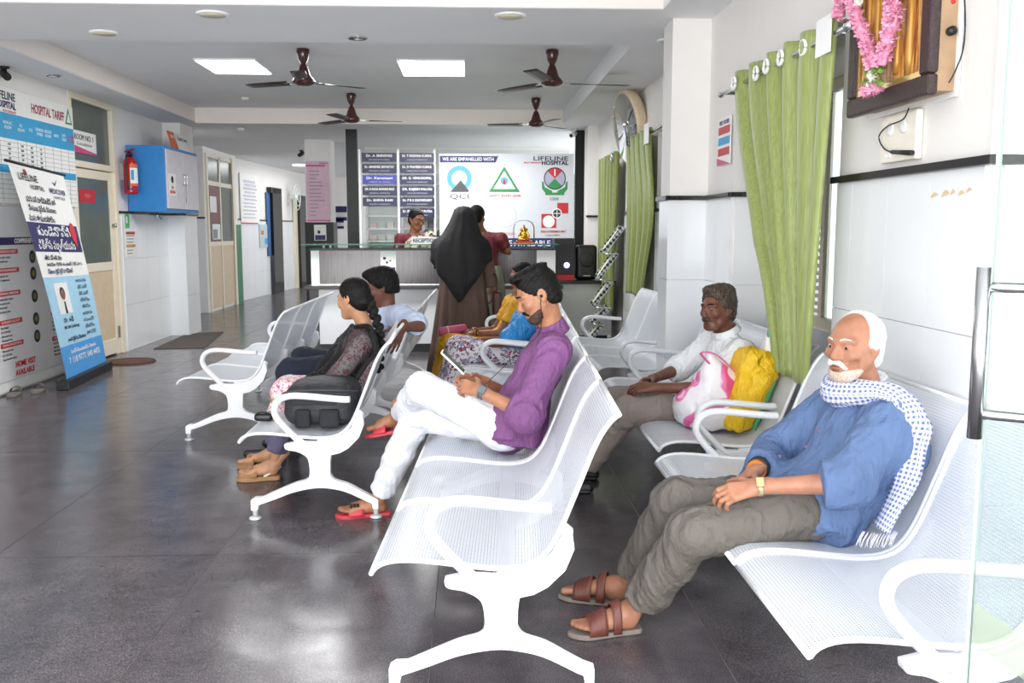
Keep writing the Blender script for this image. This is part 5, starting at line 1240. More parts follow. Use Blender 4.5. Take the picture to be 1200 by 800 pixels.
p = at(356, 96, Z=2.86); fan('maroon ceiling fan between the two panel lights', (p.x, p.y, 2.86), ZT, math.radians(35))
p = at(418, 144, Z=2.86); fan('maroon ceiling fan hanging by the far beam on the left', (p.x, p.y - .5, 2.84), ZT, math.radians(15))
p = at(625, 148, Z=2.86); fan('maroon ceiling fan hanging by the far beam on the right', (p.x, p.y - .5, 2.83), ZT, math.radians(50))
DIFF = simple('unlit cream diffuser', '#d8d3b8', .4)
for lab, (px_, py_), rr in (('round recessed downlight at the entrance soffit near the first fan', (249, 16), .105), ('round recessed downlight in the entrance soffit, middle one', (598, 18), .105), ('oblong downlight hanging loose at the left soffit', (122, 38), .1), ('small downlight in the soffit beside the curtain column', (783, 47), .08)):
    p = at(px_, py_, Z=ZS); r = thing('downlight', lab, 'light', p, group='recessed downlights')
    MB().lathe([(rr, -.012), (rr * 1.06, -.004), (rr * 1.06, 0)], p, seg=28).build('rim', M['white'], r); MB().lathe([(.0001, -.0135), (rr * .86, -.013), (rr * .86, -.006)], p, seg=28).build('diffuser', DIFF, r)
for lab, (px_, py_) in (('dark round ceiling speaker in the entrance soffit', (419, 44)), ('chrome ringed dark downlight above the tariff board', (62, 88))):
    p = at(px_, py_, Z=ZS); r = thing('ceiling_speaker', lab, 'speaker')
    r.location = p; ORI[r.name] = p
    MB().lathe([(.07, -.012), (.078, -.004), (.078, 0)], p, seg=24).build('rim', M['chrome'], r); MB().lathe([(.0001, -.010), (.062, -.013), (.066, -.006)], p, seg=24).build('grille', M['black'], r)
for lab, (px_, py_), z in (('white smoke detector on the tray ceiling behind the left panel light', (287, 114), ZT), ('white sensor on the soffit beyond the far beam', (282, 150), ZS)):
    p = at(px_, py_, Z=z); r = thing('smoke_detector', lab, 'detector', p)
    MB().lathe([(.05, 0), (.05, -.02), (.038, -.035), (.0001, -.036)], p, seg=20).build('housing', M['white'], r); MB().lathe([(.012, -.034), (.0001, -.042)], p, seg=10).build('led', M['redp'], r)
def cctv(lab, p, d, dark=False):
    r = thing('security_camera', lab, 'camera', p); m = M['black'] if dark else M['white']; d = Vector(d).normalized()
    MB().lathe([(.045, 0), (.045, -.015), (.02, -.02), (.02, -.05)], p, seg=16).build('bracket', m, r)
    q = p + V(0, 0, -.07); MB().tube([q - d * .06, q + d * .07], .035, 16).build('housing', m, r); MB().tube([q + d * .07, q + d * .074], .026, 14).build('lens', M['blackgloss'], r)
cctv('black dome camera on the soffit above the tariff board edge', at(5, 78, Z=ZS), (.6, -.6, -.4), True)
cctv('white security camera under the soffit by the right post of the partition', at(672, 152, Z=ZS), (-.6, -.8, -.3))
cctv('dark camera on the corridor ceiling by the pink pillar', at(353, 176, Z=ZS), (-.5, -.8, -.4), True)
p = at(352, 193, Z=ZS); r = thing('corridor_light', 'lit round light on the corridor ceiling', 'light', p); MB().lathe([(.0001, -.02), (.17, -.02), (.17, 0)], p, seg=24).build('diffuser', LAMPM, r)
area('corridor_lamp', (p.x + .3, p.y, 2.9), (0, 0, 0), 1.2, 4.0, 28)
area('tray_lamp', (-1.4, 9.8, 3.12), (0, 0, 0), 1.2, 1.0, 60)
area('counter_fill', (-.2, 12.6, 2.9), (0, 0, 0), 1.8, .6, 60)  # added area light above the desk, with no fitting built for it

# ================================================================== left wall: boards, door, extinguisher, wall cabinet
X_ = LW + .035
def flat(par, name, m, y0, y1, z0, z1, x=X_, d=.0015): return MB().box((x, y0, z0), (x + d, y1, z1)).build(name, m, par)
def ltext(par, s, size, y, z, m, x=X_ + .002, align='CENTER', width=None, bold=0.0): return text('lettering', s, size, (x, y, z), (0, 1, 0), (0, 0, 1), m, par, align, width, .0006, 0, bold)
tb = thing('tariff_board', 'white hospital tariff board with blue table header, upper on the left wall', 'board', (LW, 9.1, 1.74))
MB().box((LW, 7.7, 1.74), (X_, 10.2, 2.79)).build('panel', M['paper'], tb, bevel=.003)
flat(tb, 'header_band', M['bluep'], 7.7, 10.19, 2.33, 2.56); flat(tb, 'lower_band', M['bluep'], 7.7, 10.19, 2.02, 2.09)
ltext(tb, 'HOSPITAL TARIFF', .125, 9.62, 2.66, simple('maroon print', '#9a2530', .5), width=.72, bold=.002)
ltext(tb, 'LIFELINE', .1, 8.95, 2.71, M['ink'], align='RIGHT', bold=.002); ltext(tb, 'HOSPITAL', .085, 8.95, 2.63, M['navy'], align='RIGHT', bold=.003); ltext(tb, 'MULTI SPECIALITY', .03, 8.95, 2.575, M['redp'], align='RIGHT')
lg = MB(); lg.prism([(0, 0), (.17, 0), (.085, .17)], (X_ + .001, 10.0, 2.6), (0, 1, 0), (0, 0, 1), (1, 0, 0), 0, .001); lg.build('emblem_triangle', M['greenp'], tb); MB().prism([(.035, .018), (.135, .018), (.085, .12)], (X_ + .0022, 10.0, 2.6), (0, 1, 0), (0, 0, 1), (1, 0, 0), 0, .001).build('emblem_inner', M['paper'], tb)
gl = MB()
ys = [8.1, 8.35, 8.62, 8.95, 9.12, 9.32, 9.5, 9.68, 9.86, 10.04]
for y in ys: gl.box((X_, y - .002, 1.76), (X_ + .0015, y + .002, 2.33))
for k in range(13): 
    z = 2.30 - k * .043
    if not 2.0 < z < 2.1: gl.box((X_, 7.7, z - .0015), (X_ + .0015, 10.19, z + .0015))
tag(gl.build('table_rule', M['grey'], tb), kind='stuff')
for h_, y in (('WARD', 8.22), ('SINGLE\nROOM', 8.48), ('NON AC\nROOM', 8.78), ('AC\nROOM', 9.03), ('ICU', 9.22), ('GENERAL\nWARD', 9.41), ('DELUXE\nROOM', 9.59), ('SUITE', 9.77), ('DAY\nCARE', 9.95)): ltext(tb, h_, .042, y, 2.45, M['paper'])
ltext(tb, 'OTHER\nROOMS', .045, 10.12, 2.45, M['redp'])
r_ = random.Random(3)
for i in range(6):
    z = 2.28 - i * .043
    for y in (8.48, 8.78, 9.03, 9.22, 9.41): ltext(tb, str(r_.choice((300, 500, 750, 1000, 1500, 2000, 3500))), .03, y, z, M['ink'])
cb = thing('services_board', 'grey white services board with red headings, lower on the left wall', 'board', (LW, 9, 0))
MB().box((LW, 7.5, .12), (X_ - .004, 10.14, 1.71)).build('panel', simple('pale grey printed board', '#dcdcde', .5, var=.02), cb, bevel=.003); MB().box((LW, 7.5, .02), (LW + .02, 10.14, .12)).build('base_strip', M['paper'], cb)
X2 = X_ - .003
flat(cb, 'title_band', M['navy'], 7.5, 10.13, 1.36, 1.43, X2); ltext(cb, 'COMPREHENSIVE', .06, 9.0, 1.395, M['paper'], X2 + .002, bold=.002)
for col, (y0, items) in enumerate(((8.4, ((1.30, 'CARDIOLOGY', 2), (1.13, 'ORTHOPAEDIC', 2), (.92, 'GENERAL MEDICINE', 4), (.66, 'GYNAECOLOGY', 4), (.45, 'DIAGNOSTICS', 3))), (9.42, ((.66, 'NEUROLOGY', 4), (.40, 'PEDIATRICS', 4))))):
    for z, h_, n_ in items:
        flat(cb, 'heading_band', M['redp'], y0, y0 + .42, z - .022, z + .022, X2); ltext(cb, h_, .03, y0 + .21, z, M['paper'], X2 + .002, width=.34)
        for k in range(n_): ltext(cb, r_.choice(('Emergency care', 'Joint replacement', 'Laparoscopic surgery', 'High risk pregnancy', 'Blood bank', 'Digital X Ray', 'Ultrasound scan', 'ECG 2D Echo')), .03, y0 + .02, z - .05 - k * .038, M['ink'], X2 + .001, 'LEFT')
for z in (1.24, 1.08, .86, .64, .47):
    MB().lathe([(.062, 0), (.062, .002), (.0001, .002)], (X2, 9.1, z), (1, 0, 0), 24).build('round_symbol', M['ink'], cb)
    MB().lathe([(.03, 0), (.03, .001), (.022, .001), (.022, 0)], (X2 + .002, 9.1, z), (1, 0, 0), 16).box((X2 + .002, 9.094, z - .02), (X2 + .003, 9.106, z + .03)).build('symbol_mark', simple('olive print', '#8f8b4a', .5), cb)
ltext(cb, 'HOME VISIT', .075, 8.84, .25, M['redp'], X2 + .002, bold=.002); ltext(cb, 'AVAILABLE', .075, 8.82, .17, M['redp'], X2 + .002, bold=.002)
# roll-up banner, leaning back against the wall
bn = thing('rollup_banner', 'tall white and blue roll-up banner leaning by the left wall board', 'banner', (-3.88, 9.35, 0))
b0, b1 = V(-3.84, 8.68, 0), V(-3.95, 10.02, 0); bu = (b1 - b0).normalized(); bnorm = V(bu.y, -bu.x, 0)
MB().obox((b0 + b1) / 2 + V(0, 0, .045), bu * (b1 - b0).length / 2, bnorm * .06, V(0, 0, .045)).build('base', M['black'], bn, bevel=.008)
tl, tr = at(8, 188, X=-4.08), at(74, 205, X=-4.10)
bl, br = b0 + bu * .12 + V(0, 0, .09), b1 - bu * .02 + V(0, 0, .09)
def bp_(u, v): return bl * (1 - u) * (1 - v) + br * u * (1 - v) + tl * (1 - u) * v + tr * u * v
un = ((br - bl).cross(tl - bl)).normalized()
if un.x < 0: un = -un
def bp(u, v, h=0.0): return bp_(u, v) + un * (h + .003 * math.sin(u * 9 + v * 3) * v * (1 - v) * 2 + .03 * math.sin(v * math.pi))
def bquad(name, m, u0, u1, v0, v1, h=.002, n=8):
    return MB().grid([[bp(u0 + (u1 - u0) * i / n, v0 + (v1 - v0) * j / n, h) for i in range(n + 1)] for j in range(n + 1)]).build(name, m, bn)
bs = bquad('banner_sheet', M['paper'], 0, 1, 0, 1, 0, 16)
LB = simple('light blue print', '#a9d6ee', .45); MBl = simple('mid blue print', '#4f9fe0', .45)
bquad('light_blue_area', LB, 0, 1, .14, .48, .003); bquad('blue_foot', MBl, 0, 1, 0, .15, .004); bquad('navy_band', M['navy'], .0, .97, .60, .735, .004)
MB().tube([tl + (tl - tr).normalized() * .03, tr + (tr - tl).normalized() * .03], .014, 8).build('top_rail', M['black'], bn)
MB().tube([(b0 + b1) / 2 + V(-.06, 0, .08), (tl + tr) / 2 + V(-.03, 0, 0)], .008, 8).build('support_pole', M['steel'], bn)
def btext(s, size, u, v, m, width=None, align='CENTER', bold=.0, h=.009):
    o_ = bp(u, v, h); ua = (bp(min(u + .05, 1), v, h) - bp(max(u - .05, 0), v, h)).normalized(); va = (bp(u, v + .03, h) - bp(u, v - .03, h)).normalized()
    return text('lettering', s, size, o_, ua, va, m, bn, align, width, .0005, 0, bold)
for s, size, u, v, m, w in (('LIFELINE', .09, .26, .94, M['ink'], .38), ('HOSPITAL', .06, .38, .9, M['ink'], .28), ('MEDICOVER', .07, .76, .90, M['navy'], .36), ('HOSPITALS', .035, .76, .87, M['grey'], .26),
    ('మెడికవర్ హాస్పిటల్స్ వారి', .07, .38, .84, M['ink'], .62), ('ప్రముఖ వైద్య నిపుణులు', .07, .36, .80, M['ink'], .58), ('మన రావులపాలెం', .085, .3, .755, M['ink'], .55),
    ('గుండెనొప్పి', .13, .45, .695, M['paper'], .75), ('చికిత్స మృత్యువు', .12, .45, .63, M['paper'], .85),
    ('తేది: ప్రతి నెల', .055, .3, .57, M['ink'], .4), ('ఉదయం 10:00 గం నుండి 1:00 వరకు', .05, .5, .54, M['ink'], .85), ('స్థలం: లైఫ్ లైన్ హాస్పిటల్', .055, .38, .505, M['navy'], .6),
    ('డా. రవి', .07, .3, .27, M['ink'], .26), ('MD DM Cardiology', .04, .34, .235, M['ink'], .4), ('గుండె వైద్య నిపుణులు', .05, .4, .175, M['ink'], .5),
    ('సంప్రదించవలసిన నెంబరు', .05, .5, .115, M['paper'], .72), ('7 118 9777, 040 4455', .085, .5, .075, M['paper'], .9)):
    btext(s, size, u, v, m, w, bold=.001)
for k in range(9): btext(r_.choice(('గుండె', 'ఛాతి నొప్పి', 'ఆయాసం', 'బిపి షుగర్', 'రక్తపోటు', 'అలసట')), .05, .75, .455 - k * .034, M['ink'], .2 + .1 * r_.random())
bquad('portrait_card', M['paper'], .16, .44, .3, .45, .005)
# plain portrait print: coat, neck, face, hair
def bpoly(name, pts, m, h): 
    return MB().add([bp(u, v, h) for u, v in pts], [tuple(range(len(pts)))]).build(name, m, bn)
bpoly('portrait_coat', [(.2, .302), (.42, .302), (.40, .345), (.33, .365), (.27, .365), (.22, .345)], M['white'], .0065); bpoly('portrait_shirt', [(.28, .302), (.33, .302), (.32, .36), (.29, .36)], M['ink'], .007)
el = lambda u, v, a, b, h, nm, m: bpoly(nm, [(u + a * math.cos(t_ * math.pi / 8), v + b * math.sin(t_ * math.pi / 8)) for t_ in range(16)], m, h)
el(.30, .40, .055, .030, .0068, 'portrait_hair', M['ink']); el(.302, .394, .045, .026, .0074, 'portrait_face', simple('printed skin tone', '#8a5e46', .5))
el(.85, .70, .06, .05, .009, 'heart_mark', simple('scarlet print', '#d4343c', .45)); bpoly('heart_tip', [(.79, .70), (.91, .70), (.87, .62)], simple('scarlet print', '#d4343c', .45), .009)
el(.24, .965, .03, .014, .006, 'logo_mark', simple('maroon print', '#9a2530', .5)); bpoly('logo_tick', [(.70, .95), (.75, .93), (.82, .965), (.75, .94)], M['navy'], .006)
# slippers left under the board
for lab, px_, py_ in (('grey slipper under the services board, nearer the entrance', 17, 463), ('grey slipper under the services board, nearer the banner', 45, 459)):
    p = at(px_, py_, Z=0); r = thing('slipper', lab, 'slipper', p, group='grey slippers under the board'); d = V(-.15, 1, 0).normalized(); sd = V(1, .15, 0).normalized()
    out = smoothpath([(-.13, 0, 0), (-.1, .04, 0), (.05, .048, 0), (.125, .02, 0), (.13, -.01, 0), (.05, -.045, 0), (-.1, -.038, 0)], 4, True)
    MB().prism([(q.x, q.y) for q in out], p + V(0, 0, 0), d, sd, (0, 0, 1), 0, .03).build('sole', simple('grey slipper rubber', '#77726c', .8), r, bevel=.006)
    MB().grid([[p + d * (.02 + .02 * i) + sd * (.048 * math.cos(math.pi * k / 8)) + V(0, 0, .026 + .045 * math.sin(math.pi * k / 8)) for k in range(9)] for i in range(4)]).build('strap', simple('grey slipper strap', '#5f5c59', .8), r, solid=.004)
# door with frosted panes
dr = struct(MB().box((LW - .12, 10.18, 0), (LW + .01, 10.25, ZS)).box((LW - .12, 11.35, 0), (LW + .01, 11.42, ZS)).box((LW - .12, 10.25, 2.18), (LW + .01, 11.35, 2.25)).box((LW - .12, 10.25, 2.9), (LW + .01, 11.35, ZS)).build('door_1', M['cream'], bevel=.006))
MB().box((LW - .05, 10.25, 2.25), (LW - .04, 11.35, 2.9)).build('pane', M['glassgrey'], dr)
lf = MB()
for lo, hi in (((10.26, 0), (10.36, 2.17)), ((11.24, 0), (11.34, 2.17)), ((10.36, 2.07), (11.24, 2.17)), ((10.36, 1.02), (11.24, 1.12)), ((10.36, .02), (11.24, .2))): lf.box((LW - .06, lo[0], lo[1]), (LW - .02, hi[0], hi[1]))
lf.build('door_leaf', M['cream'], dr, bevel=.005); MB().box((LW - .045, 10.36, 1.12), (LW - .035, 11.24, 2.07)).build('pane', M['glassgrey'], dr); MB().box((LW - .05, 10.36, .2), (LW - .03, 11.24, 1.02)).build('panel', simple('beige door panel', '#d8c3a6', .5), dr)
MB().lathe([(.02, 0), (.02, .03), (.028, .04), (.0001, .05)], (LW - .02, 11.29, 1.55), (1, 0, 0), 14).box((LW - .02, 11.27, .2), (LW, 11.3, .34)).build('bolt', M['steel'], dr)
sg = thing('room_sign', 'white and pink room sign hanging on the frosted pane above the door', 'sign', (LW, 10.45, 2.38)); MB().box((LW - .036, 10.22, 2.36), (LW - .03, 10.95, 2.58)).build('plate', M['paper'], sg); MB().prism([(0, 0), (.73, 0), (.73, .02), (.4, .05), (0, .09)], (LW - .0298, 10.22, 2.34), (0, 1, 0), (0, 0, 1), (1, 0, 0), 0, .0015).build('pink_wave', M['pink'], sg)
text('lettering', 'ROOM NO. 1', .09, (LW - .028, 10.62, 2.51), (0, 1, 0), (0, 0, 1), M['ink'], sg, width=.5); text('lettering', 'Consultation', .05, (LW - .028, 10.62, 2.44), (0, 1, 0), (0, 0, 1), M['grey'], sg, width=.4)
rs = thing('red_sticker', 'red sticker on the frosted lower door pane', 'sticker', (LW, 10.65, 1.86)); MB().box((LW - .034, 10.42, 1.80), (LW - .031, 10.85, 1.95)).build('plate', M['redp'], rs); text('lettering', 'PUSH', .06, (LW - .03, 10.63, 1.875), (0, 1, 0), (0, 0, 1), simple('pale red print', '#e08a86', .5), rs)
# fire extinguisher on the jamb of the left wall
ex = at(153, 203, X=LW + .12); e_ = thing('fire_extinguisher', 'red fire extinguisher with black hose hanging by the blue cabinet', 'extinguisher', (LW + .12, ex.y, 1.85)); c_ = (LW + .12, ex.y, 0)
RED = simple('red extinguisher enamel', '#b0202a', .22)
MB().lathe([(.07, 1.93), (.078, 1.94), (.08, 1.96), (.08, 2.29), (.07, 2.34), (.04, 2.375), (.03, 2.38), (.03, 2.4)], c_, seg=28).build('cylinder', RED, e_)
MB().lathe([(.081, 1.98), (.081, 2.0)], c_, seg=28).build('purple_band', simple('purple band', '#7a2a72', .4), e_); MB().lathe([(.032, 2.38), (.032, 2.43), (.02, 2.44), (.0001, 2.45)], c_, seg=16).build('valve', M['black'], e_)
MB().obox(Vector(c_) + V(.0, .0, 2.46), V(.06, -.02, .015), V(.006, .016, 0), V(0, 0, .008)).obox(Vector(c_) + V(.03, -.01, 2.42), V(.05, -.02, 0), V(.006, .016, 0), V(0, 0, .006)).build('handle', RED, e_)
MB().tube(smoothpath([Vector(c_) + q for q in (V(.01, -.03, 2.41), V(.0, -.10, 2.40), V(.0, -.13, 2.3), V(0, -.115, 2.1), V(0, -.1, 1.98))], 6), .011, 8).build('hose', M['black'], e_)
lbm = MB(); lbm.lathe([(.0812, 2.07), (.0812, 2.28)], c_, seg=28); 
b5 = []
for i in range(5):
    a = math.radians(-75 + i * 22); b5.append((c_[0] + .0815 * math.cos(a), c_[1] + .0815 * math.sin(a)))
lb = MB().grid([[(x, y, z) for x, y in b5] for z in (2.05, 2.28)]).build('label', M['paper'], e_); MB().grid([[(x + .0006 * (x - c_[0]) / .08, y + .0006 * (y - c_[1]) / .08, z) for x, y in b5] for z in (2.245, 2.29)]).build('label_band', M['orange'], lb)
MB().grid([[(c_[0] + .0826 * math.cos(math.radians(a)), c_[1] + .0826 * math.sin(math.radians(a)), z) for a in (-68, -55, -42)] for z in (2.1, 2.22)]).build('label_print', M['bluep'], lb)
MB().grid([[(x + .0008 * (x - c_[0]) / .08, y + .0008 * (y - c_[1]) / .08, z) for x, y in b5] for z in (2.03, 2.06)]).build('label_foot', M['orange'], lb)
MB().box((LW, c_[1] - .03, 2.1), (LW + .05, c_[1] + .03, 2.3)).build('wall_bracket', M['steel'], e_)
# blue wall cabinet with white doors
k0 = at(153, 250, X=LW + .02).y; KX = -3.80
CB = simple('blue painted board', '#2f86cf', .4); cab = thing('wall_cabinet', 'blue wall cabinet with two white doors mounted on the tiled wall', 'cabinet', (LW, 12.4, 1.73))
MB().box((LW + .012, 11.75, 1.725), (KX, 13.13, 2.54)).build('carcass', CB, cab, bevel=.004)
for y0, y1 in ((11.79, 12.44), (12.45, 13.10)):
    d_o = MB().box((KX, y0, 1.765), (KX + .018, y1, 2.5)).build('door', simple('pale lilac laminate', '#d9d6de', .35), cab, bevel=.003)
    hy = y1 - .05 if y0 < 12 else y0 + .05
    MB().tube(smoothpath([(KX + .018, hy, 2.22), (KX + .05, hy, 2.2), (KX + .05, hy, 2.1), (KX + .018, hy, 2.08)], 5), .006, 8).build('handle', M['chrome'], d_o)
MB().tube(smoothpath([(KX + .04, 12.46, 2.12), (KX + .05, 12.48, 2.02), (KX + .045, 12.45, 1.93), (KX + .04, 12.47, 1.85)], 5), .004, 6).build('chain', M['steel'], cab)
ns = MB().box((KX + .018, 11.84, 1.93), (KX + .02, 12.12, 2.2)).build('notice', M['paper'], cab)
text('lettering', 'NO\nSMOKING', .055, (KX + .021, 11.98, 2.0), (0, 1, 0), (0, 0, 1), M['redp'], ns, width=.22, bold=.001); MB().lathe([(.045, 0), (.045, .001), (.036, .001), (.036, 0)], (KX + .02, 11.98, 2.13), (1, 0, 0), 20).obox((KX + .0208, 11.98, 2.13), (.0005, 0, 0), (0, .004, 0), (0, 0, .04)).build('no_smoking_mark', M['ink'], ns)
MB().tube([(KX - .3, 12.3, 1.72), (KX - .3, 12.3, 1.68), (KX - .25, 12.33, 1.64)], .012, 8).build('bracket', M['steel'], cab)
for lab, y0, y1, m, s in (('red leaflet leaning on top of the blue cabinet', 12.35, 12.62, M['orange'], 'HEALTH'), ('white and blue framed notice on top of the blue cabinet', 12.64, 13.1, M['paper'], 'Health Camp')):
    r = thing('leaflet', lab, 'leaflet', (KX - .1, y0, 2.54)); c = V(KX - .11, (y0 + y1) / 2, 2.66)
    MB().obox(c, V(-.28, 0, .96) * .125, V(0, (y1 - y0) / 2, 0), V(.96, 0, .28) * .003).build('sheet', m, r)
    text('lettering', s, .07, c + V(.006, 0, .05), (0, 1, 0), (-.28, 0, .96), M['paper'] if m is M['orange'] else M['navy'], r, width=(y1 - y0) * .8)
    MB().obox(c + V(.012, 0, -.07), V(-.28, 0, .96) * .03, V(0, (y1 - y0) / 2 * .9, 0), V(.96, 0, .28) * .001).build('colour_band', M['navy'] if m is M['paper'] else M['redp'], r)
nt = thing('notice_sheet', 'small notice with orange header taped to the tiled wall under the cabinet', 'notice', (LW + .012, 11.75, 1.3)); MB().box((LW + .012, 11.58, 1.17), (LW + .015, 11.93, 1.5)).build('sheet', M['paper'], nt)
for z, m in ((1.44, simple('brick red print', '#b5533a', .5)), (1.28, simple('ochre print', '#cfa03c', .5))): MB().box((LW + .015, 11.6, z), (LW + .016, 11.91, z + .035)).build('header_band', m, nt)
for k in range(5): MB().box((LW + .015, 11.62, 1.2 + k * .04 + (.0 if k < 2 else .06)), (LW + .016, 11.8 + .02 * k, 1.208 + k * .04 + (.0 if k < 2 else .06))).build('print_line', M['ink'], nt)
gt = thing('green_tag', 'small green exit tag on the tiled wall above the notice', 'sign', (LW + .012, 11.66, 1.55)); MB().box((LW + .012, 11.6, 1.52), (LW + .015, 11.74, 1.69)).build('plate', simple('bright green print', '#5fc06a', .5), gt); MB().box((LW + .015, 11.63, 1.58), (LW + .016, 11.68, 1.66)).build('figure_mark', M['paper'], gt)
mh = at(153, 424, Z=0); mo = thing('round_mat', 'round brown mat on the floor in front of the cream door', 'mat', mh)
MB().lathe([(.27, 0), (.275, .004), (.268, .012), (.22, .014), (.0001, .014)], mh, seg=40).build('disc', simple('brown coir mat', '#5f4238', .9, var=.25, scale=60, bump=.5), mo); MB().lathe([(.262, .0125), (.264, .0165), (.25, .0165), (.248, .0125)], mh, seg=40).build('woven_rim', simple('dark brown coir', '#4a332c', .9), mo)
dm = thing('door_mat', 'brown floor mat at the foot of the tiled column', 'mat', (-3.7, 12.8, 0)); MB().add([at(180, 409, Z=0), at(240, 408, Z=0), at(262, 389, Z=0), at(218, 392, Z=0)] + [q + V(0, 0, .01) for q in (at(180, 409, Z=0), at(240, 408, Z=0), at(262, 389, Z=0), at(218, 392, Z=0))], [(0, 1, 2, 3), (7, 6, 5, 4), (1, 0, 4, 5), (2, 1, 5, 6), (3, 2, 6, 7), (0, 3, 7, 4)]).build('mat_sheet', simple('brown ribbed mat', '#5d554e', .9, var=.2, scale=80), dm)
# ================================================================== reception desk
CYF = 11.2
DARKST = NT('dark brushed laminate'); v_ = DARKST.mapping(DARKST.coord(), (9, 9, .5)); DARKST.color(DARKST.ramp(DARKST.noise(v_, 6, 5), [(.3, '#2a2526'), (.7, '#4c4546')])); DARKST.set(Roughness=.16, Metallic=.1); DARKST = DARKST.m
desk = thing('reception_desk', 'white reception desk with a dark brushed riser and glass ledge', 'desk', (-.4, CYF, 0))
MB().box((-1.97, CYF + .06, 0), (-1.85, CYF + .6, .79)).build('end_leg', simple('dark walnut laminate', '#2a2223', .3), desk)
MB().box((-1.85, CYF + .03, .11), (1.08, CYF + .07, .785)).build('front_panel', simple('white gloss laminate', '#e9ebee', .15, var=.01), desk)
MB().box((-1.85, CYF + .07, 0), (1.08, CYF + .11, .11)).build('toe_kick', M['black'], desk)
MB().box((-2.0, CYF - .1, .785), (1.12, CYF + .62, .825)).build('worktop', simple('dark walnut laminate', '#2a2223', .3), desk, bevel=.004)
MB().box((-1.83, CYF, .825), (.80, CYF + .04, 1.25)).build('riser_panel', DARKST, desk)
MB().box((-1.93, CYF, .825), (-1.83, CYF + .3, 1.25)).build('riser_end', M['white'], desk); MB().box((.80, CYF, .825), (1.03, CYF + .3, 1.25)).build('riser_end', M['white'], desk)
MB().box((-1.94, CYF - .01, 1.25), (1.04, CYF + .32, 1.275)).build('riser_top', M['black'], desk)
MB().box((-1.84, CYF - .004, .83), (.81, CYF + .0, .845)).build('steel_strip', M['steel'], desk)
def glassmat(name, col, rough=.0, alpha=.28):
    # thin pane: tinted see-through plus mirror reflection, with a share of milky film for frosted panes
    t = NT(name); c = srgb(col); tr = t.node('ShaderNodeBsdfTransparent'); k = 1 - alpha
    tr.inputs[0].default_value = tuple(1 - (1 - x) * min(1, alpha * 1.6) for x in c[:3]) + (1,)
    gl = t.node('ShaderNodeBsdfGlossy'); gl.inputs['Roughness'].default_value = max(rough, .02); fr = t.node('ShaderNodeFresnel'); fr.inputs[0].default_value = 1.35
    mx = t.node('ShaderNodeMixShader'); t.link(fr.outputs[0], mx.inputs[0]); t.link(tr.outputs[0], mx.inputs[1]); t.link(gl.outputs[0], mx.inputs[2])
    last = mx
    if alpha > .4:
        df = t.node('ShaderNodeBsdfDiffuse'); df.inputs[0].default_value = c; m2 = t.node('ShaderNodeMixShader'); m2.inputs[0].default_value = alpha * .55
        t.link(mx.outputs[0], m2.inputs[1]); t.link(df.outputs[0], m2.inputs[2]); last = m2
    t.link(last.outputs[0], t.out.inputs['Surface']); return t.m
GREENG = glassmat('green edged glass', '#6fae98', .02, .5)
gs = MB().box((-2.02, CYF - .12, 1.315), (1.06, CYF + .34, 1.327)).build('glass_ledge', GREENG, desk)
for x in (-1.78, -1.70, -.9, .1, .9): MB().lathe([(.014, 1.275), (.014, 1.315)], (x, CYF + .05, 0), seg=12).build('standoff', M['white'], desk)
ds = thing('desk_section', 'lower white desk section with dark top carrying the computer tower', 'desk', (1.4, 12.1, 0))
MB().box((1.08, 12.1, .1), (1.86, 12.14, .79)).build('front_panel', simple('white gloss laminate', '#e9ebee', .15, var=.01), ds); MB().box((1.02, 12.02, .79), (1.9, 12.7, .83)).build('worktop', simple('dark walnut laminate', '#2a2223', .3), ds, bevel=.004); MB().box((1.1, 12.16, 0), (1.82, 12.2, .1)).build('toe_kick', M['black'], ds)
MB().box((1.80, 12.14, .1), (1.86, 12.7, .79)).build('end_panel', simple('dark walnut laminate', '#2a2223', .3), ds)
st = thing('drawing_sheet', 'small white sheet with blue and black marks stuck on the desk riser', 'notice', at(455, 305, Y=CYF)); a_, b_ = at(446, 319, Y=CYF), at(464, 294, Y=CYF)
MB().box((a_.x, CYF - .006, a_.z), (b_.x, CYF - .001, b_.z)).build('sheet', M['paper'], st)
MB().box((a_.x + .01, CYF - .0075, a_.z + .01), (b_.x - .01, CYF - .006, a_.z + .06)).build('blue_mark', M['navy'], st)
for dx, dz, rr in ((.05, .17, .018), (.08, .12, .014), (.12, .14, .01)): MB().lathe([(.0001, 0), (rr, .0005), (rr, -.001)], (a_.x + dx, CYF - .0068, a_.z + dz), (0, -1, 0), 12).build('ink_mark', M['ink'], st)
rp = thing('reception_sign', 'white plate reading reception standing on the glass ledge', 'sign', (-.55, 11.2, 1.327)); a_, b_ = at(483, 287, Y=11.2), at(513, 278, Y=11.2)
MB().box((a_.x, 11.195, 1.327), (b_.x, 11.205, 1.41)).build('plate', simple('pale grey acrylic', '#c9cdcf', .3), rp); text('lettering', 'RECEPTION', .062, ((a_.x + b_.x) / 2, 11.193, 1.368), (1, 0, 0), (0, 0, 1), M['ink'], rp, width=(b_.x - a_.x) * .92, bold=.002)
MB().box((a_.x, 11.19, 1.327), (b_.x, 11.25, 1.332)).build('foot', simple('pale grey acrylic', '#c9cdcf', .3), rp)
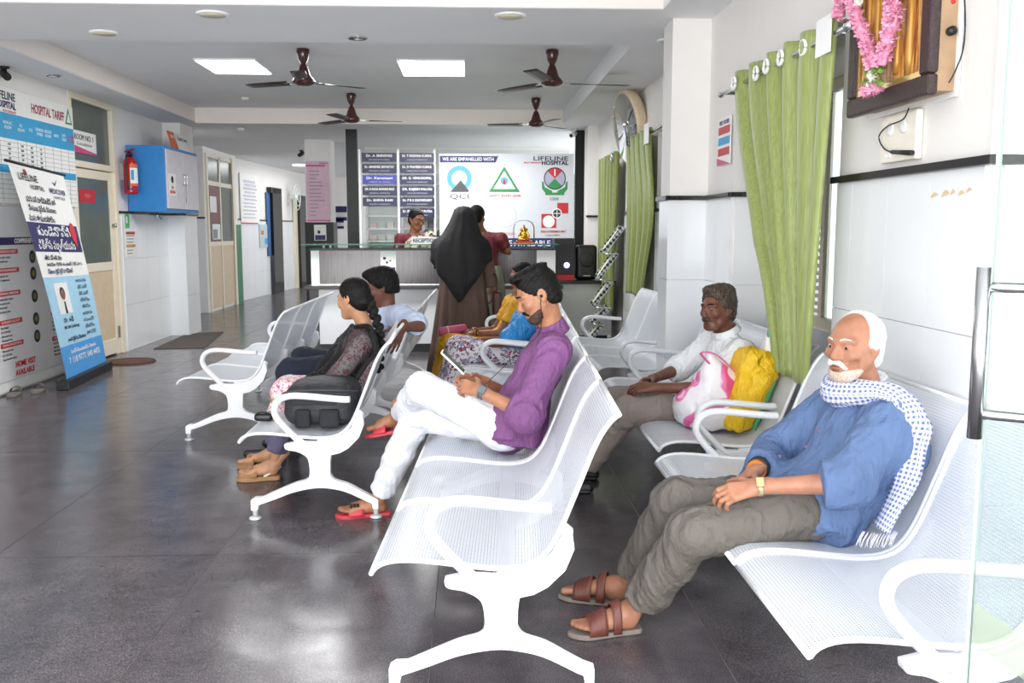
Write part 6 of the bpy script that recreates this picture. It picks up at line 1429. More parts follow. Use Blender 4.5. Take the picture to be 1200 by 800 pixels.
# gilded idol in a clear case
GOLD = simple('gilded figurine', '#d9a23a', .25, metal=.85, var=.2)
ix, iy, iz = at(614, 280, Y=11.3).x, 11.32, 1.327
idl = thing('gilded_figurine', 'small gilded seated figurine on a red stand, inside the clear case', 'figurine', (ix, iy, iz))
MB().box((ix - .13, iy - .07, iz), (ix + .13, iy + .07, iz + .012)).build('gold_plinth', GOLD, idl, bevel=.004); MB().box((ix - .11, iy - .06, iz + .012), (ix + .11, iy + .06, iz + .035)).build('red_stand', M['redp'], idl, bevel=.004)
S = Sculpt(); c_ = V(ix, iy, iz + .035); S.ell(c_ + V(0, 0, .03), (.07, .05, .03)); S.ell(c_ + V(0, 0, .075), (.042, .036, .045)); S.ell(c_ + V(0, -.005, .135), (.03, .03, .033), None, .01); S.cap(c_ + V(0, 0, .16), c_ + V(0, 0, .195), .02, .006, .01)
for x in (-1, 1): S.cap(c_ + V(x * .04, -.01, .10), c_ + V(x * .062, -.035, .06), .014, .012, .01); S.ell(c_ + V(x * .035, .0, .138), (.014, .008, .02), None, .006); S.cap(c_ + V(x * .06, -.02, .02), c_ + V(-x * .01, -.05, .018), .018, .014, .01)
S.chain([c_ + V(0, -.032, .13), c_ + V(.006, -.045, .10), c_ + V(.018, -.044, .075)], [.011, .009, .006], .006)
v, q = S.mesh(.004); mesh_obj('figure', [(v, q)], GOLD, idl)
case = thing('clear_case', 'clear acrylic case with rounded top over the gilded figurine', 'case', (ix, iy, iz)); CLR = glassmat('clear acrylic', '#dfe8ea', .02, .12)
arc = [V(ix - .125, iy, iz + .012), V(ix - .125, iy, iz + .2), V(ix - .1, iy, iz + .26), V(ix - .04, iy, iz + .285), V(ix + .04, iy, iz + .285), V(ix + .1, iy, iz + .26), V(ix + .125, iy, iz + .2), V(ix + .125, iy, iz + .012)]
MB().grid([[p + V(0, dy, 0) for p in arc] for dy in (-.075, .075)]).build('cover', CLR, case, solid=.003)
for dy in (-.076, .076): MB().tube([p + V(0, dy, 0) for p in arc], .003, 6).build('cover_edge', simple('grey acrylic edge', '#9aa3a6', .2), case)
# computer tower, speaker, monitor
cx0, cx1 = at(650, 310, Y=12.2).x, at(673, 310, Y=12.2).x
pcx = thing('computer_tower', 'black computer tower with a glowing round button and red foot', 'computer', ((cx0 + cx1) / 2, 12.3, .83))
MB().box((cx0, 12.2, .905), (cx1, 12.62, 1.385)).build('case', M['black'], pcx, bevel=.006); MB().box((cx0, 12.19, .83), (cx1, 12.62, .905)).build('red_foot', M['redp'], pcx, bevel=.004)
b = MB().lathe([(.04, 0), (.04, .006), (.02, .008), (.02, 0)], ((cx0 + cx1) / 2 + .03, 12.2, 1.03), (0, -1, 0), 24).build('power_button', emit('lit violet ring', '#b9b4ff', 1.6), pcx)
MB().box((cx0 + .02, 12.196, 1.2), (cx1 - .02, 12.2, 1.34)).build('front_grille', simple('dark grille', '#2a2a2e', .6), pcx)
sx0, sx1 = at(675, 310, Y=12.25).x, at(700, 310, Y=12.25).x; sp_ = thing('desktop_speaker', 'black rounded loudspeaker on the desk beside the computer tower', 'speaker', ((sx0 + sx1) / 2, 12.3, .83))
S = Sculpt(); S.box(V((sx0 + sx1) / 2, 12.36, .83 + .235), ((sx1 - sx0) / 2, .12, .232), rad=.05); mesh_obj('cabinet', [S.mesh(.012)], M['black'], sp_)
MB().lathe([(.1, 0), (.09, .012), (.03, .004), (.0001, .012)], ((sx0 + sx1) / 2, 12.238, 1.10), (0, -1, 0), 24).build('grille', simple('dark grille', '#2a2a2e', .6), sp_); MB().box(((sx0 + sx1) / 2 - .05, 12.232, .88), ((sx0 + sx1) / 2 + .05, 12.24, .895)).build('badge', M['steel'], sp_)
mon = thing('monitor', 'black monitor on the desk left of the computer tower', 'monitor', (.98, 12.4, .83)); MB().box((.80, 12.5, .98), (1.10, 12.54, 1.22)).build('screen', M['black'], mon, bevel=.006); MB().box((.93, 12.5, .83), (.99, 12.56, 1.0)).box((.86, 12.42, .825), (1.06, 12.62, .84)).build('stand', M['black'], mon)
# ------------------------------------------------------------------ glass partition with the boards
YP = 13.9
pt = struct(MB().box((-1.84, YP, 0), (-1.68, YP + .1, ZS)).build('trim_4', M['postblack'])); struct(MB().box((1.57, YP, 0), (1.74, YP + .1, ZS)).build('trim_5', M['postblack'])); MB().box((1.74, YP, 0), (1.79, YP + .04, ZS)).build('steel_edge', M['steel'], pt)
gp = struct(MB().box((-1.66, YP + .03, .3), (1.57, YP + .04, 2.68)).build('partition_glass', glassmat('clear partition glass', '#d5e2de', .02, .1)))
for x in (-1.66, -1.09, -.55): MB().box((x, YP + .02, .3), (x + .03, YP + .05, 2.68)).build('white_edge', M['white'], gp)
cbx = thing('back_cabinet', 'pale shelved cabinet behind the glass partition', 'cabinet', (0, 14.8, 0)); PALEG = simple('pale green shelf board', '#ccd6d0', .4, var=.05)
MB().box((-1.66, 15.0, 0), (1.7, 15.06, 2.4)).build('back_panel', PALEG, cbx)
for z in (.4, .75, 1.05, 1.3, 1.5, 1.7, 1.95, 2.2): MB().box((-1.66, 14.75, z), (1.7, 15.0, z + .025)).build('shelf', M['white'], cbx)
for x in (-1.66, -1.1, -.5): MB().box((x, 14.75, 0), (x + .03, 15.0, 2.4)).build('upright', M['white'], cbx)
for i in range(16):
    x = -1.6 + (i % 8) * .135; z = (1.325, 1.525)[i // 8]; r = thing('medicine_box', '%s medicine carton behind the glass, %s on the %s shelf' % (['dusty pink', 'pale green', 'off white', 'lilac'][i % 4], ['first from the left', 'second', 'third', 'fourth', 'fifth', 'sixth', 'seventh', 'last'][i % 8], ['lower', 'upper'][i // 8]), 'box', (x, 14.85, z), group='medicine cartons on the back shelves')
    MB().box((x, 14.8, z), (x + .1, 14.9, z + .07 + .05 * r_.random())).build('carton', simple('carton %d' % (i % 4), ['#d9b9a5', '#b7c9b5', '#e4e2da', '#c7b4c9'][i % 4], .6), r)
struct(MB().box((-1.9, 16.9, 0), (1.8, 17.0, ZS)).build('wall_back', M['paint'])); 
def signplate(x0, x1, z1, h, name, sub, m, i):
    r = thing('name_board', 'navy doctor name board, %s of the %s column on the glass partition' % (['topmost', 'second', 'third', 'fourth', 'fifth', 'sixth'][i], 'left' if x0 < -1.2 else 'right'), 'sign', (x0, YP, z1 - h), group='doctor name boards')
    if name == 'Dr. Karunasri': r['label'] = 'bright violet blue doctor name board with larger lettering in the left column'
    MB().box((x0, YP + .002, z1 - h), (x1, YP + .016, z1)).build('plate', m, r)
    text('lettering', name, .05, ((x0 + x1) / 2, YP + .0005, z1 - h * .33), (1, 0, 0), (0, 0, 1), M['paper'], r, width=(x1 - x0) * (.86 if len(name) > 14 else .76), bold=.0012)
    text('lettering', sub, .026, ((x0 + x1) / 2, YP + .0005, z1 - h * .78), (1, 0, 0), (0, 0, 1), simple('pale lilac print', '#c9c7e0', .5), r, width=(x1 - x0) * .6)
NB = simple('dark navy board', '#1d1a44', .4); NB2 = simple('violet blue board', '#3a3a9c', .4)
xa0, xa1, xb0, xb1 = at(425, 230, Y=YP).x, at(465, 230, Y=YP).x, at(469, 230, Y=YP).x, at(509, 230, Y=YP).x
ztop = at(440, 179, Y=YP).z; ph_ = .163
for i, (n1, s1) in enumerate((('Dr. A SRINIVAS', 'ENT CONSULTANT & SURGEON'), ('Dr. ABHISHEK SRIVASTAV', 'PULMONARY CONSULTANT'), ('Dr. Karunasri', 'OBST & GYN'), ('DR. R RAGA MOHAN RAO', 'GENERAL SURGEON'), ('Dr. SHIVA RAM', 'PLASTIC SURGEON'))): signplate(xa0, xa1, ztop - i * ph_, .13, n1, s1, NB2 if i == 2 else NB, i)
for i, (n1, s1) in enumerate((('Dr. T KRISHNA KUMAR', 'CONSULTANT CARDIOLOGIST'), ('Dr. D PRAVEEN KUMAR', 'CONSULTANT PHYSICIAN'), ('DR. G. VENUGOPAL', 'CONSULTANT NEUROLOGIST'), ('DR. RAJESH PALVAI', 'CONSULTANT NEUROSURGEON'), ('Dr. P R S CHOWDARY', 'PSYCHIATRIST'), ('Dr. SIVA PRASAD PUTRA', 'ORTHOPAEDIC'))): signplate(xb0, xb1, ztop - i * ph_, .13, n1, s1, NB, i)
bd_ = thing('empanelment_board', 'large pale grey board of empanelment logos behind the desk', 'board', (.5, YP, 1.37))
def bx(px_): return at(px_, 235, Y=YP - .02).x
def bz(py_): return at(590, py_, Y=YP - .02).z
YB_ = YP - .03
MB().box((bx(515), YB_, bz(279)), (bx(672), YP, bz(180))).build('panel', simple('pale grey blue acrylic', '#d3d7de', .12, var=.01), bd_, bevel=.003)
FR = (1, 0, 0), (0, 0, 1), (0, -1, 0)
def bpoly2(name, pts, m, h=.001, par=None): return MB().prism([(bx(x), bz(y)) for x, y in pts], (0, YB_, 0), *FR, .0, h).build(name, m, par or bd_)
def bt(s, size, px_, py_, m, width=None, bold=.001, align='CENTER'): return text('lettering', s, size, (bx(px_), YB_ - .0035, bz(py_)), (1, 0, 0), (0, 0, 1), m, bd_, align, width, .0006, 0, bold)
def disc(name, px_, py_, r0, r1, m, h, a0=0, a1=360, n=40):
    mb = MB(); c = Vector((bx(px_), YB_, bz(py_))); mb.grid([[c + V(r * math.cos(math.radians(a0 + (a1 - a0) * k / n)), -h, r * math.sin(math.radians(a0 + (a1 - a0) * k / n))) for k in range(n + 1)] for r in (r0, r1)], smooth=False); return mb.build(name, m, bd_)
bpoly2('navy_strip', [(516, 183), (584, 183), (581, 190.5), (516, 190.5)], M['navy'], .0015); bt('WE ARE EMPANELLED WITH', .07, 549, 186.8, M['paper'], .76)
bt('LIFELINE', .085, 645, 185.8, M['ink'], .52); bt('HOSPITAL', .08, 650, 191, M['ink'], .40, .003); bt('MULTI SPECIALITY', .03, 624, 190.5, M['redp'], .26)
SKY = simple('sky blue print', '#4fa3dc', .4)
disc('blue_ring', 538.5, 209, .115, .185, SKY, .0015); bpoly2('dark_wedge', [(528, 225), (540, 211), (550, 224), (549, 225)], simple('charcoal print', '#45454c', .4), .003); bpoly2('dark_wedge', [(527.5, 225), (531, 221), (534, 225)], simple('charcoal print', '#45454c', .4), .0034); bt('QCI', .1, 538.5, 230.5, M['ink'], .28, .0)
bpoly2('green_triangle', [(591, 195), (609, 225), (573, 225)], M['greenp'], .0015); bpoly2('triangle_inner', [(591, 200), (604.5, 222), (577.5, 222)], simple('pale green print', '#cfe3d2', .4), .0022); disc('blue_disc', 591, 212, 0, .055, SKY, .003); bpoly2('red_mark', [(589, 216), (593, 216), (591.8, 210), (590.2, 210)], M['redp'], .0036); bpoly2('green_bar', [(574.5, 221.5), (607.5, 221.5), (609, 225), (573, 225)], M['greenp'], .003)
bt('SAFETY ENTRY LEVEL', .045, 592, 229.5, M['redp'], .48)
disc('emblem_disc', 650, 209, 0, .165, M['paper'], .0012); disc('red_sector', 650, 209, 0, .15, M['redp'], .0018, 45, 135); disc('green_sector', 650, 209, 0, .15, M['greenp'], .0018, 225, 315); disc('grey_sector', 650, 209, .0, .15, simple('lilac grey print', '#a9a9c0', .4), .0016, 135, 225); disc('grey_sector', 650, 209, .0, .15, simple('lilac grey print', '#a9a9c0', .4), .0016, -45, 45); disc('emblem_ring', 650, 209, .15, .165, M['ink'], .002)
bpoly2('staff_mark', [(649.3, 198), (650.7, 198), (650.7, 206), (649.3, 206)], M['paper'], .0024)
for s_ in (-1, 1): bpoly2('green_hand', [(650 + s_ * 15, 212), (650 + s_ * 13, 213), (650 + s_ * 12, 219), (650 + s_ * 8, 221), (650 + s_ * 3, 223.5), (650 + s_ * 3, 226), (650 + s_ * 11, 226), (650 + s_ * 15, 221)], M['greenp'], .002 + .0004 * (s_ > 0))
bpoly2('green_base', [(639, 225.5), (661, 225.5), (661, 228.5), (639, 228.5)], M['greenp'], .003); bt('CGHS', .06, 649.5, 233, simple('teal print', '#2d6e6a', .4), .13)
bpoly2('red_square', [(653, 237.5), (666, 237.5), (666, 250), (653, 250)], M['redp'], .0015); bpoly2('red_square', [(634.5, 250.5), (652, 250.5), (652, 267), (634.5, 267)], M['redp'], .0019); disc('white_disc', 643, 259.5, 0, .09, M['paper'], .0026); disc('white_ring', 652.7, 250, 0, .075, M['paper'], .003); disc('black_disc', 652.7, 250, 0, .06, simple('dark green print', '#1e3532', .4), .0036)
bpoly2('cross_bar', [(652.3, 246), (653.1, 246), (653.1, 254), (652.3, 254)], M['paper'], .0042); bpoly2('cross_bar', [(648.5, 249.6), (657, 249.6), (657, 250.4), (648.5, 250.4)], M['paper'], .0046)
bt('INDIA GOVERNMENT MINT', .045, 648.5, 271.3, M['redp'], .38); bt('A Unit of SPMCIL', .03, 648, 275.5, M['grey'], .22)
PALEL = simple('faint grey print', '#b9bdc6', .3)
for px_ in (538, 592): disc('faint_ring', px_, 253, .16, .172, PALEL, .0015); disc('faint_ring', px_, 253, .115, .122, PALEL, .0017)
bt('AAROGYASRI', .05, 592, 274, simple('soft red print', '#d98a8a', .4), .3)
ib = thing('insurance_strip', 'navy strip lettered in white under the empanelment board', 'sign', (.5, YP, 1.22)); MB().box((bx(515), YP - .028, bz(291.5)), (bx(660), YP, bz(279.3))).build('plate', simple('navy strip', '#2b2a6e', .35), ib)
text('lettering', 'INSURANCE AVAILABLE', .12, (bx(599), YP - .030, bz(285.3)), (1, 0, 0), (0, 0, 1), M['paper'], ib, width=bx(645) - bx(553), bold=.002)

# ------------------------------------------------------------------ pillar with the pink notice, corridor things
pl = struct(MB().box((-2.73, 15.5, 0), (-2.30, 15.9, ZS)).build('trim_6', M['paint'])); MB().box((-2.75, 15.48, 0), (-2.28, 15.92, 1.62)).build('cladding', M['postblack'], pl)
pn = thing('pink_notice', 'tall pink notice with price list on the pillar left of the desk', 'notice', (-2.5, 15.48, 1.64)); MB().box((-2.71, 15.485, 1.64), (-2.33, 15.498, 2.62)).build('sheet', simple('pink paper', '#dcb9ca', .5), pn); MB().box((-2.71, 15.482, 2.53), (-2.4, 15.486, 2.56)).build('red_line', M['pink'], pn); MB().box((-2.71, 15.482, 1.64), (-2.33, 15.486, 1.66)).build('red_line', M['pink'], pn)
for k in range(13): MB().box((-2.66, 15.483, 2.45 - k * .06), (-2.66 + .1 + .16 * r_.random(), 15.485, 2.465 - k * .06)).build('print_line', simple('mauve print', '#a68d9a', .5), pn)
text('lettering', 'Lifeline', .05, (-2.42, 15.482, 2.585), (1, 0, 0), (0, 0, 1), M['ink'], pn, width=.14)
ss = thing('sanitiser_sign', 'small white picture sign on the black pillar cladding', 'sign', (-2.5, 15.47, 1.4)); MB().box((-2.6, 15.468, 1.32), (-2.4, 15.478, 1.58)).build('plate', M['paper'], ss, bevel=.004); MB().box((-2.585, 15.466, 1.33), (-2.415, 15.469, 1.41)).build('blue_print', M['navy'], ss); MB().ball((-2.52, 15.467, 1.46), (.025, .003, .03), 10, 6).build('figure_mark', M['ink'], ss)
for i, (px_, py_, w_) in enumerate(((398, 250, .13), (397, 262, .09))):
    p = at(px_, py_, Y=16.85); r = thing('wall_sign', ['navy and white wall sign seen beside the pink pillar, upper', 'navy and white wall sign seen beside the pink pillar, lower'][i], 'sign', p); MB().box((p.x - w_, 16.86, p.z - w_), (p.x + w_, 16.9, p.z + w_)).build('plate', M['paper'], r); MB().box((p.x - w_, 16.855, p.z + .02), (p.x + w_, 16.86, p.z + w_)).build('navy_band', M['navy'], r)
    MB().box((p.x - w_, 16.855, p.z - w_), (p.x + w_, 16.86, p.z - w_ * .5)).build('navy_band', M['navy'], r)
XC = -4.75
d2 = struct(MB().box((XC, 16.9, 0), (XC + .03, 16.98, 2.86)).box((XC, 17.72, 0), (XC + .03, 17.8, 2.86)).box((XC, 18.6, 0), (XC + .05, 18.75, 2.9)).box((XC, 16.98, 2.3), (XC + .03, 17.72, 2.38)).box((XC, 17.8, 2.3), (XC + .03, 18.6, 2.38)).box((XC, 16.98, 2.8), (XC + .03, 18.6, 2.86)).build('door_2', M['cream']))
for y0, y1 in ((16.98, 17.72), (17.8, 18.6)):
    MB().box((XC + .005, y0, .05), (XC + .018, y1, 1.25)).build('panel', simple('beige door panel', '#d8c3a6', .5), d2); MB().box((XC, y0, 1.2), (XC + .028, y1, 1.28)).build('rail', M['cream'], d2)
    MB().box((XC + .005, y0, 1.28), (XC + .014, y1, 2.3)).build('pane', M['glassgrey'], d2); MB().box((XC + .005, y0, 2.38), (XC + .014, y1, 2.8)).build('pane', M['glassgrey'], d2)
for lab, y0, y1, z0, z1, m in (('maroon poster on the corridor door, upper', 17.0, 17.68, 1.62, 2.27, simple('maroon poster print', '#7c4a48', .5)), ('white notice with maroon foot on the corridor door, lower', 17.15, 17.68, 1.22, 1.6, M['paper'])):
    r = thing('poster', lab, 'poster', (XC + .02, y0, z0)); MB().box((XC + .019, y0, z0), (XC + .024, y1, z1)).build('sheet', m, r); MB().box((XC + .024, y0 + .05, z0 + (z1 - z0) * .3), (XC + .0255, y1 - .2, z0 + (z1 - z0) * .75)).build('white_box' if m is not M['paper'] else 'print_block', M['paper'] if m is not M['paper'] else M['grey'], r); MB().box((XC + .024, y0, z0), (XC + .0255, y1, z0 + .1)).build('foot_band', simple('maroon poster print', '#7c4a48', .5), r)
p_ = at(280, 300, Y=18.9); gd = thing('glass_screen', 'green tinted glass screen edge at the corridor corner', 'screen', (p_.x, 18.9, 0)); MB().obox(V(p_.x, 18.9, .8), V(.06, .02, 0), V(.0, .006, 0), V(0, 0, .8)).build('pane', simple('green glass edge', '#7fb39c', .15), gd)
def slant(px_, py_):
    d = at(px_, py_, Y=20) - Vector((0, 0, CAMH)); n = cn; t_ = (ca + cn * .014 - Vector((0, 0, CAMH))).dot(n) / d.dot(n); return Vector((0, 0, CAMH)) + d * t_
def sl_box(name, m, p0, p1, par, d0=.002, d1=.02, floor=False):
    a, b = slant(*p0), slant(*p1)
    if floor: a.z = 0.0
    s0, s1 = (a - ca).dot(cu_), (b - ca).dot(cu_)
    c = ca + cu_ * (s0 + s1) / 2 + cn * (.014 + (d0 + d1) / 2); c.z = (a.z + b.z) / 2
    return MB().obox(c, cu_ * abs(s1 - s0) / 2, cn * (d1 - d0) / 2, V(0, 0, abs(a.z - b.z) / 2)).build(name, m, par)
r = thing('list_sheet', 'large white printed list on the corridor wall', 'notice', slant(292, 262)); sl_box('sheet', M['paper'], (282, 262), (301.5, 206), r); sl_box('red_line', M['redp'], (282, 262), (301.5, 261), r, .02, .022)
for k in range(11): sl_box('print_line', simple('faint lilac print', '#c3c3cf', .5), (284 + (k % 2), 213.5 + k * 4.2), (298 + (k % 3), 212.7 + k * 4.2), r, .02, .0215)
r = thing('colour_poster', 'small blue and orange poster on the corridor wall tiles', 'poster', slant(309, 290)); sl_box('sheet', simple('pale blue poster', '#b9c9cf', .5), (304, 290), (314, 263), r); sl_box('orange_block', M['orange'], (305, 275), (308, 270), r, .02, .022); sl_box('blue_block', M['bluep'], (309.5, 286), (313, 279), r, .02, .022)
d3 = struct(sl_box('door_3', M['blackgloss'], (318, 337), (325, 222), None, .0, .1, True)); 
def sbx(n, m, a, b, par, d0, d1, floor=False): return sl_box(n, m, a, b, par, d0, d1, floor)
sbx('door_head', M['blackgloss'], (313, 226), (325, 221), d3, 0, .1); sbx('blue_curtain', simple('blue door curtain', '#3c5f93', .7), (313.2, 300), (317.5, 226), d3, .0, .03)
d4 = struct(sl_box('door_4', M['blackgloss'], (348.5, 331), (355, 231), None, .0, .12, True)); sbx('door_head', M['blackgloss'], (345, 234), (355, 230), d4, 0, .12)
sbx('cream_jamb', M['cream'], (345.2, 331), (348.4, 233), d4, 0, .05, True)
p = slant(338, 231) + cn * .12; wf = thing('wall_fan', 'white wall fan above the corridor doors', 'fan', p)
for k in range(3): 
    rr_ = .12 + .1 * k; MB().tube([p + cn * (.14 - .02 * k) + cu_ * rr_ * math.cos(a * math.pi / 10) * 1.0 + V(0, 0, rr_ * math.sin(a * math.pi / 10)) for a in range(20)], .008, 6, True).build('guard_ring', M['white'], wf)
for k in range(3):
    a = k * 2.09; u = cu_ * math.cos(a) + V(0, 0, math.sin(a)); w = cu_ * -math.sin(a) + V(0, 0, math.cos(a)); MB().obox(p + u * .16 + cn * .06, u * .12, w * .07, cn * .004).build('blade', simple('pale green blade', '#b9cdbd', .4), wf)
MB().tube([p - cn * .12, p + cn * .1], .06, 12).build('motor', M['white'], wf); MB().tube([p - cn * .12 + V(0, 0, 0), p - cn * .12 + V(0, 0, -.18)], .03, 8).build('bracket', M['white'], wf)

# ================================================================== right wall: curtains, clock, notices, frame, switchboard
def curtain_mat():
    t = NT('olive green satin curtain'); v = t.coord(); t.color(t.ramp(t.noise(t.mapping(v, (6, 6, .35)), 20, 4), [(.3, '#818e4a'), (.7, '#9da863')])); t.set(Roughness=.42); t.b.inputs['Sheen Weight'].default_value = .3; t.bump(t.noise(t.mapping(v, (30, 30, 1)), 30, 3), .12, .004)
    return t.m
CURT = curtain_mat()
def curtain(name, lab, xs, zt, zb, far, near, nf, amp, seed, group='olive green curtains', xshift=0.0):
    """far(t), near(t): y of the two side edges as t goes 0 at the top to 1 at the hem"""
    r = random.Random(seed); root = thing(name, lab, 'curtain', (xs, (far(0) + near(0)) / 2, zb), group=group)
    ph = [r.uniform(-.5, .5) for _ in range(nf + 1)]; P = []; NU = nf * 12
    for j in range(41):
        t_ = j / 40; row = []
        for i in range(NU + 1):
            u = i / NU; y = far(t_) + (near(t_) - far(t_)) * u
            k = u * nf; a_ = amp * (1 - .25 * t_) * math.sin(2 * math.pi * k + ph[int(min(k, nf))] * .8 + t_ * .7 * math.sin(k * 1.3 + seed)) + amp * .3 * math.sin(2 * math.pi * k * .37 + t_ * 3 + seed) * t_
            y2 = y + amp * .35 * math.sin(2 * math.pi * k * 2 + .8) * (1 - .3 * t_)
            row.append((xs + a_ + xshift * t_, y2, zt + (zb - zt) * t_ + .008 * math.sin(k * 5) * t_))
        P.append(row)
    MB().grid(P).build('fabric', CURT, root, solid=.003)
    return root
def sm(t_): return t_ * t_ * (3 - 2 * t_)
c1 = curtain('curtain', 'olive green eyelet curtain nearest, pulled together in front of the right window', 1.585, 2.415, .775, lambda t_: 5.62 - .62 * sm(min(1, t_ / .8)) - .33 * max(0, t_ - .6) / .4, lambda t_: 4.02 + .16 * t_, 6, .036, 2)
MB().box((1.545, 4.0, 2.26), (1.55, 4.17, 2.42)).build('header_tape', M['white'], c1)
rod = thing('curtain_rod', 'steel curtain rod through the eyelets of the nearest curtain', 'rod', (1.59, 4.9, 2.345)); MB().tube([(1.585, 3.9, 2.345), (1.585, 5.86, 2.345)], .0125, 12).build('pole', M['chrome'], rod)
MB().ball((1.585, 5.88, 2.345), .02, 12, 8).build('finial', M['chrome'], rod); MB().ball((1.585, 3.89, 2.345), .03, 12, 8).build('finial', M['chrome'], rod); MB().box((1.585, 5.8, 2.335), (1.70, 5.83, 2.355)).build('bracket', M['chrome'], rod); MB().box((1.585, 3.98, 2.335), (1.70, 4.0, 2.355)).build('bracket', M['chrome'], rod)
for y in (5.42, 5.08, 4.86, 4.62, 4.36):
    MB().tube([Vector((1.545 + .012 * math.sin(y * 9), y + .034 * math.cos(a * math.pi / 9), 2.345 + .034 * math.sin(a * math.pi / 9))) for a in range(18)], .009, 8, True).build('eyelet', M['white'], c1)
c2 = curtain('curtain', 'olive green curtain in the middle, hanging under the big round clock', 1.72, 2.47, .82, lambda t_: 10.25 - .1 * t_ - .1 * math.sin(t_ * 3.1), lambda t_: 8.85 + .25 * t_ - .35 * math.sin(t_ * 3.1) ** 2, 5, .04, 5)
MB().box((1.67, 8.72, 2.31), (1.675, 8.95, 2.5)).build('header_tape', M['white'], c2); rod = thing('curtain_rod', 'steel curtain rod end beside the column, over the middle curtain', 'rod', (1.7, 8.5, 2.4)); MB().tube([(1.72, 7.1, 2.42), (1.72, 10.2, 2.42)], .016, 12).build('pole', M['steel'], rod); MB().ball((1.72, 10.22, 2.42), .025, 12, 8).build('finial', M['black'], rod)
c3 = curtain('curtain', 'olive green curtain farthest, beside the white end column', 1.74, 2.42, .5, lambda t_: 12.5 - .1 * t_, lambda t_: 10.95 + .25 * t_, 6, .045, 8)
for y in (11.02, ): MB().tube([Vector((1.68, y + .045 * math.cos(a * math.pi / 9), 2.35 + .045 * math.sin(a * math.pi / 9))) for a in range(18)], .012, 8, True).build('eyelet', M['chrome'], c3)
ck = thing('wall_clock', 'large round clock with pale rim tilted from the right wall, over the middle curtain', 'clock', (1.8, 10.1, 2.6)); ca_ = V(-.97, -.16, -.16).normalized(); cc_ = V(1.68, 10.0, 2.585)
MB().lathe([(.0001, -.10), (.38, -.10), (.40, -.06), (.40, .0), (.385, .02), (.36, .02), (.355, .0)], cc_, ca_, 48).build('rim', simple('cream clock rim', '#d9c7a6', .4), ck); MB().lathe([(.0001, .004), (.356, .004)], cc_, ca_, 40).build('dial', M['paper'], ck)
cr = ca_.cross(V(0, 0, 1)).normalized(); cu2 = cr.cross(ca_)
for k in range(12):
    a = k * math.pi / 6; u = cr * math.cos(a) + cu2 * math.sin(a); MB().obox(cc_ + ca_ * .008 + u * .30, u * .03, ca_.cross(u) * .008, ca_ * .002).build('hour_mark', M['ink'], ck)
for a, l in ((1.2, .2), (2.6, .28)):
    u = cr * math.cos(a) + cu2 * math.sin(a); MB().obox(cc_ + ca_ * .012 + u * l / 2, u * l / 2, ca_.cross(u) * .008, ca_ * .002).build('hand', M['ink'], ck)
MB().lathe([(.0001, .03), (.358, .026)], cc_, ca_, 40).build('cover_glass', glassmat('clock glass', '#dfe8ea', .02, .15), ck)
wp = thing('striped_notice', 'small notice with red and blue bars on the wall beside the column', 'notice', (1.68, 6.1, 1.95)); MB().box((1.684, 5.99, 1.93), (1.69, 6.3, 2.24)).build('sheet', M['paper'], wp)
for z, m in ((2.13, M['redp']), (2.06, M['bluep']), (1.99, M['redp'])): MB().box((1.682, 6.01, z), (1.684, 6.28, z + .05)).build('colour_bar', m, wp)
text('lettering', 'VISIT HOURS', .04, (1.6825, 6.145, 2.205), (0, -1, 0), (0, 0, 1), M['navy'], wp, width=.24); MB().prism([(0, 0), (.31, 0), (.31, .05)], (1.682, 5.99, 1.93), (0, 1, 0), (0, 0, 1), (-1, 0, 0), 0, .001).build('pink_corner', M['pink'], wp)
hp = thing('heart_poster', 'narrow white poster with a red heart on the wall beside the middle curtain', 'poster', (1.82, 10.4, 1.7)); MB().box((1.816, 9.62, 1.7), (1.826, 10.75, 2.4)).build('sheet', M['paper'], hp); MB().prism([(0, 0), (.1, .12), (.08, .2), (.0, .16), (-.08, .2), (-.1, .12)], (1.815, 10.42, 2.0), (0, 1, 0), (0, 0, 1), (-1, 0, 0), 0, .002).build('heart_mark', M['redp'], hp); MB().box((1.814, 9.62, 1.7), (1.816, 10.75, 1.74)).build('red_foot', M['redp'], hp)
fb = thing('framed_notice', 'tall framed notice on the end column by the partition', 'notice', (1.84, 13.0, 1.2))
MB().box((1.925, 12.65, 1.3), (1.945, 13.2, 2.3)).build('frame', M['steel'], fb); MB().box((1.92, 12.69, 1.34), (1.925, 13.16, 2.26)).build('sheet', M['paper'], fb)
for k in range(4): MB().box((1.918, 12.75, 2.0 - k * .07), (1.92, 13.1, 2.03 - k * .07)).build('print_line', M['ink'], fb)
# devotional picture in a dark carved frame with a flower garland
XF = 1.585; y0, y1, z0, z1 = 3.2, 3.9, 1.965, 2.78
fr = thing('framed_picture', 'gilded picture in a dark carved wooden frame on the right wall', 'picture', (RW, 3.55, z0)); WOOD = simple('dark carved wood', '#3a2a2c', .35, var=.3, scale=90, bump=.6, bscale=160)
MB().box((XF + .03, y0 + .01, z0 + .015), (RW, y1 - .06, z1)).build('light_box', simple('brown board box', '#a98a6c', .6, var=.1), fr); MB().box((RW - .015, y0 - .005, z0 - .005), (RW - .003, y1, z1)).build('box_edge', M['white'], fr)
fw = .075
for lo, hi in (((y0, z0), (y1, z0 + fw)), ((y0, z1 - fw), (y1, z1)), ((y0, z0 + fw), (y0 + fw, z1 - fw)), ((y1 - fw, z0 + fw), (y1, z1 - fw))):
    rl_ = MB().box((XF, lo[0], lo[1]), (XF + .04, hi[0], hi[1])).build('frame_rail', WOOD, fr, bevel=.012, seg=3)
iw = fw + .02
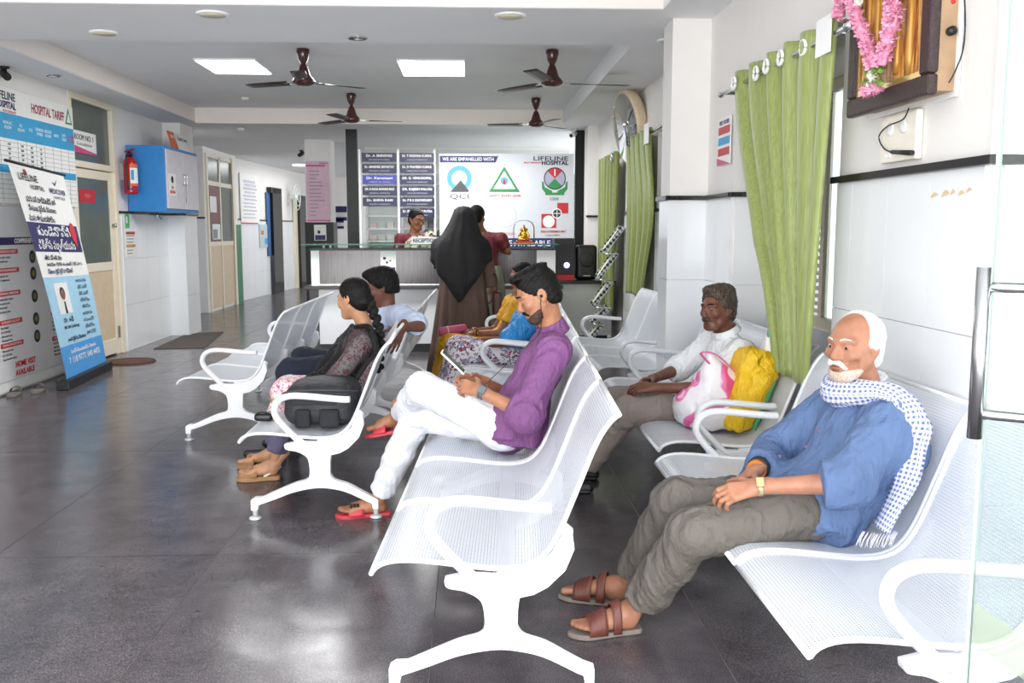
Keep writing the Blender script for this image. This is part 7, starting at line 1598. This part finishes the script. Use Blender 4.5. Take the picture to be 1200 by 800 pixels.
for lo, hi in (((y0 + fw, z0 + fw), (y1 - fw, z0 + iw)), ((y0 + fw, z0 + iw), (y0 + iw, z1 - fw)), ((y1 - iw, z0 + iw), (y1 - fw, z1 - fw))): MB().box((XF + .012, lo[0], lo[1]), (XF + .03, hi[0], hi[1])).build('gold_slip', simple('gold slip', '#b89a5c', .3, metal=.6), fr)
PIC = NT('gilded devotional print'); v_ = PIC.coord(); a_ = PIC.noise(PIC.mapping(v_, (1, 14, 2.2)), 3, 5, .6); PIC.color(PIC.ramp(a_, [(.28, '#5a2220'), (.4, '#8a4a2a'), (.5, '#c98a3a'), (.6, '#e2b86a'), (.72, '#7a3240')])); PIC.set(Roughness=.45)
MB().box((XF + .02, y0 + fw, z0 + fw), (XF + .026, y1 - fw, z1 - fw)).build('print', PIC.m, fr)
for k, (yy, zz, hh) in enumerate(((3.74, 2.2, .42), (3.66, 2.2, .42), (3.6, 2.2, .42), (3.48, 2.16, .3), (3.38, 2.14, .34))): MB().lathe([(.012, 0), (.018, hh * .2), (.014, hh * .6), (.02, hh)], (XF + .018, yy, zz - .08), seg=10).build('gilded_relief', simple('gilded relief', '#b9873f', .4, metal=.4), fr)
for k in range(4): MB().lathe([(.008, 0), (.008, .004), (.0001, .005)], (XF + .08, y0 + .01, 2.28 + k * .08), (0, -1, 0), 12).build('red_knob', M['redp'], fr)
MB().lathe([(.016, 0), (.016, .02), (.0001, .024)], (XF + .075, y0 + .01, 2.18), (0, -1, 0), 14).build('dial_knob', M['black'], fr)
gar = thing('flower_garland', 'pink and white flower garland hung over the framed picture', 'garland', (XF - .03, 3.6, 2.06)); PK = simple('pink petals', '#eda3c0', .7, var=.25, scale=60); WHP = simple('white petals', '#f2efe4', .7); LEAFM = simple('green leaf', '#7f9a4c', .6)
def bloom(mb, c, r, rg):
    for k in range(9):
        d = Vector((rg.gauss(0, 1) - .4, rg.gauss(0, 1), rg.gauss(0, 1))).normalized(); s_ = d.orthogonal().normalized(); e = d.cross(s_)
        q = c + d * r * .35; w = r * .38
        mb.add([q - s_ * w * .4, q + d * r * .5 + s_ * w * .9 - e * w * .2, q + d * r * .95, q + d * r * .5 - s_ * w * .9 + e * w * .2, q + s_ * w * .4 + e * w * .4], [(0, 4, 1, 2, 3)])
rg = random.Random(4)
def strand(name, pts, rad, n, m, sz=.02):
    mb = MB(); P = smoothpath(pts, 12)
    for k in range(n):
        p = P[int(k / n * (len(P) - 1))]; a = rg.uniform(0, 6.28); rr = rad * math.sqrt(rg.random())
        c = p + V(math.cos(a) * rr * .8, math.sin(a) * rr, rg.uniform(-.01, .01)); bloom(mb, c, sz, rg)
    MB().tube(P, rad * .75, 10).build(name + '_core', m, gar); return tag(mb.build(name, m, gar), kind='stuff')
XG = XF - .04
gpt = lambda px_, py_: at(px_, py_, X=XG)
strand('blossoms', [gpt(1042, -60), gpt(1046, -10), gpt(1048, 15), gpt(1041, 45), gpt(1033, 75)], .026, 150, PK); strand('blossoms', [gpt(995, -60), gpt(1000, -10), gpt(1003, 12), gpt(1014, 45), gpt(1026, 76)], .026, 150, PK)
strand('blossoms', [gpt(990, -40), gpt(987, -5), gpt(985, 20)], .024, 70, PK); strand('blossoms', [gpt(1016, 107), gpt(1028, 104)], .018, 36, PK)
strand('white_buds', [gpt(1024, 82), gpt(1023, 92), gpt(1022, 102)], .014, 36, WHP, .013); strand('white_buds', [gpt(996, 5), gpt(1008, 2)], .016, 24, WHP, .015); strand('leaf_sprig', [gpt(1016, 83), gpt(1032, 83)], .012, 20, LEAFM, .016); strand('leaf_sprig', [gpt(1014, 98), gpt(1034, 98)], .010, 16, LEAFM, .014)
sb = thing('switchboard', 'white switch board with two round sockets under the framed picture', 'switchboard', (RW, 3.58, 1.76)); MB().box((RW - .03, 3.44, 1.765), (RW - .002, 3.74, 1.95)).build('plate', simple('ivory plastic', '#efe8da', .35), sb, bevel=.006)
for yy in (3.54, 3.65): MB().lathe([(.026, 0), (.026, .006), (.02, .008), (.0001, .008)], (RW - .03, yy, 1.895), (-1, 0, 0), 20).build('socket', M['white'], sb)
for k in range(3): MB().box((RW - .036, 3.64 + k * .018, 1.785), (RW - .03, 3.652 + k * .018, 1.80)).build('switch', M['white'], sb)
w = thing('power_cable', 'black cable with a plug hanging from the picture box', 'cable', (1.66, 3.5, 1.8)); ends = [at(1065, 127, X=1.62), at(1058, 140, X=1.64), at(1040, 148, X=1.65), at(1030, 160, X=1.655), at(1036, 174, X=1.655), at(1048, 179, X=1.655)]
MB().tube(smoothpath(ends, 6), .003, 6).build('wire', M['black'], w); MB().tube([at(1045, 178, X=1.655), at(1069, 179, X=1.655)], [.008, .01], 10).build('plug', M['black'], w)
w = thing('box_cable', 'dark cable looping down the near side of the picture box', 'cable', (1.7, 3.15, 2)); MB().tube(smoothpath([at(1130, -8, Y=3.16), at(1131, 30, Y=3.16), at(1128, 60, Y=3.16), at(1120, 82, Y=3.165), at(1112, 97, Y=3.175)], 6), .003, 6).build('wire', M['ink'], w)
tp = thing('tape_residue', 'beige remains of torn tape on the white wall tiles', 'residue', (1.685, 3.3, 1.6))
for px0, px1, py0, py1 in ((1090, 1099, 225, 232), (1103, 1112, 222, 231), (1113, 1119, 221, 229), (1122, 1130, 222, 230), (1131, 1139, 219, 226)):
    a, b = at(px0, py1, X=1.685), at(px1, py0, X=1.685); m_ = [(a.y, a.z), (b.y, a.z + .01), (b.y + .004, b.z - .006), ((a.y + b.y) / 2, b.z), (a.y - .004, b.z - .01)]
    MB().prism(m_, (1.687, 0, 0), (0, 1, 0), (0, 0, 1), (-1, 0, 0), 0, .001).build('patch', simple('beige tape', '#d8c29c', .8), tp)

# ------------------------------------------------------------------ zigzag brochure rack by the desk
rk = thing('brochure_rack', 'zigzag folding brochure rack with slanted clear trays beside the desk', 'rack', (1.55, 10.9, 0)); DK = simple('dark patterned tray edge', '#26262a', .4)
CHK = NT('black and white pierced strip'); v_ = CHK.coord(); vo = CHK.node('ShaderNodeTexChecker'); vo.inputs['Scale'].default_value = 28; CHK.link(v_, vo.inputs['Vector']); vo.inputs['Color1'].default_value = srgb('#1b1b1e'); vo.inputs['Color2'].default_value = srgb('#b9c0be'); CHK.color(vo.outputs['Color']); CHK.set(Roughness=.4); CHK = CHK.m
YR = 10.9
trays = [((707, 297), (730, 266)), ((701, 327), (722, 297)), ((695, 359), (716, 330)), ((693, 378), (714, 360)), ((690, 398), (706, 380))]
for (ax_, ay_), (bx_, by_) in trays:
    a, b = at(ax_, ay_, Y=YR), at(bx_, by_, Y=YR); u = (b - a); L = u.length; u = u / L; n = V(-u.z, 0, u.x)
    t_ = MB().obox((a + b) / 2, u * L / 2, V(0, .13, 0), n * .012).build('tray', simple('pale acrylic tray', '#d6ddd8', .2), rk)
    for s_ in (-1, 1): MB().obox((a + b) / 2 + V(0, s_ * .13, 0) + n * .02, u * L / 2, V(0, .006, 0), n * .024).build('tray_side', CHK, t_)
    MB().obox((a + b) / 2 + n * .022, u * L * .38, V(0, .10, 0), n * .006).build('leaflets', simple('leaflet cream', '#e6e2c9', .6), t_)
for i in range(4):
    a = at(*trays[i][0], Y=YR); b = at(*trays[i + 1][1], Y=YR)
    for s_ in (-.14, .14): MB().tube([a + V(0, s_, 0), b + V(0, s_, 0)], .009, 8).build('link_bar', M['chrome'], rk)
a = at(*trays[4][0], Y=YR); MB().tube([a, V(a.x + .02, YR, .0)], .012, 8).build('post', M['chrome'], rk); MB().box((a.x - .15, YR - .15, 0), (a.x + .2, YR + .15, .015)).build('base', DK, rk)

# ================================================================== bags on the benches
bk = thing('backpack', 'black backpack standing on the near seat of the bench beside the woman', 'bag', (-.82, 5.0, .44)); BKM = cloth('black backpack nylon', '#2b2c31', .12, .6, bump=.15)
S = Sculpt(); S.box(V(-.82, 5.06, .56), (.19, .20, .11), rad=.07); S.ell(V(-.80, 5.05, .635), (.15, .17, .045), None, .06); v, q = S.mesh(.009); bo = mesh_obj('bag_body', [(folds(v, q, .004, 8, (1, 0, 0), .5, 4), q)], BKM, bk)
MB().obox((-.84, 4.857, .60), (.12, 0, 0), (0, .006, 0), (0, 0, .028)).build('carry_band', simple('black webbing', '#232428', .7), bo, bevel=.004)
for x, w_ in ((-.90, .04), (-.76, .052)): MB().obox((x, 4.852, .50), (w_, 0, 0), (0, .022, 0), (0, 0, .05)).build('strap_pad', simple('black padding', '#1f2024', .8), bo, bevel=.014)
MB().tube(smoothpath([(-1.02, 4.95, .62), (-.95, 4.868, .645), (-.8, 4.855, .65), (-.68, 4.87, .645), (-.62, 4.95, .63)], 6), .005, 6).build('zip', simple('grey zip', '#4a4b50', .5), bo)
MB().ball((-1.045, 5.0, .58), (.02, .05, .04), 10, 6).build('side_tag', M['paper'], bo)
pc_ = thing('black_pouch', 'small black pouch on the seat edge before the backpack', 'pouch', at(310, 487, Y=5.1)); p = at(310, 486, Y=5.05); S = Sculpt(); S.box(V(p.x, p.y, .475), (.05, .05, .022), rad=.018); mesh_obj('pouch', [S.mesh(.006)], M['black'], pc_); MB().tube(smoothpath([V(p.x - .04, p.y - .04, .49), V(p.x, p.y - .06, .51), V(p.x + .04, p.y - .03, .49)], 5), .005, 6).build('strap', M['black'], pc_)
wb = thing('carrier_bag', 'white and pink printed carrier bag on the bench beside the man in white', 'bag', (1.2, 4.8, .44))
PB = NT('white and pink plastic'); v_ = PB.coord(); n1 = PB.noise(PB.mapping(v_, (1, 1, 1.2)), 3.0, 2, .4); PB.color(PB.ramp(n1, [(.0, '#f4f2f6'), (.47, '#f4f2f6'), (.48, '#ee7fb8'), (.56, '#e85aa2'), (.57, '#f4f2f6')])); PB.set(Roughness=.3); PB.bump(PB.noise(v_, 22, 4, .6), .5, .012)
S = Sculpt(); c0 = at(836, 480, Y=4.8); S.cap(V(1.29, 4.82, .54), V(1.30, 4.8, .70), .16, .10, .08, flat=(0, 1, 0), fs=1.05); S.ell(V(1.27, 4.82, .55), (.19, .17, .12), None, .06); S.cap(V(1.31, 4.78, .72), V(1.27, 4.76, .83), .06, .025, .05); S.plane(V(0, 0, .447), (0, 0, -1), .02)
v, q = S.mesh(.009); mesh_obj('bag_body', [(folds(v, q, .012, 12, (0, 0, 1), .5, 7), q)], PB.m, wb); MB().tube(smoothpath([(1.25, 4.73, .80), (1.20, 4.71, .86), (1.28, 4.70, .85), (1.38, 4.70, .76)], 6), .011, 8, rb=.004).build('handle', simple('pink plastic strip', '#e85aa2', .4), wb)
yb = thing('yellow_bag', 'yellow cloth bag leaning on the bench back behind the carrier bag', 'bag', (1.45, 4.8, .46)); YEL = cloth('bright yellow plastic cloth', '#f0c21c', .08, .5, bump=.4)
S = Sculpt(); RY = np.array([(.94, 0, -.33), (0, 1, 0), (.33, 0, .94)]); S.box(V(1.455, 4.74, .655), (.085, .12, .205), RY, rad=.05, k=.03); S.box(V(1.50, 4.76, .80), (.095, .13, .07), RY, rad=.04, k=.05); S.cap(V(1.37, 4.64, .48), V(1.50, 4.62, .72), .045, .05, .05); S.plane(V(1.5, 4.7, .90), (-.1, .2, 1), .01); S.plane(V(0, 0, .452), (0, 0, -1), .02)
v, q = S.mesh(.008); mesh_obj('bag_body', [(folds(v, q, .014, 11, (.35, 0, .9), .45, 9), q)], YEL, yb); MB().tube(smoothpath([(1.46, 4.61, .47), (1.50, 4.61, .56), (1.55, 4.62, .68), (1.59, 4.63, .78)], 5), .008, 8, rb=.012).build('green_edge', simple('green hem', '#3f9a6a', .6), yb)
tw = thing('teal_bundle', 'white and teal bundle at the back corner of the bench behind the yellow bag', 'bundle', (1.6, 4.75, .8)); S = Sculpt(); S.cap(V(1.565, 4.74, .78), V(1.60, 4.72, .93), .05, .05, .03); v, q = S.mesh(.008); mesh_obj('cloth', [(folds(v, q, .006, 14, (0, 0, 1), .5, 3), q)], M['paper'], tw); S = Sculpt(); S.cap(V(1.60, 4.72, .945), V(1.605, 4.74, .965), .05, .045, .03); mesh_obj('teal_top', [S.mesh(.008)], simple('teal cloth', '#4fa79a', .7), tw)

# ================================================================== open glass door at the entrance
e0 = at(1150, 500, Y=1.9); gx, gy = e0.x, 1.9
GLS = glassmat('clear door glass', '#cfe4dd', .02, .16); FROST = glassmat('frosted film', '#c3cdb8', .5, .55)
gd = struct(MB().obox(V(gx + .34, gy - .42, 1.35), V(.34, -.42, 0), V(.42, .34, 0).normalized() * .006, V(0, 0, 1.35)).build('door_5', GLS))
gu = V(.34, -.42, 0).normalized(); gn = V(-.42, -.34, 0).normalized()
MB().obox(V(gx, gy, 1.35) + gu * .002, gu * .0035, gn * .0065, V(0, 0, 1.35)).build('glass_edge', simple('pale green glass edge', '#b9d6c8', .1), gd)
def onpane(px_, py_):
    d = at(px_, py_, Y=2) - Vector((0, 0, CAMH)); t_ = (V(gx, gy, 0) + gn * .009 - Vector((0, 0, CAMH))).dot(gn) / d.dot(gn); return Vector((0, 0, CAMH)) + d * t_
for pts in ([(1143, 706), (1205, 750), (1205, 800), (1139, 752)], [(1190, 22), (1205, 20), (1205, 58), (1188, 62)], [(1186, 82), (1205, 74), (1205, 92), (1185, 98)], [(1184, 100), (1205, 100), (1205, 136), (1182, 142)]):
    P = [onpane(*q) for q in pts]; MB().add(P, [(0, 1, 2, 3)]).build('frosted_band', FROST, gd)
hb0, hb1 = at(1152, 313, Y=1.86), at(1144, 513, Y=1.86); hx = (hb0.x + hb1.x) / 2 
gh = MB().tube([(hx, 1.86, hb1.z), (hx, 1.86, hb0.z)], .0155, 16).build('handle', M['steel'], gd)
for z in (at(1170, 337, Y=1.84).z, at(1170, 487, Y=1.84).z): MB().tube([V(hx, 1.86, z), V(hx + .03, 1.845, z), V(gx + .11, 1.77, z)], .011, 12).build('standoff', M['steel'], gh)
